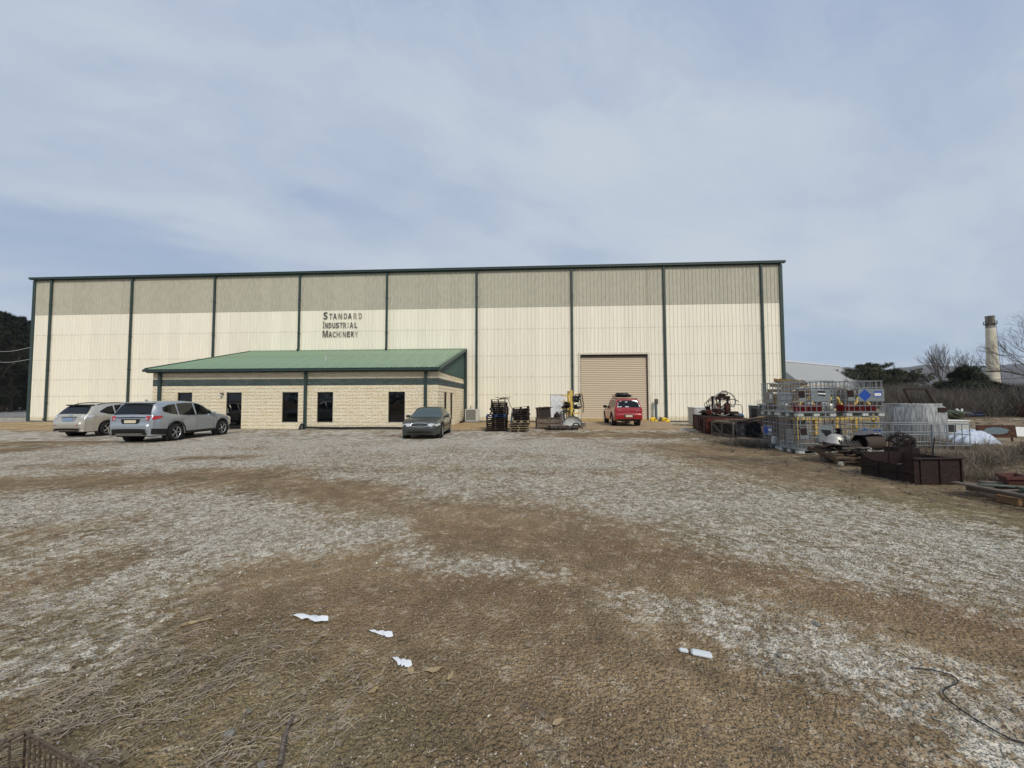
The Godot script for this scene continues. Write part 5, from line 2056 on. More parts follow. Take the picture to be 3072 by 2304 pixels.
func build_yard_left() -> void:
	# concrete apron before the roll-up door, brown with dried mud
	var loc := Transform3D(Basis(Vector3.UP, ANG), WALL)
	var st := S()
	var a := ground_at(1735, 1290)
	var b := ground_at(2040, 1290)
	var c := loc * V(53.2, 0, -0.12)
	var d := loc * V(46.2, 0, -0.12)
	for q in [[a, b], [b, c], [d, a]]:
		var p0: Vector3 = q[0]
		var p1: Vector3 = q[1]
		poly(st, [V(p0.x, -0.05, p0.z), V(p1.x, -0.05, p1.z), V(p1.x, 0.085, p1.z), V(p0.x, 0.085, p0.z)], ((p0 + p1) / 2 - V(7.5, 0, -27)) * V(1, 0, 1))
	poly(st, [V(a.x, 0.085, a.z), V(b.x, 0.085, b.z), V(c.x, 0.085, c.z), V(d.x, 0.085, d.z)], Vector3.UP)
	setting(put(st, "concrete_apron", M.concrete, self))

	# air conditioner on its pad beside the office
	var ac := thing("air_conditioner", "pale grey condenser unit with vertical louvres beside the office corner", "air conditioner", loc * V(37.86, 0.0, 0.85), ANG)
	piece("pad", M.concrete_grey, ac, V(0, 0.04, 0), V(1.1, 0.08, 1.0), 0.01)
	piece("core", M.steel_dark, ac, V(0, 0.54, 0), V(0.90, 0.86, 0.76), 0.02)
	piece("lid", M.ac_paint, ac, V(0, 1.01, 0), V(1.02, 0.06, 0.88), 0.02)
	piece("base", M.ac_paint, ac, V(0, 0.12, 0), V(1.0, 0.06, 0.86), 0.01)
	for x in [-0.48, 0.48]:
		for z in [-0.41, 0.41]:
			piece("corner_post", M.ac_paint, ac, V(x, 0.56, z), V(0.06, 0.86, 0.06), 0.01)
	for k in 14:
		piece("louvre", M.ac_paint, ac, V(-0.42 + k * 0.064, 0.56, 0.41), V(0.020, 0.84, 0.05), 0.004)
	for k in 11:
		piece("louvre", M.ac_paint, ac, V(0.48, 0.56, -0.34 + k * 0.066), V(0.05, 0.84, 0.020), 0.004)
	piece("service_panel", M.ac_paint, ac, V(0.40, 0.56, 0.432), V(0.14, 0.84, 0.02), 0.005)
	pipe("refrigerant_line", M.hose_black, ac, [V(-0.2, 1.0, -0.3), V(-0.2, 1.25, -0.5), V(-0.2, 1.3, -0.75)], 0.025)

	# the two stacks of pallets
	var nth := ["bottom", "second", "third", "fourth", "fifth", "sixth", "seventh", "eighth", "ninth", "tenth", "eleventh", "twelfth", "thirteenth", "fourteenth", "fifteenth"]
	var y := 0.0
	for k in 7:
		var wide := 1.20 if k == 0 else 1.06
		var m: Material = M.wood_dark if k == 0 else [M.wood_dark, M.wood_brown, M.wood_dark][k % 3]
		pallet(wide, 1.02, V(-0.93 + rng.randf_range(-0.02, 0.02), y, -22.05), rng.randf_range(-0.02, 0.03), m, "weathered dark pallet, %s from the ground in the tall stack" % nth[k], "pallets in the tall stack")
		y += 0.1145
	pallet(1.08, 1.02, V(-0.90, y, -22.03), 0.01, M.blue_paint, "blue painted pallet in the middle of the tall stack", "pallets in the tall stack", true)
	y += 0.127
	for k in 7:
		var pl := pallet(0.82, 1.0, V(-0.84 + k * 0.012 + rng.randf_range(-0.03, 0.03), y, -22.05), rng.randf_range(-0.04, 0.04), M.wood_dark, "narrow dark pallet, %s above the blue one in the tall stack" % ["first", "second", "third", "fourth", "fifth", "sixth", "seventh"][k], "pallets in the tall stack")
		if k == 6:
			pl.set_meta("label", "narrow dark pallet on top of the tall stack under broken slats")
		y += 0.122
	for k in 7:
		var br := piece("broken_slat", M.wood_dark, self, Vector3.ZERO, V(rng.randf_range(0.35, 0.7), 0.018, 0.08), 0.003)
		br.position = V(-0.6 + rng.randf_range(-0.2, 0.25), y + 0.02 + k * 0.014, -22.0 + rng.randf_range(-0.3, 0.3))
		br.rotation = V(0, rng.randf_range(-1.0, 1.0), rng.randf_range(-0.25, 0.25))
		tag(br, "broken dark slat lying on top of the tall pallet stack", "slat", "broken slats on the pallets")
	var ln := piece("broken_slat", M.wood_dark, self, Vector3.ZERO, V(0.03, 0.75, 0.08), 0.003)
	ln.position = V(-0.12, 1.50, -21.75)
	ln.rotation = V(0, 0, 0.42)
	tag(ln, "long dark slat leaning off the side of the tall pallet stack", "slat")
	y = 0.0
	for k in 5:
		pallet([1.05, 1.0, 1.12, 1.06, 0.86][k], 1.0, V([0.33, 0.40, 0.34, 0.42, 0.52][k], y, -21.4), rng.randf_range(-0.03, 0.03), [M.wood_grey, M.wood_pale, M.wood_pale, M.wood_grey, M.wood_pale][k], "pale tan pallet, %s from the ground in the short stack" % nth[k], "pallets in the short stack", k == 0 or k == 4)
		y += 0.125
	for k in 6:
		var pl := pallet(0.88, 1.0, V(0.46 + rng.randf_range(-0.06, 0.06), y + 0.02, -21.4), rng.randf_range(-0.08, 0.08), M.wood_dark, "blackened pallet, %s above the pale ones in the short stack" % ["first", "second", "third", "fourth", "fifth", "sixth"][k], "pallets in the short stack")
		pl.rotation.z = 0.02 + 0.018 * k
		pl.rotation.x = rng.randf_range(-0.02, 0.02)
		y += 0.118
	var wb := piece("white_board", M.label_white, self, Vector3.ZERO, V(0.11, 1.15, 0.03), 0.004)
	wb.position = V(-0.03, 0.62, -22.15)
	wb.rotation = V(-0.1, 0, -0.06)
	tag(wb, "narrow white board standing between the two pallet stacks", "board")
	for k in 13:
		pallet(1.0, 0.95, V(-0.72 + rng.randf_range(-0.05, 0.05), 0.124 * k, -23.15), PI / 2 + rng.randf_range(-0.04, 0.04), M.wood_dark, "blackened pallet, %s from the ground in the stack behind the tall one" % nth[k], "pallets behind the stacks")
	for k in 10:
		pallet(1.0, 0.95, V(0.50 + rng.randf_range(-0.05, 0.05), 0.124 * k, -22.5), PI / 2 + rng.randf_range(-0.04, 0.04), M.wood_dark, "blackened pallet, %s from the ground in the stack behind the short one" % nth[k], "pallets behind the stacks")

	# grey wooden crates
	var cr := thing("wooden_crate", "wide weathered grey wooden crate with plank sides", "crate", V(2.22, 0, -23.55), 0.02)
	for k in 5:
		piece("plank", M.wood_grey if k % 2 else M.wood_brown, cr, V(0, 0.085 + k * 0.128, 0.43), V(1.5, 0.118, 0.022), 0.003)
		piece("plank", M.wood_grey, cr, V(0.75, 0.085 + k * 0.128, 0), V(0.022, 0.118, 0.84), 0.003)
		piece("plank", M.wood_grey, cr, V(-0.75, 0.085 + k * 0.128, 0), V(0.022, 0.118, 0.84), 0.003)
	piece("lid", M.wood_grey, cr, V(0, 0.66, 0), V(1.56, 0.02, 0.92), 0.003)
	for x in [-0.7, 0.0, 0.7]:
		piece("batten", M.wood_grey, cr, V(x, 0.33, 0.455), V(0.08, 0.64, 0.022), 0.003)
	var ch := thing("wooden_chest", "dark plank chest tilted on top of the grey crate", "crate", V(1.92, 0.675, -23.5), 0.1)
	ch.rotation.z = 0.05
	for k in 5:
		piece("plank", M.wood_dark, ch, V(0, 0.07 + k * 0.118, 0.32), V(0.80, 0.11, 0.022), 0.003)
	piece("body", M.wood_dark, ch, V(0, 0.30, 0), V(0.78, 0.56, 0.6), 0.004)
	for x in [-0.36, 0.36]:
		piece("batten", M.wood_brown, ch, V(x, 0.30, 0.345), V(0.06, 0.60, 0.02), 0.003)
	for k in 5:
		piece("slat", M.wood_dark, ch, V(-0.42 + k * 0.2, 0.605 + 0.02 * (k % 2), 0.1), V(0.16, 0.04, 0.7), 0.003, turned(Vector3.UP, 0.1 * (k - 2)))
	var mo := thing("rusty_motor", "small rusty motor with looped cable on the crate", "motor", V(2.72, 0.67, -23.4), 0.3)
	drum("housing", M.rust_dark, mo, [P(0, 0), P(0.18, 0.0), P(0.2, 0.08), P(0.16, 0.22), P(0.07, 0.26), P(0.06, 0.34), P(0, 0.35)], Transform3D(), 14)
	pipe("cable", M.hose_black, mo, [V(0.1, 0.15, 0), V(0.32, 0.22, 0.1), V(0.44, -0.05, 0.12), V(0.45, -0.5, 0.15), V(0.3, -0.6, 0.2)], 0.016)
	for k in 3:
		pallet(1.1, 0.9, V(2.5 + 0.25 * k, 0.125 * k if k < 2 else 0.0, -22.6 + (0.0 if k < 2 else -0.1)) if k < 2 else V(3.55, 0.0, -22.75), -0.05 + 0.05 * k, M.wood_dark if k != 1 else M.wood_grey, ["blackened pallet lying before the grey crate", "weathered grey pallet lying on a blackened one before the crate", "flat dark pallet before the round tank end"][k], "loose pallets by the crates")

	# cantilever rack with scrap on its arms
	var rk := thing("cantilever_rack", "yellow steel cantilever rack with arms on both sides", "rack", V(3.92, 0, -25.45), 0.0)
	for z in [0.0, -1.3]:
		piece("post", M.yellow_paint, rk, V(0, 1.19, z), V(0.15, 2.38, 0.16), 0.012)
		piece("foot", M.yellow_paint, rk, V(0, 0.07, z), V(1.3, 0.14, 0.12), 0.012)
	piece("top_beam", M.yellow_paint, rk, V(-0.02, 2.28, -0.65), V(0.10, 0.14, 1.3), 0.01)
	piece("brace", M.yellow_paint, rk, V(0, 1.4, -0.65), V(0.06, 0.08, 1.75), 0.008, turned(Vector3.RIGHT, 0.75))
	piece("brace", M.yellow_paint, rk, V(0, 1.0, -0.65), V(0.06, 0.08, 1.75), 0.008, turned(Vector3.RIGHT, -0.75))
	for z in [0.0, -1.3]:
		for e in [[2.02, -1, 0.62], [1.62, -1, 0.62], [1.16, -1, 0.6], [0.80, -1, 0.55], [2.14, 1, 0.66], [1.60, 1, 0.66], [1.16, 1, 0.66], [0.84, 1, 0.66]]:
			piece("arm", M.yellow_paint, rk, V((0.075 + e[2] / 2) * e[1], e[0], z), V(e[2], 0.05, 0.07), 0.008, turned(Vector3.BACK, 0.06 * e[1]))
	var lumps := [[-0.42, 1.28, 0.0, "long black bent steel piece low on the left arms of the yellow rack"], [-0.30, 1.44, 0.1, "black bent steel piece on the left arms of the yellow rack"], [0.30, 1.72, 0.05, "black coiled cable bundle on the upper right arm of the rack"], [0.35, 1.94, 0.0, "black folded sheet on the top right arm of the rack"], [0.32, 1.28, 0.1, "dark steel offcut on the lower right arm of the rack"], [-0.45, 0.98, 0.12, "olive green pump on the lower left arm of the rack"]]
	for e in lumps:
		var sc := thing("scrap_piece", e[3], "scrap", rk.position + V(e[0], e[1], e[2]), rng.randf() * 3.0)
		var mm: Material = mat("olive_paint", c8(86, 84, 60), 0.7, 0.0, "grain", 2.0) if e[1] < 1.0 else M.rust_dark if e[0] < 0 else M.plastic_black
		for k in 6:
			piece("bar", mm, sc, V(rng.randf_range(-0.15, 0.15), rng.randf_range(-0.06, 0.1), rng.randf_range(-0.15, 0.15)), V(rng.randf_range(0.2, 0.5), rng.randf_range(0.04, 0.12), rng.randf_range(0.06, 0.2)), 0.02, Basis.from_euler(V(rng.randf_range(-0.6, 0.6), rng.randf() * 3.0, rng.randf_range(-0.5, 0.5))))
		pipe("strap", mm, sc, [V(-0.2, 0.1, 0.1), V(0, 0.2, 0.14), V(0.25, -0.05, 0.15), V(0.2, -0.3, 0.16)], 0.018)
	var hs := thing("hanging_hose", "long black hose hanging off the right arms of the rack", "hose", rk.position)
	pipe("hose", M.hose_black, hs, [V(0.55, 2.16, 0.05), V(0.70, 2.05, 0.1), V(0.74, 1.7, 0.1), V(0.80, 1.3, 0.1), V(0.72, 0.9, 0.12)], 0.028)
	pipe("hose", M.hose_black, hs, [V(0.50, 2.18, 0.0), V(0.60, 1.95, 0.1), V(0.62, 1.6, 0.1), V(0.72, 1.25, 0.05)], 0.022)
	for k in 5:
		var pb := pipe("scrap_pipe", M.rust_dark, self, [V(0, 0, 0), V(0.1 * (k - 2), 0.5, 0.02), V(0.12 * (k - 2), 0.95, 0.0)], 0.03, 6, 3)
		pb.position = V(3.42 + 0.07 * k, 0.0, -25.2)
		tag(pb, "rusty pipe standing among others under the left rack arms", "pipe", "rusty pipes under the rack")
	# white insulated panel behind the rack
	var wp := thing("white_insulation_board", "tall stained white panel standing behind the yellow rack", "panel", V(3.12, 0, -26.2), 0.05)
	wp.rotation.x = -0.06
	piece("sheet", mat("panel_white", c8(222, 224, 226), 0.5, 0.0, "grime", Vector3(2.5, 0.4, 2.5)), wp, V(0, 1.05, 0), V(0.98, 2.05, 0.05), 0.006)
	piece("edge", M.rust, wp, V(0, 2.085, 0), V(1.0, 0.025, 0.06), 0.004)
	piece("edge", M.rust, wp, V(-0.495, 1.05, 0), V(0.012, 2.05, 0.058), 0.003)
	# half of a dished tank end
	var dish := thing("tank_end", "pale half-round dished tank end standing on its cut edge", "tank end", V(3.90, 0.04, -24.85), 0.0)
	dish.rotation.x = -0.10
	var dst := S()
	var turn := Transform3D(Basis(Vector3.RIGHT, PI / 2), Vector3.ZERO)
	# the bowl is hollow towards the viewer
	lathe(dst, [P(0.0, -0.26), P(0.25, -0.24), P(0.45, -0.18), P(0.58, -0.08), P(0.645, 0.0)], 26, turn, true, PI, TAU)
	put(dst, "bowl", mat("dish_white", c8(204, 208, 206), 0.55, 0.0, "grime", 1.0), dish)
	dst = S()
	var arc := []
	for k in 27:
		var an := PI * k / 26.0
		arc.append(V(cos(an) * 0.65, sin(an) * 0.65, 0.0))
	tube(dst, arc, 0.022, 6)
	put(dst, "rim", M.steel_dark, dish)
	var tray := thing("black_tray", "low black steel tray with a curved handle before the tank end", "tray", V(4.0, 0.0, -24.1), 0.15)
	piece("pan", M.rust_dark, tray, V(0, 0.09, 0), V(0.62, 0.14, 0.3), 0.03)
	pipe("handle", M.plastic_black, tray, [V(-0.22, 0.14, 0.1), V(-0.18, 0.26, 0.1), V(-0.02, 0.30, 0.1), V(0.12, 0.24, 0.1), V(0.16, 0.14, 0.1)], 0.04, 8)
	var fl := thing("steel_channel", "dark blue steel channel lying flat before the tank end", "channel", V(3.55, 0.02, -23.75), 0.06)
	piece("web", mat("channel_blue", c8(58, 60, 82), 0.5, 0.3, "grain", 2.0), fl, V(0, 0.03, 0), V(1.1, 0.05, 0.25), 0.01)
	piece("flange", M.steel_grey, fl, V(0, 0.08, -0.12), V(1.1, 0.06, 0.02), 0.004)
	var bk := thing("white_bucket", "dirty white plastic bucket beside the round tank end", "bucket", V(4.32, 0, -23.5), 0.4)
	bucket(bk)
	bk = thing("white_bucket", "white plastic bucket behind the yellow guard by the wall", "bucket", V(11.72, 0, -30.35), 1.4)
	bucket(bk)
	# yellow plastic guards near the service post
	for e in [[10.95, -30.0, 0.3, "low yellow plastic guard lying at the foot of the blue grey post"], [11.75, -29.7, -0.2, "folded yellow plastic guard with a painted black hole by the wall"]]:
		var yg := thing("yellow_guard", e[3], "guard", V(e[0], 0.0, e[1]), e[2])
		piece("shell", M.yellow_bright, yg, V(0, 0.20, 0), V(0.46, 0.34, 0.3), 0.09, turned(Vector3.BACK, 0.3 * signf(e[2])))
		piece("flap", M.yellow_bright, yg, V(0.22, 0.12, 0.05), V(0.32, 0.18, 0.22), 0.05, turned(Vector3.BACK, -0.4))
		piece("foot", M.yellow_bright, yg, V(-0.04, 0.04, 0.12), V(0.6, 0.07, 0.22), 0.02)
		drum("painted_hole", M.plastic_black, yg, [P(0.0, 0.0), P(0.06, 0.0), P(0.06, 0.04), P(0, 0.04)], Transform3D(Basis(Vector3.RIGHT, PI / 2), V(0.06, 0.24, 0.12)), 10)  # solid black disc; the dark of a hole is put into its colour
	var bd := thing("black_drain_elbow", "short black drain elbow between the yellow guards", "pipe", V(11.4, 0.1, -30.1))
	pipe("elbow", M.plastic_black, bd, [V(-0.35, 0.1, 0), V(-0.1, 0.02, 0), V(0.2, 0.0, 0.05)], 0.10, 8)


func bucket(t: Node3D) -> void:
	drum("pail", M.plastic_white, t, [P(0, 0.0), P(0.125, 0.0), P(0.15, 0.36), P(0.158, 0.36), P(0.158, 0.375), P(0.145, 0.375), P(0.12, 0.02), P(0, 0.02)], Transform3D(), 16)
	pipe("handle", M.steel_grey, t, [V(-0.155, 0.33, 0), V(-0.13, 0.2, 0.12), V(0, 0.14, 0.175), V(0.13, 0.2, 0.12), V(0.155, 0.33, 0)], 0.005, 4)


# ------------------------------------------------------------------ yard, right
func ibc(at: Vector3, turn: float, label: String, plates: Array, full := true) -> Node3D:
	# cage tank frame: foot pallet, ring rails, upright bars, name plates; 1.2 x 1.0 x 1.16 m
	var t := thing("tank_cage", label, "cage", at, turn, "stacked tank cages")
	var hx := 0.59
	var hz := 0.49
	for x in [-1, 0, 1]:
		for z in [-1, 0, 1]:
			piece("foot", M.plastic_white, t, V(x * 0.50, 0.055, z * 0.40), V(0.20, 0.11, 0.17), 0.02)
	for z in [-0.40, 0.0, 0.40]:
		piece("runner", M.galvanised, t, V(0, 0.012, z), V(1.18, 0.02, 0.12), 0.004)
	piece("deck", M.galv_plate, t, V(0, 0.125, 0), V(1.18, 0.025, 0.98), 0.006)
	for y in [0.16, 0.34, 0.53, 0.72, 0.91, 1.13]:
		var st := S()
		var ring := []
		for c in [[-1, -1], [1, -1], [1, 1], [-1, 1]]:
			for k in 4:
				var an: float = {"-1-1": PI, "1-1": PI * 1.5, "11": 0.0, "-11": PI * 0.5}["%d%d" % c] + k * PI / 6.0
				ring.append(V(c[0] * (hx - 0.06) + cos(an) * 0.06, y, c[1] * (hz - 0.06) + sin(an) * 0.06))
		tube(st, ring, 0.012, 5, -1.0, true)
		put(st, "rail", M.galvanised, t)
	var um := pallet_piece("cage_bar", V(0.016, 1.0, 0.016))
	for k in 7:
		var x := lerpf(-hx + 0.08, hx - 0.08, k / 6.0)
		for z in [-hz + 0.014, hz - 0.014]:
			put_mesh(um, "upright", M.galvanised, t, Transform3D(Basis(), V(x, 0.64, z)))
	for k in 6:
		var z := lerpf(-hz + 0.07, hz - 0.07, k / 5.0)
		for x in [-hx + 0.014, hx - 0.014]:
			put_mesh(um, "upright", M.galvanised, t, Transform3D(Basis(), V(x, 0.64, z)))
	# plates: [side f/l, centre along, centre height, width, height, kind]
	for p in plates:
		var xf: Transform3D
		if p[0] == "f":
			xf = Transform3D(Basis(), V(p[1], p[2], hz + 0.016))
		else:
			xf = Transform3D(Basis(Vector3.UP, -PI / 2), V(-hx - 0.016, p[2], p[1]))
		var pl := put_mesh(pallet_piece("plate%.2f_%.2f" % [p[3], p[4]], V(p[3], p[4], 0.004)), "name_plate", M.galv_plate if p[5] != "white" else M.label_white, t, xf)
		match p[5]:
			"diamond":
				var st := S()
				var r := 0.20
				poly(st, [V(-r, 0, 0.004), V(0, r * 0.98, 0.004), V(r, 0, 0.004), V(0, -r * 0.98, 0.004)], Vector3.BACK)
				put(st, "blue_diamond", M.label_blue, pl, Transform3D(Basis(), V(-p[3] * 0.24, 0.0, 0)))
				put_mesh(pallet_piece("bluebox", V(0.24, 0.19, 0.002)), "blue_label", M.label_blue, pl, Transform3D(Basis(), V(p[3] * 0.25, 0.03, 0.003)))
				put_mesh(pallet_piece("whitebox", V(0.20, 0.10, 0.002)), "white_label", M.label_white, pl, Transform3D(Basis(), V(p[3] * 0.25, 0.02, 0.006)))
			"black":
				for k in 5:
					put_mesh(pallet_piece("smear%d" % k, V(0.30 - 0.03 * k, 0.05, 0.002)), "black_label", M.label_black, pl, Transform3D(turned(Vector3.BACK, -0.05 + 0.04 * k), V(-0.01 + 0.025 * k, 0.10 - 0.045 * k, 0.0035 + 0.0006 * k)))
			"blackwhite":
				put_mesh(pallet_piece("bw1", V(0.24, 0.06, 0.002)), "black_label", M.label_black, pl, Transform3D(turned(Vector3.BACK, -0.04), V(0.02, 0.12, 0.0035)))
				put_mesh(pallet_piece("bw2", V(0.24, 0.05, 0.002)), "white_label", M.label_white, pl, Transform3D(turned(Vector3.BACK, -0.08), V(0.03, 0.07, 0.003)))
				put_mesh(pallet_piece("bw3", V(0.22, 0.05, 0.002)), "black_label", M.label_black, pl, Transform3D(turned(Vector3.BACK, -0.12), V(0.03, 0.02, 0.0035)))
			"brown":
				put_mesh(pallet_piece("br1", V(0.20, 0.22, 0.002)), "brown_label", M.rust_dark, pl, Transform3D(turned(Vector3.BACK, 0.08), V(-0.02, 0.05, 0.0035)))
			"red":
				var st2 := S()
				lathe(st2, [P(0.075, 0.0), P(0.095, 0.004), P(0.075, 0.008)], 20, Transform3D(Basis(Vector3.RIGHT, PI / 2), V(-0.08, 0.04, 0.0)))
				put(st2, "red_ring", M.label_red, pl)
				put_mesh(pallet_piece("wl", V(0.12, 0.16, 0.002)), "white_label", M.label_white, pl, Transform3D(Basis(), V(0.12, 0.04, 0.003)))
	return t


func build_yard_right() -> void:
	hydraulic_unit()
	crate_and_tarp()
	wall_clutter()
	# three columns of stacked cage frames
	var th := -0.04
	var spots := [["front column", V(9.56, 0, -12.55)], ["rear left column", V(9.78, 0, -13.75)], ["right column", V(11.22, 0, -12.75)]]
	ibc(spots[0][1], th, "empty galvanised cage with a black-smeared plate at the bottom of the front column", [["f", 0.24, 0.64, 0.44, 0.50, "black"], ["f", -0.42, 0.66, 0.26, 0.36, "brown"], ["l", 0.1, 0.62, 0.3, 0.3, "plain"]])
	ibc(spots[0][1] + V(-0.03, 1.165, 0.03), th + 0.015, "empty galvanised cage with black and white plate on top of the front column", [["f", 0.12, 0.66, 0.60, 0.36, "blackwhite"], ["f", -0.45, 0.66, 0.22, 0.36, "brown"]])
	ibc(spots[1][1], th - 0.06, "empty galvanised cage with a small blue diamond at the bottom of the rear column", [["l", -0.05, 0.62, 0.52, 0.36, "diamond"]])
	ibc(spots[1][1] + V(-0.02, 1.165, 0.02), th - 0.03, "empty galvanised cage with a red ring sign on top of the rear column", [["l", 0.05, 0.62, 0.55, 0.40, "red"], ["f", -0.3, 0.62, 0.4, 0.38, "plain"]])
	ibc(spots[2][1], th + 0.02, "galvanised cage with a blue diamond plate at the bottom of the right column", [["f", 0.15, 0.62, 0.78, 0.38, "diamond"], ["l", 0.2, 0.62, 0.3, 0.3, "brown"]])
	ibc(spots[2][1] + V(0.05, 1.165, 0.0), th, "galvanised cage with a blue diamond plate on top of the right column", [["f", 0.17, 0.68, 0.80, 0.40, "diamond"], ["f", -0.44, 0.68, 0.20, 0.36, "brown"]])
	# red tubs and yellow machine parts standing inside and behind the cages
	var tub := thing("red_tub", "round red plastic tub inside an upper cage", "tub", V(9.30, 1.32, -12.45), 0.0, "red tubs in the upper cages")
	drum("wall", M.red_plastic, tub, [P(0, 0.0), P(0.19, 0.0), P(0.22, 0.20), P(0.235, 0.20), P(0.235, 0.22), P(0.21, 0.22), P(0.18, 0.02), P(0, 0.02)], Transform3D(), 18)
	for e in [V(10.0, 1.32, -12.75), V(10.82, 1.32, -12.55), V(11.25, 1.32, -12.62), V(11.66, 1.32, -12.6)]:
		dup(tub, e, e.x)
	for e in [[V(10.25, 1.32, -12.45), "grey steel can inside the front upper cage"], [V(9.62, 1.32, -13.6), "grey steel can inside the rear upper cage"]]:
		var can := thing("steel_can", e[1], "can", e[0])
		drum("can", M.aluminium, can, [P(0, 0), P(0.11, 0), P(0.11, 0.24), P(0.09, 0.26), P(0, 0.27)], Transform3D(), 14)
	var ym := thing("yellow_machine", "long low yellow machine frame standing behind the cages", "machine frame", V(13.3, 0, -15.9), 0.05)
	for y in [0.95, 1.25]:
		piece("beam", M.yellow_paint, ym, V(0, y, 0), V(3.6, 0.16, 0.25), 0.02)
	for k in 5:
		piece("leg", M.yellow_paint, ym, V(-1.7 + k * 0.85, 0.55, 0), V(0.12, 1.1, 0.16), 0.01)
	for k in 6:
		piece("strut", M.yellow_paint, ym, V(-1.5 + k * 0.6, 1.5, 0.0), V(0.08, 0.7, 0.08), 0.01, turned(Vector3.BACK, 0.5 if k % 2 else -0.5))
	for k in 5:
		var f := pallet(1.2, 1.0, V(11.55 + (0.03 * k), 1.62 + 0.19 * k, -16.3 + 0.05 * k), 0.2 * k, mat("plank_yellow", c8(176, 142, 78), 0.85, 0.0, "grain", Vector3(0.8, 8, 8)), "yellowed timber frame in the leaning pile behind the cages", "timber frames behind the cages")
		f.rotation.x = 0.1
		f.rotation.z = 0.12 - 0.05 * k
	var tb := piece("timber_bench", M.wood_brown, self, V(0, 0.8, 0), V(1.1, 1.58, 0.9), 0.02)
	tb.position = V(11.6, 0, -16.35)
	tag(tb, "brown timber box under the yellowed frames behind the cages", "box")
	var hz2 := thing("coiled_pipe", "pale plastic pipe looped inside the upper cages", "pipe", V(10.6, 2.05, -13.4))
	pipe("loop", mat("pipe_cream", c8(196, 176, 132), 0.6), hz2, [V(-1.0, -0.06, 0.2), V(-0.4, 0.12, 0), V(0.3, 0.16, -0.1), V(0.8, 0.08, 0.1), V(1.1, -0.1, 0.3)], 0.022)
	for k in 7:
		var wt := piece("white_jug", M.plastic_white, self, V(0, 0.15, 0), V(0.2, 0.30, 0.16), 0.05)
		wt.position = V(9.2 + k * 0.42, [0.14, 1.32][k % 2], -13.55 - 0.2 * (k % 3))
		tag(wt, "white plastic jug standing behind the bars of the cages", "jug", "white jugs in the cages")
	# low cage in front of the pale tank
	var lc := thing("low_cage", "low wide galvanised wire cage in front of the pale fluted tank", "cage", V(11.95, 0, -11.5), -0.02)
	for y in [0.12, 0.40, 0.70, 0.99]:
		var st := S()
		tube(st, [V(-1.08, y, 0.5), V(1.08, y, 0.5), V(1.08, y, -0.45), V(-1.08, y, -0.45)], 0.014, 6, -1.0, true)
		put(st, "rail", M.galvanised, lc)
	var um := pallet_piece("low_bar", V(0.018, 0.99, 0.018))
	for k in 11:
		put_mesh(um, "upright", M.galvanised, lc, Transform3D(Basis(), V(-1.06 + k * 0.212, 0.495, 0.5)))
		put_mesh(um, "upright", M.galvanised, lc, Transform3D(Basis(), V(-1.06 + k * 0.212, 0.495, -0.45)))
	piece("post", M.galvanised, lc, V(0.0, 0.5, 0.52), V(0.05, 1.0, 0.05), 0.008)
	piece("black_plate", M.label_black, lc, V(-0.62, 0.42, 0.525), V(0.26, 0.26, 0.006), 0.002)
	# pale fluted tank
	var tk := thing("fluted_tank", "large pale grey plastic tank with upright flutes and an open top", "tank", V(14.62, 0, -14.1), 0.2)
	var st := S(true)
	var n := 48
	var lev := [[0.0, 0.92], [0.06, 1.0], [1.40, 0.99], [1.50, 0.93], [1.56, 0.95], [1.56, 0.86], [1.2, 0.84]]
	var rr := []
	for l in lev:
		var row := []
		for k in n:
			var an := TAU * k / n
			var fl := 0.065 * pow(maxf(0.0, cos(an * 6.0)), 6.0) if l[0] > 0.03 and l[0] < 1.45 else 0.0
			row.append(V(cos(an), 0, sin(an)) * (0.82 * l[1] + fl - 0.02) + V(0, l[0], 0))
		rr.append(row)
	for i in lev.size() - 1:
		for k in n:
			var q := (k + 1) % n
			var dirn: Vector3 = V(rr[i][k].x, 0.0, rr[i][k].z)
			if i == 4:
				dirn = Vector3.UP
			elif i == 5:
				dirn = -dirn
			poly(st, [rr[i][k], rr[i][q], rr[i + 1][q], rr[i + 1][k]], dirn)
	put(st, "shell", M.plastic_grey, tk)
	piece("dark_patch", M.rust_dark, tk, V(0.12, 1.34, 0.80), V(0.42, 0.16, 0.02), 0.005)
	var fr := thing("angle_iron", "rusty black angle frame leaning on the tank top", "frame", V(14.85, 1.50, -13.9), 0.0)
	for e in [[V(-0.42, 0, 0), V(-0.60, 0.58, -0.1)], [V(-0.60, 0.58, -0.1), V(0.20, 0.58, -0.1)], [V(0.20, 0.58, -0.1), V(0.40, 0, 0)], [V(-0.42, 0.0, 0), V(0.4, 0.0, 0)]]:
		st = S()
		bar(st, e[0], e[1], 0.05, 0.05)
		put(st, "bar", M.rust_dark, fr)
	# white cabinet lying behind, blue-white tarp, rusty sign board
	var fg := thing("white_cabinet", "white appliance cabinet lying on its back with a dark painted mouth", "cabinet", V(21.0, 0.05, -18.6), -0.25)
	piece("body", M.plastic_white, fg, V(0, 0.32, 0), V(1.15, 0.60, 0.7), 0.04)
	piece("painted_opening", M.undercoat_shade, fg, V(-0.22, 0.28, 0.352), V(0.55, 0.34, 0.01), 0.003)  # flat plate; shade of a hollow inside is put into its colour
	piece("lid", M.label_white, fg, V(0.04, 0.64, 0), V(1.2, 0.05, 0.74), 0.02)
	tarp_heap()
	var sg := thing("rusty_sign", "rusty steel sign board with a worn blue patch standing in the weeds", "sign", V(17.95, 0.18, -14.3), -0.12)
	sg.rotation.x = -0.10
	piece("board", M.rust, sg, V(0, 0.34, 0), V(1.28, 0.46, 0.03), 0.006)
	st = S()
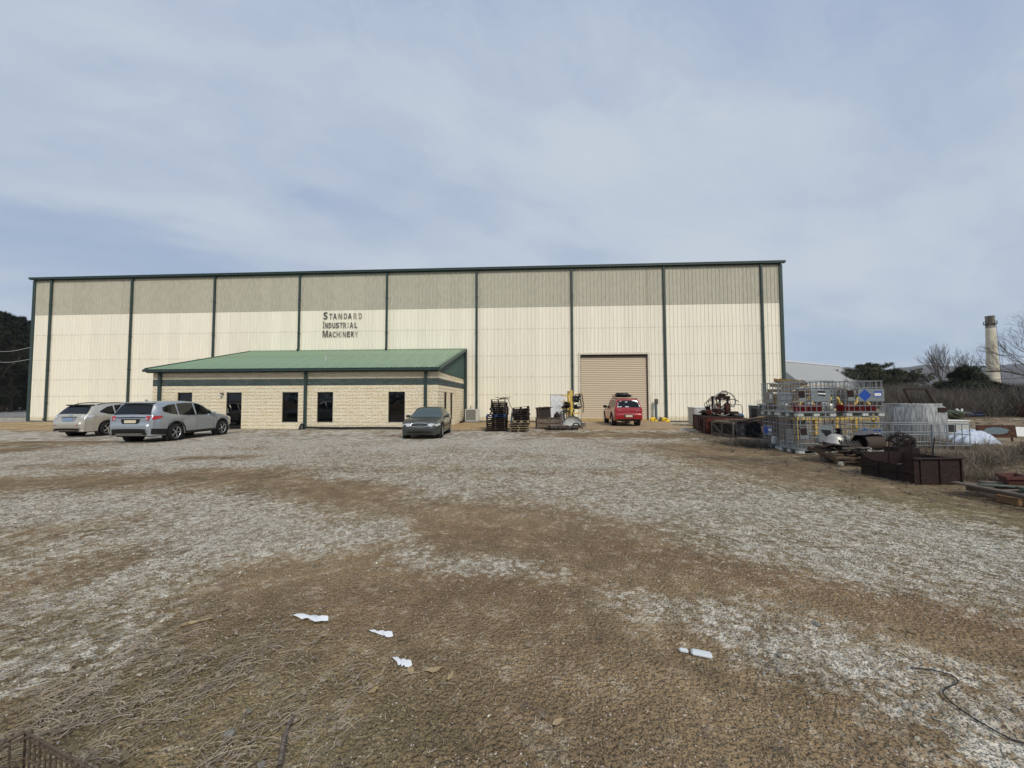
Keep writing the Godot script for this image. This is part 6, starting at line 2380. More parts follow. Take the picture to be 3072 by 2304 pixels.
	for k in 20:
		var a0 := TAU * k / 20
		var a1 := TAU * (k + 1) / 20
		poly(st, [V(0, 0.36, 0.018), V(cos(a0) * 0.40 * (0.85 + 0.3 * hash1(k)), 0.36 + sin(a0) * 0.13, 0.018), V(cos(a1) * 0.40 * (0.85 + 0.3 * hash1(k + 1)), 0.36 + sin(a1) * 0.13, 0.018)], Vector3.BACK)
	put(st, "blue_patch", mat("worn_blue", c8(118, 138, 148), 0.8, 0.0, "grain", 3.0), sg)
	for x in [-0.5, 0.5]:
		piece("leg", M.rust_dark, sg, V(x, 0.06, -0.03), V(0.05, 0.5, 0.04), 0.005)
	var ws := piece("white_sheet", M.label_white, self, V(0, 0.25, 0), V(0.5, 0.36, 0.02), 0.004)
	ws.position = V(19.0, 0.25, -14.4)
	ws.rotation.x = -0.3
	tag(ws, "small white sheet beside the rusty sign board", "sheet")
	scrap_pallet()
	rusty_bin()
	edge_pallet()
	weeds()


func tarp_heap() -> void:
	var t := thing("pale_tarp", "crumpled pale blue tarp heap among the dry weeds", "tarp", V(15.75, 0.1, -13.4), 0.1)
	var st := S(true)
	var n := 22
	var p := []
	for j in n + 1:
		for i in n + 1:
			var u := float(i) / n * 2.0 - 1.0
			var v := float(j) / n * 2.0 - 1.0
			var d := maxf(absf(u), absf(v))
			var h := (1.0 - pow(d, 2.5)) * 0.62 * (0.8 + 0.25 * u) + base_noise.get_noise_2d(u * 2.6, v * 2.6 + 5.0) * 0.22 * (1.0 - d * 0.7)
			p.append(V(u * 0.72 + base_noise.get_noise_2d(u * 3.0, v * 3.0) * 0.08, maxf(h, 0.0), v * 0.5))
	for j in n:
		for i in n:
			var a := j * (n + 1) + i
			poly(st, [p[a], p[a + 1], p[a + n + 2], p[a + n + 1]], Vector3.UP)
	put(st, "cloth", M.tarp_pale, t)


func hydraulic_unit() -> void:
	# rusty steel tank with cylinders, pump frame and hoses on top
	var c0 := V(9.78, 0, -19.5)
	var t := thing("hydraulic_unit", "rusty red hydraulic power unit with two cylinders and tangled hoses", "machine", c0, -0.29)
	# local: x to the right along the short face, -z along the long left face
	piece("tank", M.rust, t, V(0.85, 0.42, -1.9), V(1.7, 0.82, 3.8), 0.02)
	piece("red_end", M.rust_red, t, V(0.85, 0.44, 0.01), V(1.68, 0.84, 0.03), 0.008)
	for y in [0.30, 0.58]:
		piece("rib", M.rust_red, t, V(0.85, y, 0.035), V(1.68, 0.025, 0.02), 0.004)
	for z in [-0.02, -3.75, -1.9]:
		piece("rib", M.rust_dark, t, V(-0.015, 0.42, z), V(0.03, 0.82, 0.04), 0.005)
	piece("lid", M.rust_dark, t, V(0.85, 0.845, -1.9), V(1.76, 0.03, 3.86), 0.006)
	st_ring(t, "hatch", M.rust_dark, V(-0.02, 0.45, -1.1), 0.30, 0.03, Vector3.LEFT)
	st_ring(t, "hatch_ring", M.rust, V(-0.03, 0.45, -1.1), 0.26, 0.02, Vector3.LEFT)
	for e in [V(0.75, 0.86, -1.0), V(1.22, 0.86, -1.05)]:
		drum("cylinder", M.rust, t, [P(0, 0), P(0.155, 0.0), P(0.155, 0.64), P(0.14, 0.66), P(0, 0.66)], Transform3D(Basis(), e), 16)
	for e in [V(0.98, 0.86, -1.5), V(1.35, 0.86, -1.5), V(0.62, 0.86, -1.5)]:
		piece("column", M.rust_dark, t, e + V(0, 0.52, 0), V(0.09, 1.04, 0.09), 0.01)
	piece("head", M.rust_dark, t, V(1.0, 1.82, -1.45), V(0.85, 0.20, 0.4), 0.03)
	piece("motor", M.rust_dark, t, V(1.05, 1.98, -1.4), V(0.4, 0.16, 0.26), 0.06)
	piece("valve_block", M.rust_red, t, V(0.42, 1.05, -1.2), V(0.28, 0.26, 0.3), 0.03)
	piece("valve_block", M.rust_dark, t, V(0.35, 1.28, -1.3), V(0.2, 0.2, 0.25), 0.03)
	piece("pump", M.rust_dark, t, V(1.5, 1.0, -0.9), V(0.4, 0.24, 0.35), 0.06)
	piece("gearbox", M.steel_grey, t, V(1.55, 0.94, -0.5), V(0.3, 0.14, 0.25), 0.04)
	# big pale hose loop and many small ones
	var loop := []
	for k in 15:
		var an := lerpf(-0.6, PI * 1.22, k / 14.0)
		loop.append(V(1.05 + cos(an) * 0.52, 1.62 + sin(an) * 0.50, -0.9 + 0.02 * k))
	pipe("loop_hose", M.hose_grey, t, loop, 0.032, 8, 4)
	var r := RandomNumberGenerator.new()
	r.seed = 77
	for k in 16:
		var a := V(r.randf_range(0.2, 1.5), r.randf_range(0.9, 1.5), r.randf_range(-1.6, -0.4))
		var b := V(r.randf_range(0.1, 1.6), r.randf_range(0.87, 1.7), r.randf_range(-1.6, -0.3))
		var m := (a + b) / 2 + V(r.randf_range(-0.2, 0.2), r.randf_range(-0.1, 0.5), r.randf_range(-0.1, 0.3))
		pipe("hose", [M.rust_dark, M.hose_black, M.hose_grey, M.rust_dark][k % 4], t, [a, m, b], r.randf_range(0.012, 0.024), 6, 7)
	pipe("hose", M.hose_grey, t, [V(0.42, 1.1, -0.95), V(0.65, 0.98, -0.8), V(1.0, 0.90, -0.75), V(1.35, 1.02, -0.85)], 0.016, 6, 6)
	for k in 3:
		pipe("hose", M.rust_dark, t, [V(0.3 + 0.08 * k, 1.1, -1.2), V(0.18 + 0.1 * k, 1.5 + 0.1 * k, -1.2), V(0.55, 1.70 + 0.06 * k, -1.3), V(0.8, 1.80, -1.4)], 0.018, 6, 6)
	pipe("hose", M.steel_grey, t, [V(1.45, 1.45, -1.2), V(1.9, 1.45, -1.25), V(1.95, 1.2, -1.2), V(1.95, 0.9, -1.2)], 0.018, 6, 6)
	pipe("hose", M.rust_dark, t, [V(1.3, 1.95, -1.4), V(1.3, 2.15, -1.35), V(1.05, 2.16, -1.3), V(0.95, 1.95, -1.35)], 0.025, 6, 6)
	# junk heaped on the far end of the tank
	for k in 14:
		var pc := piece("scrap_lump", [M.rust_dark, M.steel_dark, M.steel_grey, M.rust][k % 4], self, Vector3.ZERO, V(r.randf_range(0.15, 0.5), r.randf_range(0.05, 0.16), r.randf_range(0.1, 0.3)), 0.03)
		pc.position = t.transform * V(r.randf_range(0.15, 1.4), 0.90 + 0.02 * k, r.randf_range(-3.5, -1.8))
		pc.rotation = V(r.randf_range(-0.4, 0.4), r.randf() * 3.0, r.randf_range(-0.3, 0.3))
		tag(pc, "dirty metal scrap lump heaped on the far end of the rusty tank", "scrap", "scrap on the rusty tank")


func st_ring(root: Node, called: String, m: Material, c: Vector3, r: float, thick: float, axis: Vector3) -> void:
	var st := S()
	var x := axis.cross(Vector3.UP).normalized()
	var pts := []
	for k in 24:
		var a := TAU * k / 24
		pts.append(c + x * cos(a) * r + Vector3.UP * sin(a) * r)
	tube(st, pts, thick, 6, -1.0, true)
	put(st, called, m, root)


func crate_and_tarp() -> void:
	var nc := V(10.04, 0, -17.43)
	var t := thing("braced_crate", "grey slatted timber crate with diagonal braces under a pile of planks", "crate", nc, 0.10)
	# local x right along the front, -z back along the braced left side
	for z in [-0.04, -0.82, -1.6]:
		piece("post", M.wood_grey, t, V(-0.03, 0.33, z), V(0.07, 0.68, 0.09), 0.005)
	for y in [0.08, 0.64]:
		piece("rail", M.wood_grey, t, V(-0.02, y, -0.82), V(0.05, 0.10, 1.62), 0.005)
	for e in [[-0.08, 0.12, -0.78, 0.58], [-1.56, 0.58, -0.86, 0.12]]:
		var st := S()
		bar(st, V(-0.05, e[1], e[0]), V(-0.05, e[3], e[2]), 0.03, 0.08)
		put(st, "brace", M.wood_grey if e[0] < -1 else M.wood_dark, t)
	for k in 4:
		piece("slat", M.wood_dark, t, V(0.03, 0.14 + k * 0.15, -0.82), V(0.02, 0.13, 1.6), 0.004)
	piece("back", M.wood_dark, t, V(0.62, 0.32, -1.6), V(1.2, 0.62, 0.03), 0.004)
	piece("right_side", M.wood_dark, t, V(1.22, 0.32, -0.8), V(0.03, 0.62, 1.6), 0.004)
	# black tarp hung over its front
	var tp := thing("black_tarp", "black plastic tarp hanging over the front of the crate", "tarp", nc, 0.10)
	var st2 := S(true)
	var pts := []
	for j in 9:
		for i in 19:
			var u := i / 18.0
			var v := j / 8.0
			var fold := sin(u * 21.0 + v * 1.5) * 0.028 * (0.3 + v) + base_noise.get_noise_2d(u * 4.0, v * 3.0) * 0.06
			pts.append(V(u * 1.24 - 0.02, 0.66 - v * 0.65, 0.05 + fold + 0.06 * v))
	for j in 8:
		for i in 18:
			var a := j * 19 + i
			poly(st2, [pts[a], pts[a + 1], pts[a + 20], pts[a + 19]], Vector3.BACK)
	put(st2, "sheet", M.tarp_black, tp)
	# planks on top
	var list := [[V(9.98, 0.72, -19.3), V(10.85, 0.70, -17.5), 0.16, "wood_brown"], [V(10.2, 0.74, -19.4), V(11.1, 0.74, -17.55), 0.16, "wood_grey"], [V(10.6, 0.75, -19.2), V(11.2, 0.77, -17.5), 0.14, "wood_pale"], [V(10.9, 0.76, -18.9), V(11.3, 0.78, -17.6), 0.14, "wood_pale"], [V(11.2, 0.77, -18.8), V(11.45, 0.80, -17.7), 0.14, "wood_grey"], [V(10.7, 0.80, -17.7), V(11.95, 0.92, -18.3), 0.2, "wood_tan"], [V(9.78, 0.70, -18.6), V(10.15, 0.70, -18.1), 0.2, "wood_pale"], [V(9.92, 0.68, -18.0), V(10.3, 0.68, -17.7), 0.18, "wood_grey"], [V(10.0, 0.69, -18.9), V(10.5, 0.74, -18.4), 0.18, "wood_grey"]]
	for e in list:
		var st := S()
		bar(st, e[0], e[1], e[2], 0.035)
		tag(put(st, "plank", M[e[3]], self), "loose weathered plank in the pile on the braced crate", "plank", "planks piled on the crate")
	# boards lying on the ground before it
	for e in [[ground_at(2222, 1313, 0.1), ground_at(2292, 1327, 0.08), 0.34, "wood_tan", "wide tan board lying on the ground before the black tarp"], [ground_at(2208, 1318, 0.05), ground_at(2262, 1330, 0.05), 0.14, "wood_dark", "narrow dark board lying under the wide tan board"]]:
		var st := S()
		bar(st, e[0], e[1], e[2], 0.03)
		tag(put(st, "board", M[e[3]], self), e[4], "board")


func wall_clutter() -> void:
	var wb := thing("white_crate", "white plastic bulk crate behind the rusty power unit", "crate", V(12.65, 0, -25.6), -0.05)
	piece("body", M.plastic_white, wb, V(0, 0.68, 0), V(1.5, 1.1, 1.1), 0.06)
	for k in 5:
		piece("rib", M.plastic_white, wb, V(-0.6 + k * 0.3, 0.62, 0.56), V(0.07, 0.9, 0.04), 0.01)
	piece("rim", M.label_white, wb, V(0, 1.22, 0), V(1.58, 0.08, 1.18), 0.03)
	var gb := thing("grey_bin", "dark grey metal bin with a cross brace and two upright rods", "bin", V(13.95, 0, -21.8), 0.0)
	piece("body", M.steel_dark, gb, V(0, 0.98, 0), V(0.56, 0.52, 0.5), 0.015)
	piece("stand", M.rust_dark, gb, V(0, 0.36, 0), V(0.5, 0.72, 0.44), 0.01)
	for s in [-1, 1]:
		piece("cross_brace", M.steel_grey, gb, V(0, 0.98, 0.26), V(0.68, 0.025, 0.015), 0.003, turned(Vector3.BACK, 0.72 * s))
		piece("rod", M.rust_dark, gb, V(0.08 * s, 1.45, 0.0), V(0.02, 0.55, 0.02), 0.004)
	for e in [[14.2, "white plastic tub standing left behind the grey bin"], [14.75, "taller white plastic tub standing right behind the grey bin"]]:
		var wt := thing("white_tub", e[1], "tub", V(e[0], 0.0, -22.6))
		drum("tub", M.plastic_white, wt, [P(0, 0), P(0.26, 0), P(0.29, 1.36 if e[0] < 14.5 else 1.44), P(0.31, 1.36 if e[0] < 14.5 else 1.44), P(0.31, 1.40 if e[0] < 14.5 else 1.48), P(0, 1.42 if e[0] < 14.5 else 1.5)], Transform3D(), 16)
	for e in [[V(13.2, 0.5, -22.6), 0.9, "blue tarp bundle on a rusty skid left of the grey bin"], [V(14.75, 0.62, -21.6), 0.7, "blue tarp bundle on a rusty skid right of the grey bin"]]:
		var bt := thing("blue_bundle", e[2], "tarp", e[0])
		var st := S(true)
		for q in 3:
			rbox(st, V(-0.2 + q * 0.2 * e[1], 0.26 + 0.03 * q, 0), V(0.5 * e[1], 0.2, 0.4), 0.09, Basis.from_euler(V(0.1 * q, 0.4 * q, 0.2 - 0.2 * q)))
		put(st, "cloth", M.tarp_blue, bt)
		piece("skid", M.rust_dark, bt, V(0, -0.2, 0), V(1.0, 0.7, 0.5), 0.02)


func scrap_pallet() -> void:
	var p := pallet(1.32, 1.15, V(9.10, 0.0, -10.55), -0.10, M.wood_brown, "brown pallet tilted on a block and loaded with scrap metal", "")
	p.remove_meta("group")
	p.rotation.x = 0.17
	p.position.y = 0.17
	var blk := piece("timber_block", M.wood_grey, self, V(0, 0.10, 0), V(0.25, 0.2, 0.2), 0.01)
	blk.position = V(8.72, 0, -10.75)
	tag(blk, "short grey timber block propping the scrap pallet", "block")
	var X := p.transform
	var on := func(x: float, z: float, h: float) -> Vector3:
		return X * V(x, 0.125 + h, z)
	# dome
	var dm := thing("metal_dome", "dull aluminium dome with a rim on the scrap pallet", "dome", on.call(-0.18, -0.18, 0.20), 0.2)
	drum("dome", M.aluminium, dm, [P(0.25, 0.0), P(0.25, 0.03), P(0.215, 0.05), P(0.20, 0.14), P(0.12, 0.22), P(0, 0.245)], Transform3D(turned(V(1, 0, 0.3), 0.12), V(0, 0, 0)), 22)
	drum("rim", M.steel_grey, dm, [P(0.27, -0.03), P(0.29, 0.0), P(0.25, 0.02)], Transform3D(turned(V(1, 0, 0.3), 0.12), V(0, 0, 0)), 22)
	# perforated plate leaning on the drum
	var pp := thing("perforated_plate", "grey steel plate punched with round holes leaning on the scrap", "plate", on.call(0.10, 0.22, 0.02), 0.06)
	pp.rotation.x = -0.55
	perforated(pp, 0.62, 0.40)
	var hp := thing("hinged_pan", "pale steel pan lying under the perforated plate", "pan", on.call(0.22, 0.32, 0.012), 0.4)
	drum("pan", M.steel_grey, hp, [P(0, 0.0), P(0.20, 0.0), P(0.26, 0.05), P(0.27, 0.05), P(0.2, 0.012), P(0, 0.012)], Transform3D(), 20)
	var cd := thing("brown_drum", "dark brown fibre drum lying on the right of the scrap pallet", "drum", on.call(0.62, -0.10, 0.22), 0.05)
	var st := S()
	cyl(st, V(-0.24, 0.02, 0), V(0.26, 0.02, 0), 0.22, 22)
	put(st, "shell", mat("fibre_brown", c8(74, 62, 54), 0.85, 0.0, "grime", 1.5), cd)
	st = S()
	lathe(st, [P(0.225, 0.0), P(0.225, 0.03), P(0.19, 0.03), P(0.19, 0.012), P(0, 0.012)], 22, Transform3D(Basis(Vector3.BACK, PI / 2), V(-0.25, 0.02, 0)))
	put(st, "end_ring", M.plastic_black, cd)
	var ap := piece("folded_metal", M.aluminium, self, V(0, 0.12, 0), V(0.14, 0.26, 0.012), 0.003)
	ap.position = on.call(0.42, 0.18, 0.06)
	ap.rotation = V(-0.2, 0.3, -0.5)
	tag(ap, "pale folded metal panel between the plate and the drum", "panel")
	var sh := thing("steel_sheet", "bent grey steel sheet lying over the drum and scrap", "sheet", on.call(0.45, -0.15, 0.48), 0.0)
	st = S(true)
	for k in 10:
		var x0 := lerpf(-0.5, 0.5, k / 10.0)
		var x1 := lerpf(-0.5, 0.5, (k + 1) / 10.0)
		poly(st, [V(x0, 0.05 * sin(x0 * 4.0), -0.25), V(x1, 0.05 * sin(x1 * 4.0), -0.25), V(x1, 0.03 * sin(x1 * 5.0), 0.28), V(x0, 0.03 * sin(x0 * 5.0), 0.28)], Vector3.UP)
	put(st, "sheet", M.steel_grey, sh)
	var r := RandomNumberGenerator.new()
	r.seed = 9
	for k in 26:
		var ln := r.randf_range(0.25, 0.7)
		var sc := piece("scrap_strip", [M.wood_brown, M.rust_dark, M.steel_grey, M.wood_grey, M.wood_dark][k % 5], self, Vector3.ZERO, V(ln, r.randf_range(0.012, 0.04), r.randf_range(0.04, 0.12)), 0.004)
		sc.position = on.call(r.randf_range(-0.5, 0.25), r.randf_range(-0.45, 0.45), 0.02 + 0.008 * k)
		sc.rotation = V(r.randf_range(-0.15, 0.15), r.randf_range(-0.9, 0.9), r.randf_range(-0.18, 0.18))
		tag(sc, "strip of scrap wood or metal piled on the tilted pallet", "strip", "strips on the scrap pallet")
	# loose wire by the pallet
	for k in 3:
		var wpts := []
		for q in 8:
			wpts.append(V(8.2 + 0.14 * q + r.randf_range(-0.08, 0.08), 0.02 + r.randf_range(0.0, 0.10), -10.2 + r.randf_range(-0.25, 0.25)))
		tag(pipe("loose_wire", M.hose_black, self, wpts, 0.008, 4, 4), "tangled dark wire on the ground by the scrap pallet", "wire", "loose wires by the scrap pallet")
	var stone := put_mesh(rock_mesh(7, 0.8), "pale_stone", M.concrete_grey, self, Transform3D(Basis.from_scale(V(0.10, 0.10, 0.09)), V(8.42, 0.05, -9.95)))
	tag(stone, "pale broken concrete lump in front of the scrap pallet", "stone")


func perforated(t: Node3D, w: float, h: float) -> void:
	# plate with holes cut through: strips between hexagonal openings
	var st := S()
	var nx := 9
	var ny := 6
	var cw := w / nx
	var chh := h / ny
	var dz := V(0, 0, 0.012)
	for j in ny:
		for i in nx:
			var c := V(-w / 2 + (i + 0.5) * cw, (j + 0.5) * chh, 0)
			var edge := i == 0 or i == nx - 1
			var sq := []
			var hole := []
			var m := 12
			for k in m:
				var a := TAU * (k + 0.5) / m
				var ca := cos(a)
				var sa := sin(a)
				var sc := 1.0 / maxf(absf(ca), absf(sa))
				sq.append(c + V(ca * sc * cw / 2, sa * sc * chh / 2, 0))
				hole.append(c + V(ca, sa, 0) * minf(cw, chh) * (0.33 if not edge else 0.24))
			for k in m:
				var q := (k + 1) % m
				poly(st, [sq[k] + dz, sq[q] + dz, hole[q] + dz, hole[k] + dz], Vector3.BACK)
				poly(st, [hole[k], hole[q], hole[q] + dz, hole[k] + dz], c - hole[k])
				poly(st, [sq[k], sq[q], hole[q], hole[k]], Vector3.FORWARD)
	put(st, "plate", M.steel_dark, t)


func rusty_bin() -> void:
	var t := thing("rusty_bin", "dark rusty steel bin with a folded lip and ribbed front", "bin", V(8.07, 0, -7.79), 0.03)
	# local: x right along the front, -z back
	var w := 1.0
	var d := 1.15
	piece("front", M.rust_dark, t, V(w / 2, 0.255, -0.01), V(w, 0.50, 0.015), 0.003)
	piece("back", M.rust_dark, t, V(w / 2 + 0.06, 0.25, -d), V(w, 0.50, 0.015), 0.003)
	var st := S()
	# left side drops in the middle
	for z in [0.0, 0.012]:
		poly(st, [V(z, 0.0, -0.02), V(z, 0.0, -d), V(z, 0.44, -d), V(z, 0.36, -d + 0.25), V(z, 0.34, -0.3), V(z, 0.5, -0.02)], Vector3.LEFT if z == 0.0 else Vector3.RIGHT)
	put(st, "left_side", M.rust_dark, t)
	piece("right_side", M.rust_dark, t, V(w, 0.25, -d / 2), V(0.012, 0.50, d), 0.003)
	piece("floor", M.rust_dark, t, V(w / 2, 0.03, -d / 2), V(w - 0.02, 0.02, d - 0.02), 0.003)
	piece("lip", M.rust_dark, t, V(w / 2, 0.512, 0.0), V(w + 0.05, 0.03, 0.07), 0.004)
	piece("rail", M.rust_dark, t, V(-0.012, 0.22, -d / 2), V(0.025, 0.03, d), 0.004)
	for x in [0.13, 0.53, 0.975]:
		piece("rib", M.rust_dark, t, V(x, 0.25, 0.008), V(0.035, 0.48, 0.03), 0.004)
	for z in [0.35, 0.75]:
		piece("rib", M.rust_dark, t, V(-0.012, 0.2, -z), V(0.025, 0.38, 0.03), 0.004)
	# coil of wire mesh stuffed in it, a thing of its own
	var g := thing("wire_mesh", "rusty wire mesh panels standing bent in the steel bin", "wire mesh", t.position + V(0.16, 0.28, -0.35), 0.0)
	for pn in [[V(0, 0, -0.35), 0.12, 0.9, 0.52], [V(0.05, 0, -0.05), -0.22, 0.86, 0.36]]:
		var mst := S()
		var nx := 22
		var ny := 9
		var f := func(u: float, v: float) -> Vector3:
			var sag := -0.10 * sin(u * PI) * v
			return pn[0] + V(u * pn[2], v * pn[3] + sag + 0.05 * sin(u * 7.0), 0.10 * sin(u * 5.0 + v) + pn[1] * v)
		for i in nx + 1:
			var a := []
			for k in 7:
				a.append(f.call(float(i) / nx, k / 6.0))
			tube(mst, a, 0.0035, 3)
		for j in ny + 1:
			var a := []
			for k in 13:
				a.append(f.call(k / 12.0, float(j) / ny))
			tube(mst, a, 0.0035, 3)
		put(mst, "panel", M.rust_dark, g)
	for e in [[V(0, 0, -0.35), V(0, 0.62, -0.3)], [V(0.45, 0, -0.34), V(0.46, 0.42, -0.28)], [V(0.9, 0, -0.3), V(0.92, 0.60, -0.24)]]:
		pipe("post", M.rust_dark, g, e, 0.012, 5, 1)
	# tangle of rusty wire behind
	var w2 := thing("wire_tangle", "ball of rusty tangled wire behind the steel bin", "wire", V(9.35, 0.72, -9.3))
	var r := RandomNumberGenerator.new()
	r.seed = 4
	for k in 22:
		var q := []
		var ph := r.randf() * TAU
		var tilt := Basis.from_euler(V(r.randf() * 3.0, r.randf() * 3.0, 0))
		for j in 8:
			var an := ph + j * 0.8
			q.append(tilt * V(cos(an) * r.randf_range(0.14, 0.30), sin(an) * r.randf_range(0.12, 0.25), r.randf_range(-0.05, 0.05)))
		pipe("strand", M.rust_dark, w2, q, 0.007, 3, 4)
	# scraps in the bin
	for k in 8:
		var sc := piece("bin_scrap", M.rust_dark if k % 3 else M.steel_grey, self, Vector3.ZERO, V(r.randf_range(0.2, 0.5), 0.03, r.randf_range(0.05, 0.14)), 0.005)
		sc.position = t.position + V(r.randf_range(0.25, 0.8), 0.08 + 0.03 * k, r.randf_range(-0.9, -0.3))
		sc.rotation = V(r.randf_range(-0.3, 0.3), r.randf() * 3.0, r.randf_range(-0.3, 0.3))
		tag(sc, "rusty offcut lying inside the dark steel bin", "offcut", "offcuts in the steel bin")
	# black stand below the wire tangle
	var bs := piece("steel_stool", M.rust_dark, self, V(0, 0.28, 0), V(0.5, 0.56, 0.4), 0.02)
	bs.position = V(9.4, 0, -9.35)
	tag(bs, "rusty box stand under the wire tangle", "stand")


func edge_pallet() -> void:
	var p := pallet(1.15, 1.3, V(8.72, 0.08, -6.35), 0.06, M.wood_grey, "low grey pallet with pots and pipes beside the rusty bin", "")
	p.remove_meta("group")
	var s0 := S()
	bar(s0, V(8.02, 0.20, -7.05), V(7.98, 0.20, -5.75), 0.12, 0.03)
	tag(put(s0, "edge_plank", M.wood_grey, self), "long grey plank along the edge of the low pallet", "plank")
	var blk := piece("timber_support", M.wood_tan, self, V(0, 0.06, 0), V(0.2, 0.12, 0.3), 0.01)
	blk.position = V(8.16, 0, -6.35)
	tag(blk, "tan timber foot under the low grey pallet", "block")
	var pot := thing("clay_pot", "dark red square plant pot with a rim on the low pallet", "pot", V(8.52, 0.20, -6.62), 0.4)
	var st := S()
	lathe(st, [P(0.10, 0.0), P(0.16, 0.17), P(0.185, 0.17), P(0.185, 0.22), P(0.16, 0.22), P(0.1, 0.03), P(0, 0.03)], 4, Transform3D(turned(V(0, 0, 1), 0.12), V(0, 0, 0)), false)
	put(st, "pot", mat("pot_red", c8(96, 58, 50), 0.8, 0.0, "grime", 3.0), pot)
	for e in [[V(8.15, 0.24, -6.2), V(8.95, 0.30, -6.45), 0.05, "grey green pipe lying across the low pallet"], [V(8.1, 0.22, -6.75), V(8.7, 0.24, -6.35), 0.03, "dark angle bar lying on the low pallet"], [V(8.5, 0.26, -6.0), V(9.2, 0.26, -6.3), 0.045, "second grey green pipe at the near end of the low pallet"]]:
		var o := pipe("scrap_pipe", mat("pipe_green", c8(88, 98, 88), 0.6, 0.1, "grime", 2.0), self, [e[0], e[1]], e[2], 8, 1)
		tag(o, e[3], "pipe")
	var stake := piece("wood_stake", M.wood_grey, self, V(0, 0.3, 0), V(0.06, 0.62, 0.05), 0.005)
	stake.position = V(8.98, 0.05, -6.6)
	tag(stake, "short grey stake standing at the low pallet", "stake")
	var r := RandomNumberGenerator.new()
	r.seed = 14
	for k in 9:
		var sl := piece("deck_scrap", M.wood_grey if k % 2 else M.wood_dark, self, Vector3.ZERO, V(r.randf_range(0.3, 0.7), 0.02, 0.07), 0.003)
		sl.position = V(8.2 + r.randf() * 0.8, 0.22 + 0.012 * k, -6.9 + r.randf() * 0.9)
		sl.rotation = V(0, r.randf_range(-0.6, 0.6), r.randf_range(-0.06, 0.06))
		tag(sl, "thin grey slat lying on the low pallet with the pot", "slat", "slats on the low pallet")


func blade_mesh(sd: int, n: int, tall: float, spread: float, droop: float, wide: float) -> ArrayMesh:
	var r := RandomNumberGenerator.new()
	r.seed = sd
	var st := S()
	for k in n:
		var an := r.randf() * TAU
		var base := V(cos(an), 0, sin(an)) * r.randf() * spread * 0.25
		var lean := V(cos(an + r.randf_range(-0.6, 0.6)), 0, sin(an + r.randf_range(-0.6, 0.6))) * spread * r.randf_range(0.4, 1.2)
		var h := tall * r.randf_range(0.5, 1.1)
		var side := V(-sin(an), 0, cos(an)) * wide
		var prev := base
		var pw := 1.0
		for q in 3:
			var t := (q + 1) / 3.0
			var p := base + lean * t * t + V(0, h * (t - droop * t * t), 0)
			var w := 1.0 - t * 0.92
			poly(st, [prev - side * pw, prev + side * pw, p + side * w, p - side * w], V(cos(an), 0.4, sin(an)))
			prev = p
			pw = w
	return done(st)


func straw_colour(r: RandomNumberGenerator, dull := 1.0) -> Color:
	var v := r.randf_range(0.10, 0.30) * dull
	return Color(v, v * r.randf_range(0.78, 0.88), v * r.randf_range(0.52, 0.70))


func weeds() -> void:
	# tall dry weeds behind the bin and round the scrap
	var r := RandomNumberGenerator.new()
	r.seed = 55
	var m1 := blade_mesh(1, 26, 0.75, 0.45, 0.42, 0.004)
	var m2 := blade_mesh(2, 22, 0.55, 0.5, 0.55, 0.004)
	var list1 := []
	var list2 := []
	for k in 2600:
		var x := r.randf_range(9.3, 17.5)
		var z := r.randf_range(-13.2, -7.4)
		var thick := smoothstep(9.2, 10.2, x + (z + 8.0) * 0.15) * (1.0 - smoothstep(-7.6, -6.9, z)) * (0.55 + 1.3 * base_noise.get_noise_2d(x * 0.6, z * 0.6)) * (1.0 - smoothstep(12.0, 16.5, x)) * 1.3
		if x < 12.9 and z < -10.6 or r.randf() > thick:
			continue
		var s := r.randf_range(0.45, 1.25)
		var b := Basis.from_euler(V(r.randf_range(-0.25, 0.25), r.randf() * TAU, r.randf_range(-0.25, 0.25))).scaled(V(s, s * r.randf_range(0.7, 1.1), s))
		(list1 if k % 2 else list2).append([Transform3D(b, V(x, ground_height(x, z) - 0.02, z)), straw_colour(r, 0.8)])
	scatter("dry_weeds", m1, M.straw, list1, "tall dry grey weeds growing behind the rusty bin", "weeds")
	scatter("dry_weeds", m2, M.straw, list2, "tall dry grey weeds growing behind the rusty bin", "weeds")
	# sparse dead grass round the junk and along the right side
	var list3 := []
	var list4 := []
	var m3 := blade_mesh(3, 14, 0.16, 0.16, 0.6, 0.0035)
	for k in 9000:
		var x := r.randf_range(5.0, 16.0)
		var z := r.randf_range(-19.0, -4.2)
		var c := smoothstep(6.0, 8.6, x + (z + 9.0) * 0.12) * (0.45 + base_noise.get_noise_2d(x * 0.8 + 3.0, z * 0.8) * 0.9)
		if r.randf() > c:
			continue
		var s := r.randf_range(0.5, 1.3)
		list3.append([Transform3D(Basis(Vector3.UP, r.randf() * TAU).scaled(V(s, s * 0.8, s)), V(x, ground_height(x, z) - 0.01, z)), straw_colour(r, 0.95)])
	for e in [[V(13.4, 0, -20.5), 260, 1.2], [V(9.0, 0, -14.6), 140, 0.9], [V(12.2, 0, -17.5), 200, 1.3]]:
		for k in e[1]:
			var an := r.randf() * TAU
			var d: float = sqrt(r.randf()) * e[2]
			var s := r.randf_range(0.7, 1.2)
			list4.append([Transform3D(Basis(Vector3.UP, r.randf() * TAU).scaled(V(s, s, s)), e[0] + V(cos(an) * d, -0.02, sin(an) * d)), straw_colour(r, 0.85)])
	scatter("dead_grass", m3, M.straw, list3, "short dead grass on the dirt round the scrap", "grass")
	scatter("dry_weeds", m2, M.straw, list4, "dry weeds standing between the crates and the cages", "weeds")


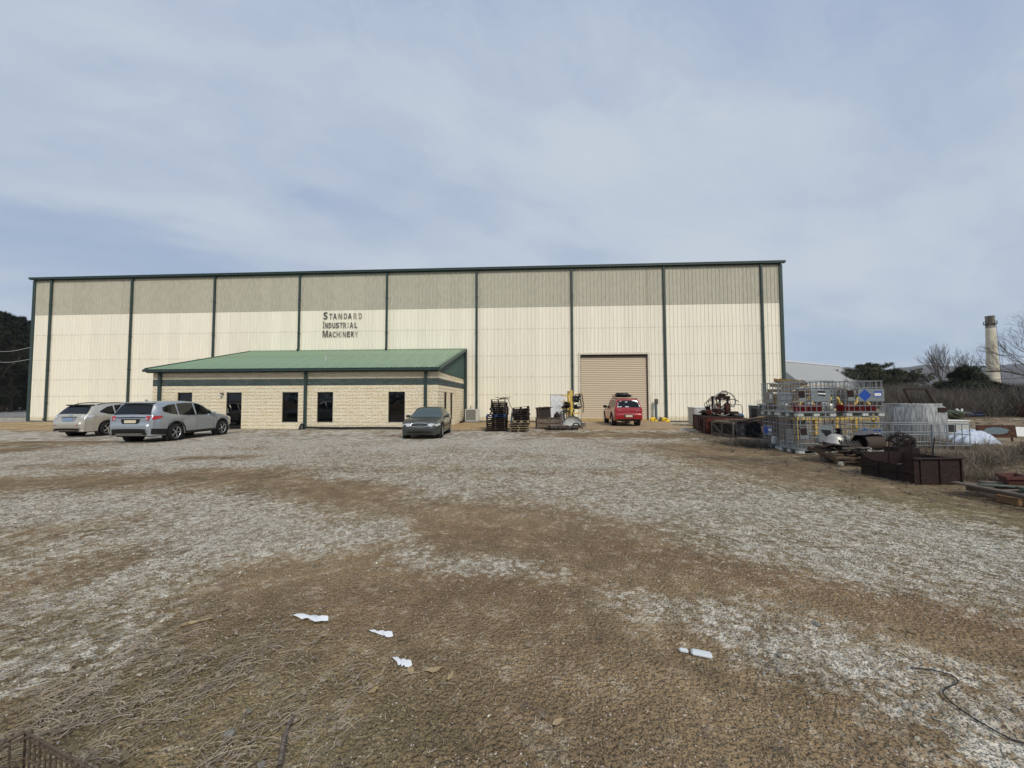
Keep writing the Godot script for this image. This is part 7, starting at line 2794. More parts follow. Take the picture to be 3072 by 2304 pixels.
# ------------------------------------------------------------------ background
func crown_mesh(list: Array, tuft: Array) -> ArrayMesh:
	# list holds [Transform3D, Color]; tuft is a flat list of triangle corners
	var v := PackedVector3Array()
	var n := PackedVector3Array()
	var c := PackedColorArray()
	for e in list:
		var t: Transform3D = e[0]
		for k in range(0, tuft.size(), 3):
			var p0: Vector3 = t * tuft[k]
			var p1: Vector3 = t * tuft[k + 1]
			var p2: Vector3 = t * tuft[k + 2]
			var nn := -(p1 - p0).cross(p2 - p0).normalized()
			v.append(p0)
			v.append(p1)
			v.append(p2)
			for q in 3:
				n.append(nn)
				c.append(e[1])
	var arr := []
	arr.resize(Mesh.ARRAY_MAX)
	arr[Mesh.ARRAY_VERTEX] = v
	arr[Mesh.ARRAY_NORMAL] = n
	arr[Mesh.ARRAY_COLOR] = c
	var mesh := ArrayMesh.new()
	mesh.add_surface_from_arrays(Mesh.PRIMITIVE_TRIANGLES, arr)
	return mesh


func pine(called: String, label: String, at: Vector3, tall: float, wide: float, sd: int, group: String, tone := Color(0.034, 0.046, 0.022), low := 0.12, count := 900) -> Node3D:
	var r := RandomNumberGenerator.new()
	r.seed = sd
	var t := thing(called, label, "tree", at, 0.0, group)
	var st := S()
	tube(st, curve([V(0, -0.2, 0), V(0.15, tall * 0.35, 0.1), V(-0.1, tall * 0.7, 0), V(0, tall * 0.96, 0)], 4), tall * 0.018 + 0.04, 7, 0.03)
	var list := []
	var branches := int(tall * 5.0)
	for k in branches:
		var y := tall * lerpf(low, 0.99, pow(float(k) / branches, 0.9))
		var u := (y / tall - low) / (1.0 - low)
		var reach := wide * 0.5 * (0.35 + 1.15 * sin(clampf(u * 0.86 + 0.14, 0.0, 1.0) * PI)) * r.randf_range(0.55, 1.1)
		reach *= lerpf(1.0, 0.35, pow(u, 2.5))
		var an := k * 2.4 + r.randf_range(-0.4, 0.4)
		var d := V(cos(an), r.randf_range(-0.05, 0.35), sin(an))
		var a := V(0, y, 0)
		var b := a + d * reach
		tube(st, [a, (a + b) / 2 + V(0, 0.1, 0), b], 0.035, 4, 0.008)
		var n := maxi(2, count / branches)
		for q in n:
			var f := sqrt(r.randf()) * 0.85 + 0.18
			var p := a.lerp(b, f) + V(r.randf_range(-1, 1), r.randf_range(-0.5, 0.7), r.randf_range(-1, 1)) * reach * 0.16
			var s := r.randf_range(0.55, 1.25)
			var v := r.randf_range(0.55, 1.5)
			list.append([Transform3D(Basis.from_euler(V(r.randf() * TAU, r.randf() * TAU, 0)).scaled(V(s, s, s)), p), Color(tone.r * v, tone.g * v, tone.b * v)])
	put(st, "trunk", M.bark, t)
	var tuft := []
	for k in 16:
		var d := V(r.randf_range(-1, 1), r.randf_range(-0.5, 1.0), r.randf_range(-1, 1)).normalized()
		var s := d.cross(V(r.randf_range(-1, 1), r.randf_range(-1, 1), r.randf_range(-1, 1))).normalized() * 0.075
		tuft.append_array([d * 0.06 - s * 0.5, d * 0.06 + s, d * 0.75 * r.randf_range(0.6, 1.0)])
	put_mesh(crown_mesh(list, tuft), "crown", M.needles, t)
	return t


func pine_copy(src: Node3D, at: Vector3, turn: float, size: float, label: String, group: String) -> void:
	var c := dup(src, at, turn, label, group)
	c.scale = Vector3.ONE * size


func branch_into(st: SurfaceTool, r: RandomNumberGenerator, a: Vector3, d: Vector3, ln: float, rad: float, level: int, spread: float, rise: float) -> void:
	var bend := V(r.randf_range(-1, 1), r.randf_range(-0.3, 1.0) * rise, r.randf_range(-1, 1)) * 0.22
	var m := a + d * ln * 0.5
	var d2 := (d + bend).normalized()
	var b := m + d2 * ln * 0.5
	tube(st, [a, m, b], rad, 5 if level > 3 else 3, rad * 0.6)
	if level == 0:
		return
	var n := 3 if level > 1 else 4
	for k in n:
		var ax := V(r.randf_range(-1, 1), r.randf_range(-0.4, 0.4), r.randf_range(-1, 1)).normalized()
		var nd := (d2.rotated(ax, r.randf_range(0.35, 1.0) * spread) + V(0, rise * 0.35, 0)).normalized()
		var from := a.lerp(b, r.randf_range(0.45, 1.0)) if k > 0 else b
		branch_into(st, r, from, nd, ln * r.randf_range(0.62, 0.82), rad * 0.58, level - 1, spread, rise)


func bare_tree(called: String, label: String, at: Vector3, trunk: float, limb: float, rad: float, levels: int, sd: int, spread: float, rise: float, m: Material, forks := 5) -> Node3D:
	var r := RandomNumberGenerator.new()
	r.seed = sd
	var t := thing(called, label, "tree", at)
	var st := S()
	tube(st, [V(0, -0.2, 0), V(0.05, trunk * 0.6, 0.03), V(0, trunk, 0)], rad, 7, rad * 0.8)
	put(st, "trunk", m, t)
	st = S()
	for k in forks:
		var an := TAU * k / forks + r.randf_range(-0.4, 0.4)
		var d := V(cos(an) * spread, 1.0 * rise + r.randf_range(0.0, 0.4), sin(an) * spread).normalized()
		branch_into(st, r, V(0, trunk * r.randf_range(0.75, 1.0), 0), d, limb * r.randf_range(0.8, 1.1), rad * 0.5, levels, spread, rise)
	put(st, "crown", m, t)
	return t


func build_background() -> void:
	# wooded ridge far behind
	var m := StandardMaterial3D.new()
	m.resource_name = "wooded_ridge"
	noise_tex("woods", 0.06, 5, [[0.2, c8(52, 50, 44)], [0.5, c8(84, 78, 68)], [0.8, c8(112, 102, 88)]], 41, 512)
	m.albedo_texture = T.woods
	m.uv1_triplanar = true
	m.uv1_world_triplanar = true
	m.uv1_scale = Vector3.ONE * 0.012
	m.roughness = 1.0
	var ridge := [[-3000, 1090], [-1200, 1080], [0, 1095], [1500, 1088], [2300, 1096], [2520, 1104], [2640, 1106], [2700, 1104], [2775, 1094], [2850, 1098], [2905, 1103], [2960, 1097], [3072, 1090], [3400, 1080], [4200, 1092], [6000, 1100]]
	var D := 1700.0
	var st := S(true)
	var nu := 260
	var rows := []
	for i in nu + 1:
		var px := lerpf(-2600.0, 5600.0, float(i) / nu)
		var py := 1095.0
		for k in ridge.size() - 1:
			if px >= ridge[k][0] and px <= ridge[k + 1][0]:
				var tt: float = (px - ridge[k][0]) / float(ridge[k + 1][0] - ridge[k][0])
				py = lerpf(ridge[k][1], ridge[k + 1][1], tt * tt * (3.0 - 2.0 * tt))
		var top := depth_at(px, py, D)
		var row := []
		for j in 9:
			var v := j / 8.0
			var dep := lerpf(1000.0, D, v)
			var h := top.y * pow(v, 0.8) + base_noise.get_noise_2d(i * 0.35, j * 0.6) * 9.0 * v + base_noise.get_noise_2d(i * 1.9, j * 3.0) * 4.0 * v
			row.append(V(top.x * dep / D, maxf(h, -2.0), -dep))
		row.append(V(top.x * 1.2, -5.0, -D * 1.25))
		rows.append(row)
	for i in nu:
		for j in 9:
			poly(st, [rows[i][j], rows[i + 1][j], rows[i + 1][j + 1], rows[i][j + 1]], Vector3.UP)
	setting(put(st, "hills", m, self))

	# grey metal barn beyond the right end of the warehouse: its roof slope faces the yard
	var r1 := depth_at(2516, 1099, 82.0)
	var r0 := depth_at(2346, 1083, 70.6)
	r0.y = r1.y
	var along := (r1 - r0).normalized()
	var barn := thing("metal_barn", "weathered grey metal barn roof beyond the right end of the warehouse", "barn", V(r1.x, 0, r1.z), atan2(-along.z, along.x))
	# local: ridge runs along -x from the right gable at x 0; slope falls towards +z
	var ridge_y := r1.y
	var sheet := rib_panel(0.9, 3, 0.03)
	for k in 30:
		var b := Basis(V(1, 0, 0), V(0, 6.2, -6.6), V(0, 0.73, 0.68))
		put_mesh(sheet, "roof_sheet", M.barn, barn, Transform3D(b, V(-0.9 * (k + 1), ridge_y - 6.2, 6.6)))
	st = S()
	box(st, V(-13.5, ridge_y + 0.06, 0), V(27.2, 0.22, 0.4))
	put(st, "ridge_cap", M.barn_white, barn)
	st = S()
	bar(st, V(0.06, ridge_y + 0.02, 0), V(0.06, ridge_y - 6.2, 6.6), 0.14, 0.2)
	put(st, "rake_trim", M.barn_white, barn)
	st = S()
	poly(st, [V(0, ridge_y, 0), V(0, ridge_y - 6.2, 6.6), V(0, 0, 6.6), V(0, 0, -6.6), V(0, ridge_y - 6.2, -6.6)], Vector3.RIGHT)
	poly(st, [V(-27, ridge_y - 6.2, 6.5), V(0, ridge_y - 6.2, 6.5), V(0, 0, 6.5), V(-27, 0, 6.5)], Vector3.BACK)
	put(st, "walls", M.barn, barn)

	# tall brick chimney stack
	var cb := depth_at(2982, 1170, 150.0)
	var ch := thing("chimney_stack", "tall pale brick chimney stack with a railed platform near its dark top", "chimney", V(cb.x, 0, -150.0))
	var htop := depth_at(2972, 948, 150.0).y
	drum("shaft", M.stack, ch, [P(2.05, 0), P(1.32, htop * 0.86)], Transform3D(), 24)
	drum("band", M.stack_top, ch, [P(1.76, htop * 0.355), P(1.88, htop * 0.36), P(1.88, htop * 0.372), P(1.74, htop * 0.376)], Transform3D(), 24)
	drum("dark_top", M.stack_top, ch, [P(1.33, htop * 0.86), P(1.28, htop * 0.985), P(1.34, htop * 0.988), P(1.33, htop), P(0.9, htop), P(0.9, htop * 0.9)], Transform3D(), 24)
	drum("platform", M.rust_dark, ch, [P(1.25, htop * 0.90), P(1.8, htop * 0.902), P(1.8, htop * 0.906), P(1.25, htop * 0.907)], Transform3D(), 24)
	for k in 14:
		var an := TAU * k / 14
		piece("rail_post", M.rust_dark, ch, V(cos(an) * 1.75, htop * 0.907 + 0.5, sin(an) * 1.75), V(0.1, 1.0, 0.1), 0.01)
	st_ring2(ch, "rail", M.rust_dark, V(0, htop * 0.907 + 1.0, 0), 1.75, 0.05)
	st = S()
	for s in [-0.25, 0.25]:
		bar(st, V(1.0 + s, 2, 1.78), V(0.7 + s, htop * 0.9, 1.12), 0.06, 0.06)
	put(st, "ladder", M.rust_dark, ch)

	# woods left of the warehouse
	var spots := [[-20, 925, 74], [25, 940, 70], [60, 950, 78], [85, 962, 82], [-90, 915, 68], [5, 935, 84], [45, 965, 66], [98, 985, 90], [120, 960, 95], [-160, 920, 76], [-60, 950, 60]]
	var kinds := []
	for k in spots.size():
		var s: Array = spots[k]
		var top := depth_at(s[0], s[1], s[2])
		if k < 4:
			kinds.append(pine("pine_tree", "tall dark pine in the woods left of the warehouse", V(top.x, 0, -s[2]), top.y, 9.0 + 2.0 * hash1(k), 300 + k * 7, "pines left of the warehouse", Color(0.020, 0.024, 0.012), 0.02, 1300))
			kinds[k].set_meta("tall", top.y)
		else:
			pine_copy(kinds[k % 4], V(top.x, 0, -s[2]), k * 1.7, top.y / kinds[k % 4].get_meta("tall"), "tall dark pine in the woods left of the warehouse", "pines left of the warehouse")
	var lean := pipe("bare_limb", M.twig_grey, self, [depth_at(8, 1132, 63), depth_at(18, 1110, 63), depth_at(50, 1083, 63), depth_at(62, 1070, 63)], 0.12, 6, 4, 0.03)
	tag(lean, "pale bare limb leaning before the dark pines", "limb")
	# overhead wires to the warehouse corner
	for e in [[6.55, 10.6], [5.5, 9.0]]:
		var pts := []
		for k in 13:
			var f := k / 12.0
			pts.append(V(lerpf(-42.6, -84.0, f), lerpf(e[0], e[1], f) - 1.0 * sin(f * PI) * 0.6, lerpf(-33.9, -61.0, f)))
		tag(pipe("overhead_wire", M.wire_white, self, pts, 0.022, 4, 1), ["upper thin service wire running to the warehouse corner", "lower thin service wire running to the warehouse corner"][0 if e[0] > 6.0 else 1], "wire")
	# trees right of the warehouse
	var p := depth_at(2612, 1093, 78.0)
	pine("broad_pine", "broad rounded pine above the brush beyond the grey barn", V(p.x, 0, -78.0), p.y, 12.0, 511, "", Color(0.058, 0.060, 0.030), 0.25, 1500).remove_meta("group")
	p = depth_at(2690, 1112, 88.0)
	pine("broad_pine", "smaller dark pine right beside the broad rounded pine", V(p.x, 0, -88.0), p.y, 9.0, 533, "", Color(0.058, 0.060, 0.030), 0.2, 900)
	p = depth_at(2540, 1122, 84.0)
	pine("broad_pine", "low dark pine just right of the grey barn roof", V(p.x, 0, -84.0), p.y, 8.0, 543, "", Color(0.05, 0.056, 0.030), 0.2, 900)
	p = depth_at(2895, 1108, 46.0)
	pine("cedar_tree", "dark green cedar standing in the brown brush left of the chimney", V(p.x, 0, -46.0), p.y + 0.2, 4.8, 521, "", Color(0.042, 0.052, 0.028), 0.05, 1300)
	p = depth_at(2950, 1142, 45.0)
	pine("cedar_tree", "low spreading cedar in front of the chimney foot", V(p.x, 0, -45.0), p.y, 4.6, 527, "", Color(0.042, 0.050, 0.028), 0.05, 1000)
	p = depth_at(2846, 1180, 62.0)
	bare_tree("bare_tree", "round-headed bare tree rising above the brush left of the chimney", V(p.x, 0, -62.0), 3.2, 2.7, 0.20, 5, 610, 0.62, 1.0, M.twig_grey, 6)
	p = depth_at(3215, 1180, 42.0)
	bare_tree("bare_tree", "bare branching tree reaching in from the right of the chimney", V(p.x, 0, -42.0), 3.0, 3.2, 0.20, 5, 622, 0.95, 0.55, M.twig_grey, 7)
	p = depth_at(2745, 1180, 75.0)
	bare_tree("bare_tree", "thin pale bare tree in the brush right of the broad pine", V(p.x, 0, -75.0), 2.6, 2.0, 0.12, 4, 633, 0.5, 0.9, M.twig_grey, 4)
	brush()
	# pale shed roof showing through the brush
	p = depth_at(2800, 1168, 95.0)
	var sh := thing("white_shed", "low white shed roof showing through the far brush", "shed", V(p.x, 0, -95.0))
	piece("wall", M.barn, sh, V(0, 2.0, 0), V(5.2, 4.0, 4.0), 0.02)
	piece("roof_edge", M.barn_white, sh, V(0, 4.15, 0), V(5.6, 0.35, 4.4), 0.03)
	# far scrap on the field
	var ft := thing("rusty_boiler", "dark rusty boiler shell lying on the far field", "boiler", V(48.9, 0, -36.4), 0.5)
	st = S()
	cyl(st, V(-0.9, 0.62, 0), V(2.4, 0.62, 0), 0.62, 20)
	put(st, "shell", M.rust_dark, ft)
	st = S()
	lathe(st, [P(0.60, 0.0), P(0.64, 0.02), P(0.60, 0.04), P(0.4, 0.05), P(0, 0.05)], 20, Transform3D(Basis(Vector3.BACK, PI / 2), V(-0.9, 0.62, 0)))
	put(st, "end_plate", M.rust, ft)
	for k in 7:
		var bp := piece("blue_pipe", mat("pipe_blue", c8(60, 78, 118), 0.6, 0.0, "grime", 0.5), self, V(0, 0.2, 0), V(3.2, 0.28, 0.28), 0.12)
		bp.position = V(43.6 + 0.35 * (k % 4), 0.28 * (k / 4), -37.0 - 0.32 * (k % 4))
		bp.rotation.y = 0.05 * (k - 3)
		tag(bp, "dark blue pipe in the pile far out on the field", "pipe", "blue pipes on the field")
	var gs := thing("green_sheets", "heap of pale green roofing sheets thrown down on the field", "sheets", V(35.2, 0, -31.0), 0.3)
	for k in 4:
		piece("sheet", mat("sheet_green", c8(150, 164, 148), 0.6, 0.0, "grime", 0.6), gs, V(0.2 * k, 0.35 + 0.12 * k, 0.1 * k), V(2.4, 0.03, 0.9), 0.004, Basis.from_euler(V(0.25, 0.2 * k, -0.32 + 0.1 * k)))
	piece("white_bracket", M.label_white, gs, V(0.5, 0.75, 0.3), V(0.10, 0.7, 0.10), 0.01, turned(Vector3.BACK, 1.0))
	piece("white_bracket", M.label_white, gs, V(0.85, 0.72, 0.3), V(0.10, 0.5, 0.10), 0.01, turned(Vector3.BACK, -0.35))
	# dead shrub against the warehouse wall
	bare_tree("dead_shrub", "leafless dead weed shrub standing before the warehouse wall", V(13.0, 0, -24.0), 0.25, 0.55, 0.016, 3, 710, 0.5, 1.0, M.twig, 7).set_meta("category", "shrub")
	bare_tree("dead_shrub", "thin curved dead weed stem in the field beyond the rusty sign", V(21.5, 0, -16.5), 0.3, 0.6, 0.012, 2, 715, 0.6, 0.5, M.twig, 3).set_meta("category", "shrub")
	# woods behind the camera, which the office windows and the cars mirror
	for k in 13:
		var x := -62.0 + k * 10.5 + 4.0 * hash1(k + 40)
		pine_copy(kinds[k % 4], V(x, 0, 38.0 + 9.0 * hash1(k)), k * 1.1, 0.8 + 0.25 * hash1(k + 9), "tall dark pine in the woods across the yard from the office", "pines across the yard")


func st_ring2(root: Node, called: String, m: Material, c: Vector3, r: float, thick: float) -> void:
	var st := S()
	var pts := []
	for k in 20:
		var a := TAU * k / 20
		pts.append(c + V(cos(a) * r, 0, sin(a) * r))
	tube(st, pts, thick, 4, -1.0, true)
	put(st, called, m, root)


func brush() -> void:
	# leafless thicket right of the warehouse, one tangled mass
	var r := RandomNumberGenerator.new()
	r.seed = 33
	var meshes := []
	for v in 3:
		var st := S()
		for k in 150:
			var an := r.randf() * TAU
			var base := V(cos(an), 0, sin(an)) * r.randf() * 0.35
			var lean := V(cos(an), 0, sin(an)) * r.randf_range(0.1, 0.95)
			var h := r.randf_range(0.35, 1.0)
			var side := V(-sin(an), 0, cos(an)) * 0.009
			var a := base + lean * r.randf_range(0.0, 0.45) + V(0, r.randf_range(0.0, h * 0.5), 0)
			var b := base + lean + V(r.randf_range(-0.15, 0.15), h, r.randf_range(-0.15, 0.15))
			poly(st, [a - side, a + side, b], V(cos(an), 0.3, sin(an)))
			var c := a.lerp(b, 0.5)
			poly(st, [c - side * 0.6, c + side * 0.6, c + V(r.randf_range(-0.3, 0.3), r.randf_range(0.1, 0.35), r.randf_range(-0.3, 0.3))], V(cos(an), 0.3, sin(an)))
		meshes.append(done(st))
	var lists := [[], [], []]
	for k in 620:
		var px := r.randf_range(2480, 3250)
		var d := r.randf_range(36.0, 92.0)
		if px < 2560 and d < 55.0:
			d += 20.0
		var at := depth_at(px, 1190, d)
		var tall := r.randf_range(2.2, 4.4) * lerpf(0.85, 1.5, (d - 36.0) / 56.0)
		var v := r.randf_range(0.6, 1.3)
		var tint := Color(0.130, 0.110, 0.092).lerp(Color(0.105, 0.094, 0.074), r.randf())
		lists[k % 3].append([Transform3D(Basis(Vector3.UP, r.randf() * TAU).scaled(V(tall * 0.75, tall, tall * 0.75)), V(at.x, -0.1, at.z)), Color(tint.r * v, tint.g * v, tint.b * v)])
	for v in 3:
		scatter("brushwood", meshes[v], M.straw, lists[v], "leafless brown brush thicket on the far side of the field", "brush")
	# dry grass on the field
	var g := blade_mesh(8, 18, 0.35, 0.3, 0.5, 0.008)
	var lg := []
	for k in 3800:
		var x := r.randf_range(15.0, 62.0)
		var z := r.randf_range(-40.0, -11.0)
		if x < -z * 0.95 + 2.0 or x > -z * 1.5 + 4.0:
			continue
		var s := r.randf_range(0.7, 1.4)
		lg.append([Transform3D(Basis(Vector3.UP, r.randf() * TAU).scaled(V(s, s * 0.7, s)), V(x, -0.05, z)), straw_colour(r, 1.15)])
	scatter("dry_grass", g, M.straw, lg, "dry tan grass on the field right of the scrap", "grass")


# ------------------------------------------------------------------ foreground
func build_foreground() -> void:
	litter()
	# rusty wire basket at the near left corner of the view
	var c0 := ground_at(76, 2196, 0.24)
	var er := ground_at(290, 2315, 0.24)
	var el := ground_at(-60, 2262, 0.24)
	var wb := thing("wire_basket", "rusty wire basket lying in the straw close to the camera", "basket", V(c0.x, 0, c0.z))
	var rd := (er - c0).normalized()
	var ld := (el - c0).normalized()
	var wire := mat("basket_wire", c8(112, 96, 82), 0.8, 0.2, "grain", 6.0)
	for e in [[rd, 0.75], [ld, 0.5]]:
		for h in [0.0, 0.022]:
			pipe("rail", wire, wb, [V(0, 0.24 - h, 0), V(0, 0.24 - h, 0) + e[0] * e[1]], 0.006, 6, 1)
		pipe("rail", wire, wb, [V(0, 0.03, 0), V(0, 0.03, 0) + e[0] * e[1]], 0.005, 6, 1)
		pipe("rail", wire, wb, [V(0, 0.13, 0), V(0, 0.13, 0) + e[0] * e[1]], 0.004, 6, 1)
		var n := int(e[1] / 0.042)
		for k in n:
			pipe("wire", wire, wb, [V(0, 0.232, 0) + e[0] * (0.042 * k), V(0, 0.0, 0) + e[0] * (0.042 * k)], 0.0042, 5, 1)
	# scraps of white plastic film
	var films := [[930, 1857, 0.29, 0.06, 0.05, "long torn white plastic scrap on the brown dirt"], [1137, 1901, 0.20, 0.035, 0.12, "narrow torn white plastic scrap with a dark fold"], [1205, 1988, 0.13, 0.06, 0.2, "small torn white plastic scrap beside dry leaves"]]
	var i := 0
	for e in films:
		var g := ground_at(e[0], e[1])
		var st := S(true)
		var n := 12
		for k in n:
			var x0: float = lerpf(-e[2] / 2, e[2] / 2, float(k) / n)
			var x1: float = lerpf(-e[2] / 2, e[2] / 2, float(k + 1) / n)
			var f := func(x: float, sg: float, q: int) -> Vector3:
				var w: float = e[3] * (0.25 + 0.75 * sqrt(maxf(0.0, 1.0 - pow(2.0 * x / e[2], 2.0)))) * (0.6 + 0.8 * hash1(q * 3 + i * 17 + int(sg) * 5))
				return V(x + 0.02 * sg, 0.012 + 0.012 * hash1(q + i * 7 + int(sg) * 3), w * 0.5 * sg + 0.03 * sin(x * 9.0))
			poly(st, [f.call(x0, -1.0, k), f.call(x1, -1.0, k + 1), V(x1, 0.03 + 0.012 * hash1(k + 1), 0), V(x0, 0.03 + 0.012 * hash1(k), 0)], Vector3.UP)
			poly(st, [V(x0, 0.03 + 0.012 * hash1(k), 0), V(x1, 0.03 + 0.012 * hash1(k + 1), 0), f.call(x1, 1.0, k + 1), f.call(x0, 1.0, k)], Vector3.UP)
		var o := put(st, "plastic_scrap", M.film_white, self)
		o.position = V(g.x, ground_height(g.x, g.z), g.z)
		o.rotation.y = -e[4]
		tag(o, e[5], "plastic scrap")
		i += 1
	# flattened clear bottle
	var b := ground_at(2085, 1960)
	var bt := thing("crushed_bottle", "crushed clear plastic bottle on the dirt", "bottle", V(b.x, ground_height(b.x, b.z), b.z), -0.35)
	var bm := mat("bottle_plastic", c8(206, 212, 214), 0.25, 0.0)
	piece("body", bm, bt, V(0.04, 0.018, 0), V(0.13, 0.03, 0.055), 0.012)
	piece("neck", bm, bt, V(-0.07, 0.016, 0), V(0.06, 0.028, 0.03), 0.01)
	# single dry leaves, chips, stones
	var leaves := [[1305, 2010, 0.085, 0.3, "large pale dry leaf lying alone on the dirt"], [1352, 2028, 0.05, 1.2, "small curled pale leaf with a stalk"], [1232, 2010, 0.07, 2.0, "brown dry leaf touching the small white scrap"], [1120, 2070, 0.05, 0.8, "small pinkish dry leaf on the dirt"], [1675, 2165, 0.055, 0.5, "pale grey leaf scrap near the bottom centre dirt"]]
	for e in leaves:
		var g := ground_at(e[0], e[1])
		var o := put_mesh(leaf_mesh(int(e[0])), "dry_leaf", M.dry_leaf, self, Transform3D(Basis(Vector3.UP, e[3]).scaled(V(e[2], e[2], e[2])), V(g.x, ground_height(g.x, g.z) + 0.008, g.z)))
		tag(o, e[4], "leaf")
	var chip := piece("wood_chip", M.wood_pale, self, Vector3.ZERO, V(0.20, 0.022, 0.028), 0.008)
	var cg := ground_at(592, 1868)
	chip.position = V(cg.x, ground_height(cg.x, cg.z) + 0.014, cg.z)
	chip.rotation.y = 0.55
	tag(chip, "pale splintered wood chip lying on the straw and dirt", "wood chip")
	var s0 := ground_at(880, 2160)
	var s1 := ground_at(838, 2315)
	tag(pipe("stick", M.wood_grey, self, [s0 + V(0, 0.02, 0), s0.lerp(s1, 0.4) + V(-0.015, 0.025, 0), s1 + V(0, 0.02, 0)], 0.009, 6, 5, 0.013), "grey brown stick lying among dead leaves", "stick")
	var rocks := [[690, 2198, 0.035, "pale grey stone"], [710, 2215, 0.032, "cream coloured stone"], [745, 2130, 0.022, ""], [575, 2270, 0.02, ""], [785, 2290, 0.025, ""], [2683, 1886, 0.035, ""], [2450, 1872, 0.03, ""], [2740, 1895, 0.03, ""], [2340, 1965, 0.024, ""], [2020, 1918, 0.02, ""]]
	i = 0
	for e in rocks:
		var g := ground_at(e[0], e[1])
		var o := put_mesh(rock_mesh(120 + i, 0.65), "stone", M.concrete_grey if i % 2 == 0 else M.wood_pale, self, Transform3D(Basis(Vector3.UP, i * 1.3).scaled(V(e[2], e[2], e[2])), V(g.x, ground_height(g.x, g.z) + e[2] * 0.3, g.z)))
		if e[3]:
			tag(o, e[3] + " lying in the dark moss near the stick", "stone")
		else:
			tag(o, "pale fist-sized stone lying loose on the dirt", "stone", "loose stones on the dirt")
		i += 1
	# thin black hose snaking over the gravel at right
	var hp := []
	for e in [[2730, 2006], [2800, 2012], [2862, 2030], [2872, 2050], [2845, 2066], [2830, 2085], [2880, 2130], [2960, 2180], [3040, 2222], [3100, 2236]]:
		var g := ground_at(e[0], e[1])
		hp.append(V(g.x, ground_height(g.x, g.z) + 0.014, g.z))
	tag(pipe("black_hose", M.hose_black, self, hp, 0.0035, 6, 5), "thin black hose snaking over the pale gravel", "hose")
	for e in []:
		hp = []
		for q in e:
			var g := ground_at(q[0], q[1])
			hp.append(V(g.x, ground_height(g.x, g.z) + 0.014, g.z))
		tag(pipe("dark_cable", M.hose_black, self, hp, 0.009, 5, 5), "dark cable end lying across the mixed gravel and grass", "cable", "cable ends on the gravel")


func leaf_mesh(sd: int) -> ArrayMesh:
	var r := RandomNumberGenerator.new()
	r.seed = sd
	var st := S(true)
	var n := 6
	var prev := []
	for k in n + 1:
		var t := float(k) / n
		var w := 0.34 * sin(PI * pow(t, 0.8)) * r.randf_range(0.75, 1.15) + 0.01
		var x := t * 1.4 - 0.7
		var curl := 0.25 * (t - 0.4) * (t - 0.4)
		var row := [V(x, curl + 0.12 * r.randf(), -w), V(x, curl, 0), V(x, curl + 0.16 * r.randf(), w)]
		if k > 0:
			for q in 2:
				poly(st, [prev[q], row[q], row[q + 1], prev[q + 1]], Vector3.UP)
		prev = row
	return done(st)


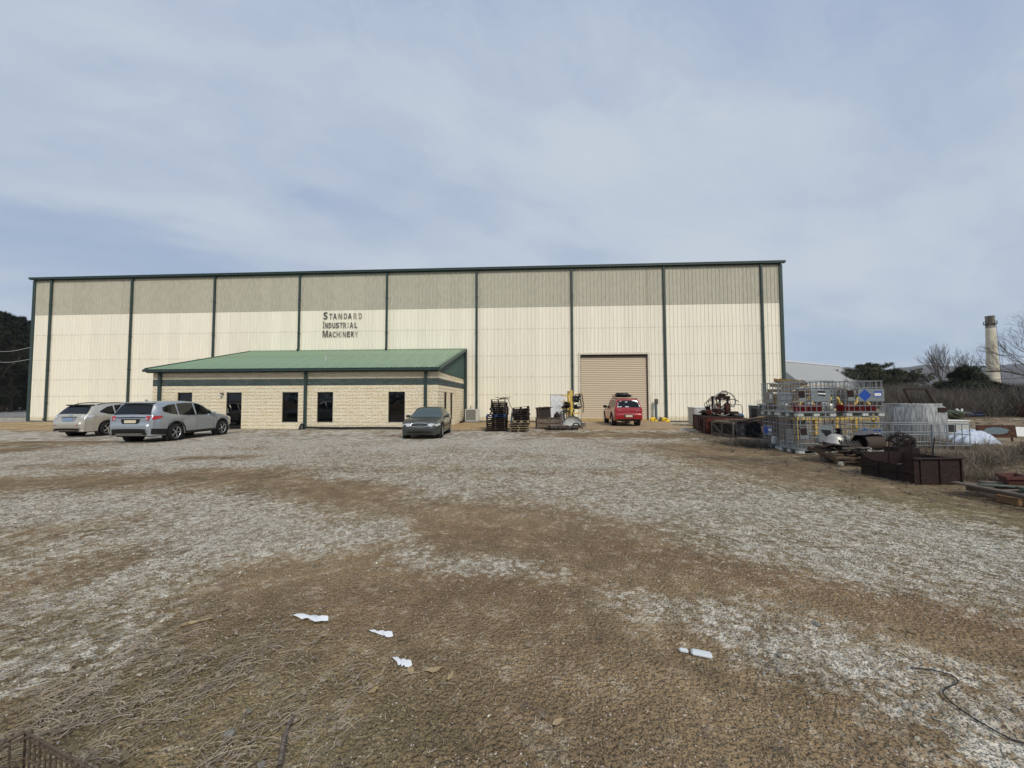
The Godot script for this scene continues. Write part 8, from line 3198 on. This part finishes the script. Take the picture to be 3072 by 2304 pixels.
func litter() -> void:
	var r := RandomNumberGenerator.new()
	r.seed = 91
	# lying straw: single bent stems
	var stems := []
	for v in 3:
		var st := S()
		var prev := V(-0.5, 0.0, 0)
		for k in 5:
			var t := (k + 1) / 5.0
			var p := V(-0.5 + t, 0.10 * sin(t * PI) * (0.5 + v * 0.5), 0.16 * sin(t * 2.2 + v * 1.3) * (v - 0.6))
			var w := V(0, 0, 0.013)
			poly(st, [prev - w, prev + w, p + w, p - w], Vector3.UP)
			poly(st, [prev + V(0, 0.012, 0), prev + w, p + w, p + V(0, 0.012, 0)], V(0, 1, 1))
			prev = p
		stems.append(done(st))
	var ls := [[], [], []]
	var lv := []
	var tf := []
	var lm := leaf_mesh(5)
	var lines := [[PackedVector2Array(), 0.42, 1.0], [PackedVector2Array(), 0.32, 0.8], [PackedVector2Array(), 0.22, 0.8], [PackedVector2Array(), 0.22, 0.6], [PackedVector2Array(), 0.5, 0.3]]
	var srcs := [[[-60, 2180], [200, 2190], [420, 2090], [560, 2040]], [[150, 2280], [420, 2230], [560, 2290]], [[700, 1985], [800, 2010]], [[850, 2110], [960, 2110], [960, 2190]], [[0, 1850], [300, 1900], [600, 1960], [900, 2100]]]
	for i in srcs.size():
		for q in srcs[i]:
			var g := ground_at(q[0], q[1])
			lines[i][0].append(Vector2(g.x, g.z))
	for k in 52000:
		var z := -1.45 - pow(r.randf(), 1.3) * 2.6
		var x := r.randf_range(-4.6, 0.6)
		var wgt := 0.02
		for l in lines:
			wgt = maxf(wgt, l[2] * (1.0 - smoothstep(l[1] * 0.4, l[1] * 1.35, seg_dist(Vector2(x, z), l[0]))))
		wgt *= clampf(0.35 + base_noise.get_noise_2d(x * 2.2, z * 2.2) * 1.7, 0.02, 0.8)
		if r.randf() > wgt:
			continue
		var ln := r.randf_range(0.025, 0.085) if r.randf() < 0.8 else r.randf_range(0.08, 0.17)
		var dirn := r.randfn(0.5, 0.75)
		var b := Basis.from_euler(V(r.randf_range(-0.2, 0.2), dirn, r.randf_range(-0.12, 0.16))).scaled(V(1, 1, 1))
		b = b * Basis.from_scale(V(ln, ln * 0.9, 0.06 * r.randf_range(1.0, 3.4)))
		var c := straw_colour(r, 1.5)
		ls[k % 3].append([Transform3D(b, V(x, ground_height(x, z) + r.randf_range(0.004, 0.028), z)), c])
		if r.randf() < 0.08:
			var s := r.randf_range(0.018, 0.042)
			var v := r.randf_range(0.16, 0.34)
			lv.append([Transform3D(Basis.from_euler(V(r.randf_range(-0.5, 0.5), r.randf() * TAU, r.randf_range(-0.5, 0.5))).scaled(V(s, s, s)), V(x, ground_height(x, z) + 0.016, z)), Color(v, v * 0.80, v * 0.60)])
	for v in 3:
		scatter("straw_litter", stems[v], M.straw, ls[v], "dead straw and stems strewn over the near dirt", "straw")
	scatter("leaf_litter", lm, M.straw, lv, "small dead leaves mixed into the straw", "leaves")
	# small dead tufts over the bare dirt
	var tm := blade_mesh(12, 12, 0.05, 0.075, 0.75, 0.0022)
	for k in 900:
		var z := -1.5 - pow(r.randf(), 1.5) * 5.0
		var x := r.randf_range(-1.0, 1.0) * (-z * 1.4 + 0.4)
		var cl := base_noise.get_noise_2d(x * 1.3 + 31.0, z * 1.3)
		if cl < 0.10 + 0.10 * r.randf():
			continue
		var s := r.randf_range(0.5, 1.2)
		tf.append([Transform3D(Basis(Vector3.UP, r.randf() * TAU).scaled(V(s, s, s)), V(x, ground_height(x, z) - 0.002, z)), straw_colour(r, 0.9)])
	scatter("dead_tufts", tm, M.straw, tf, "small dead grass tufts dotted over the bare dirt", "grass")
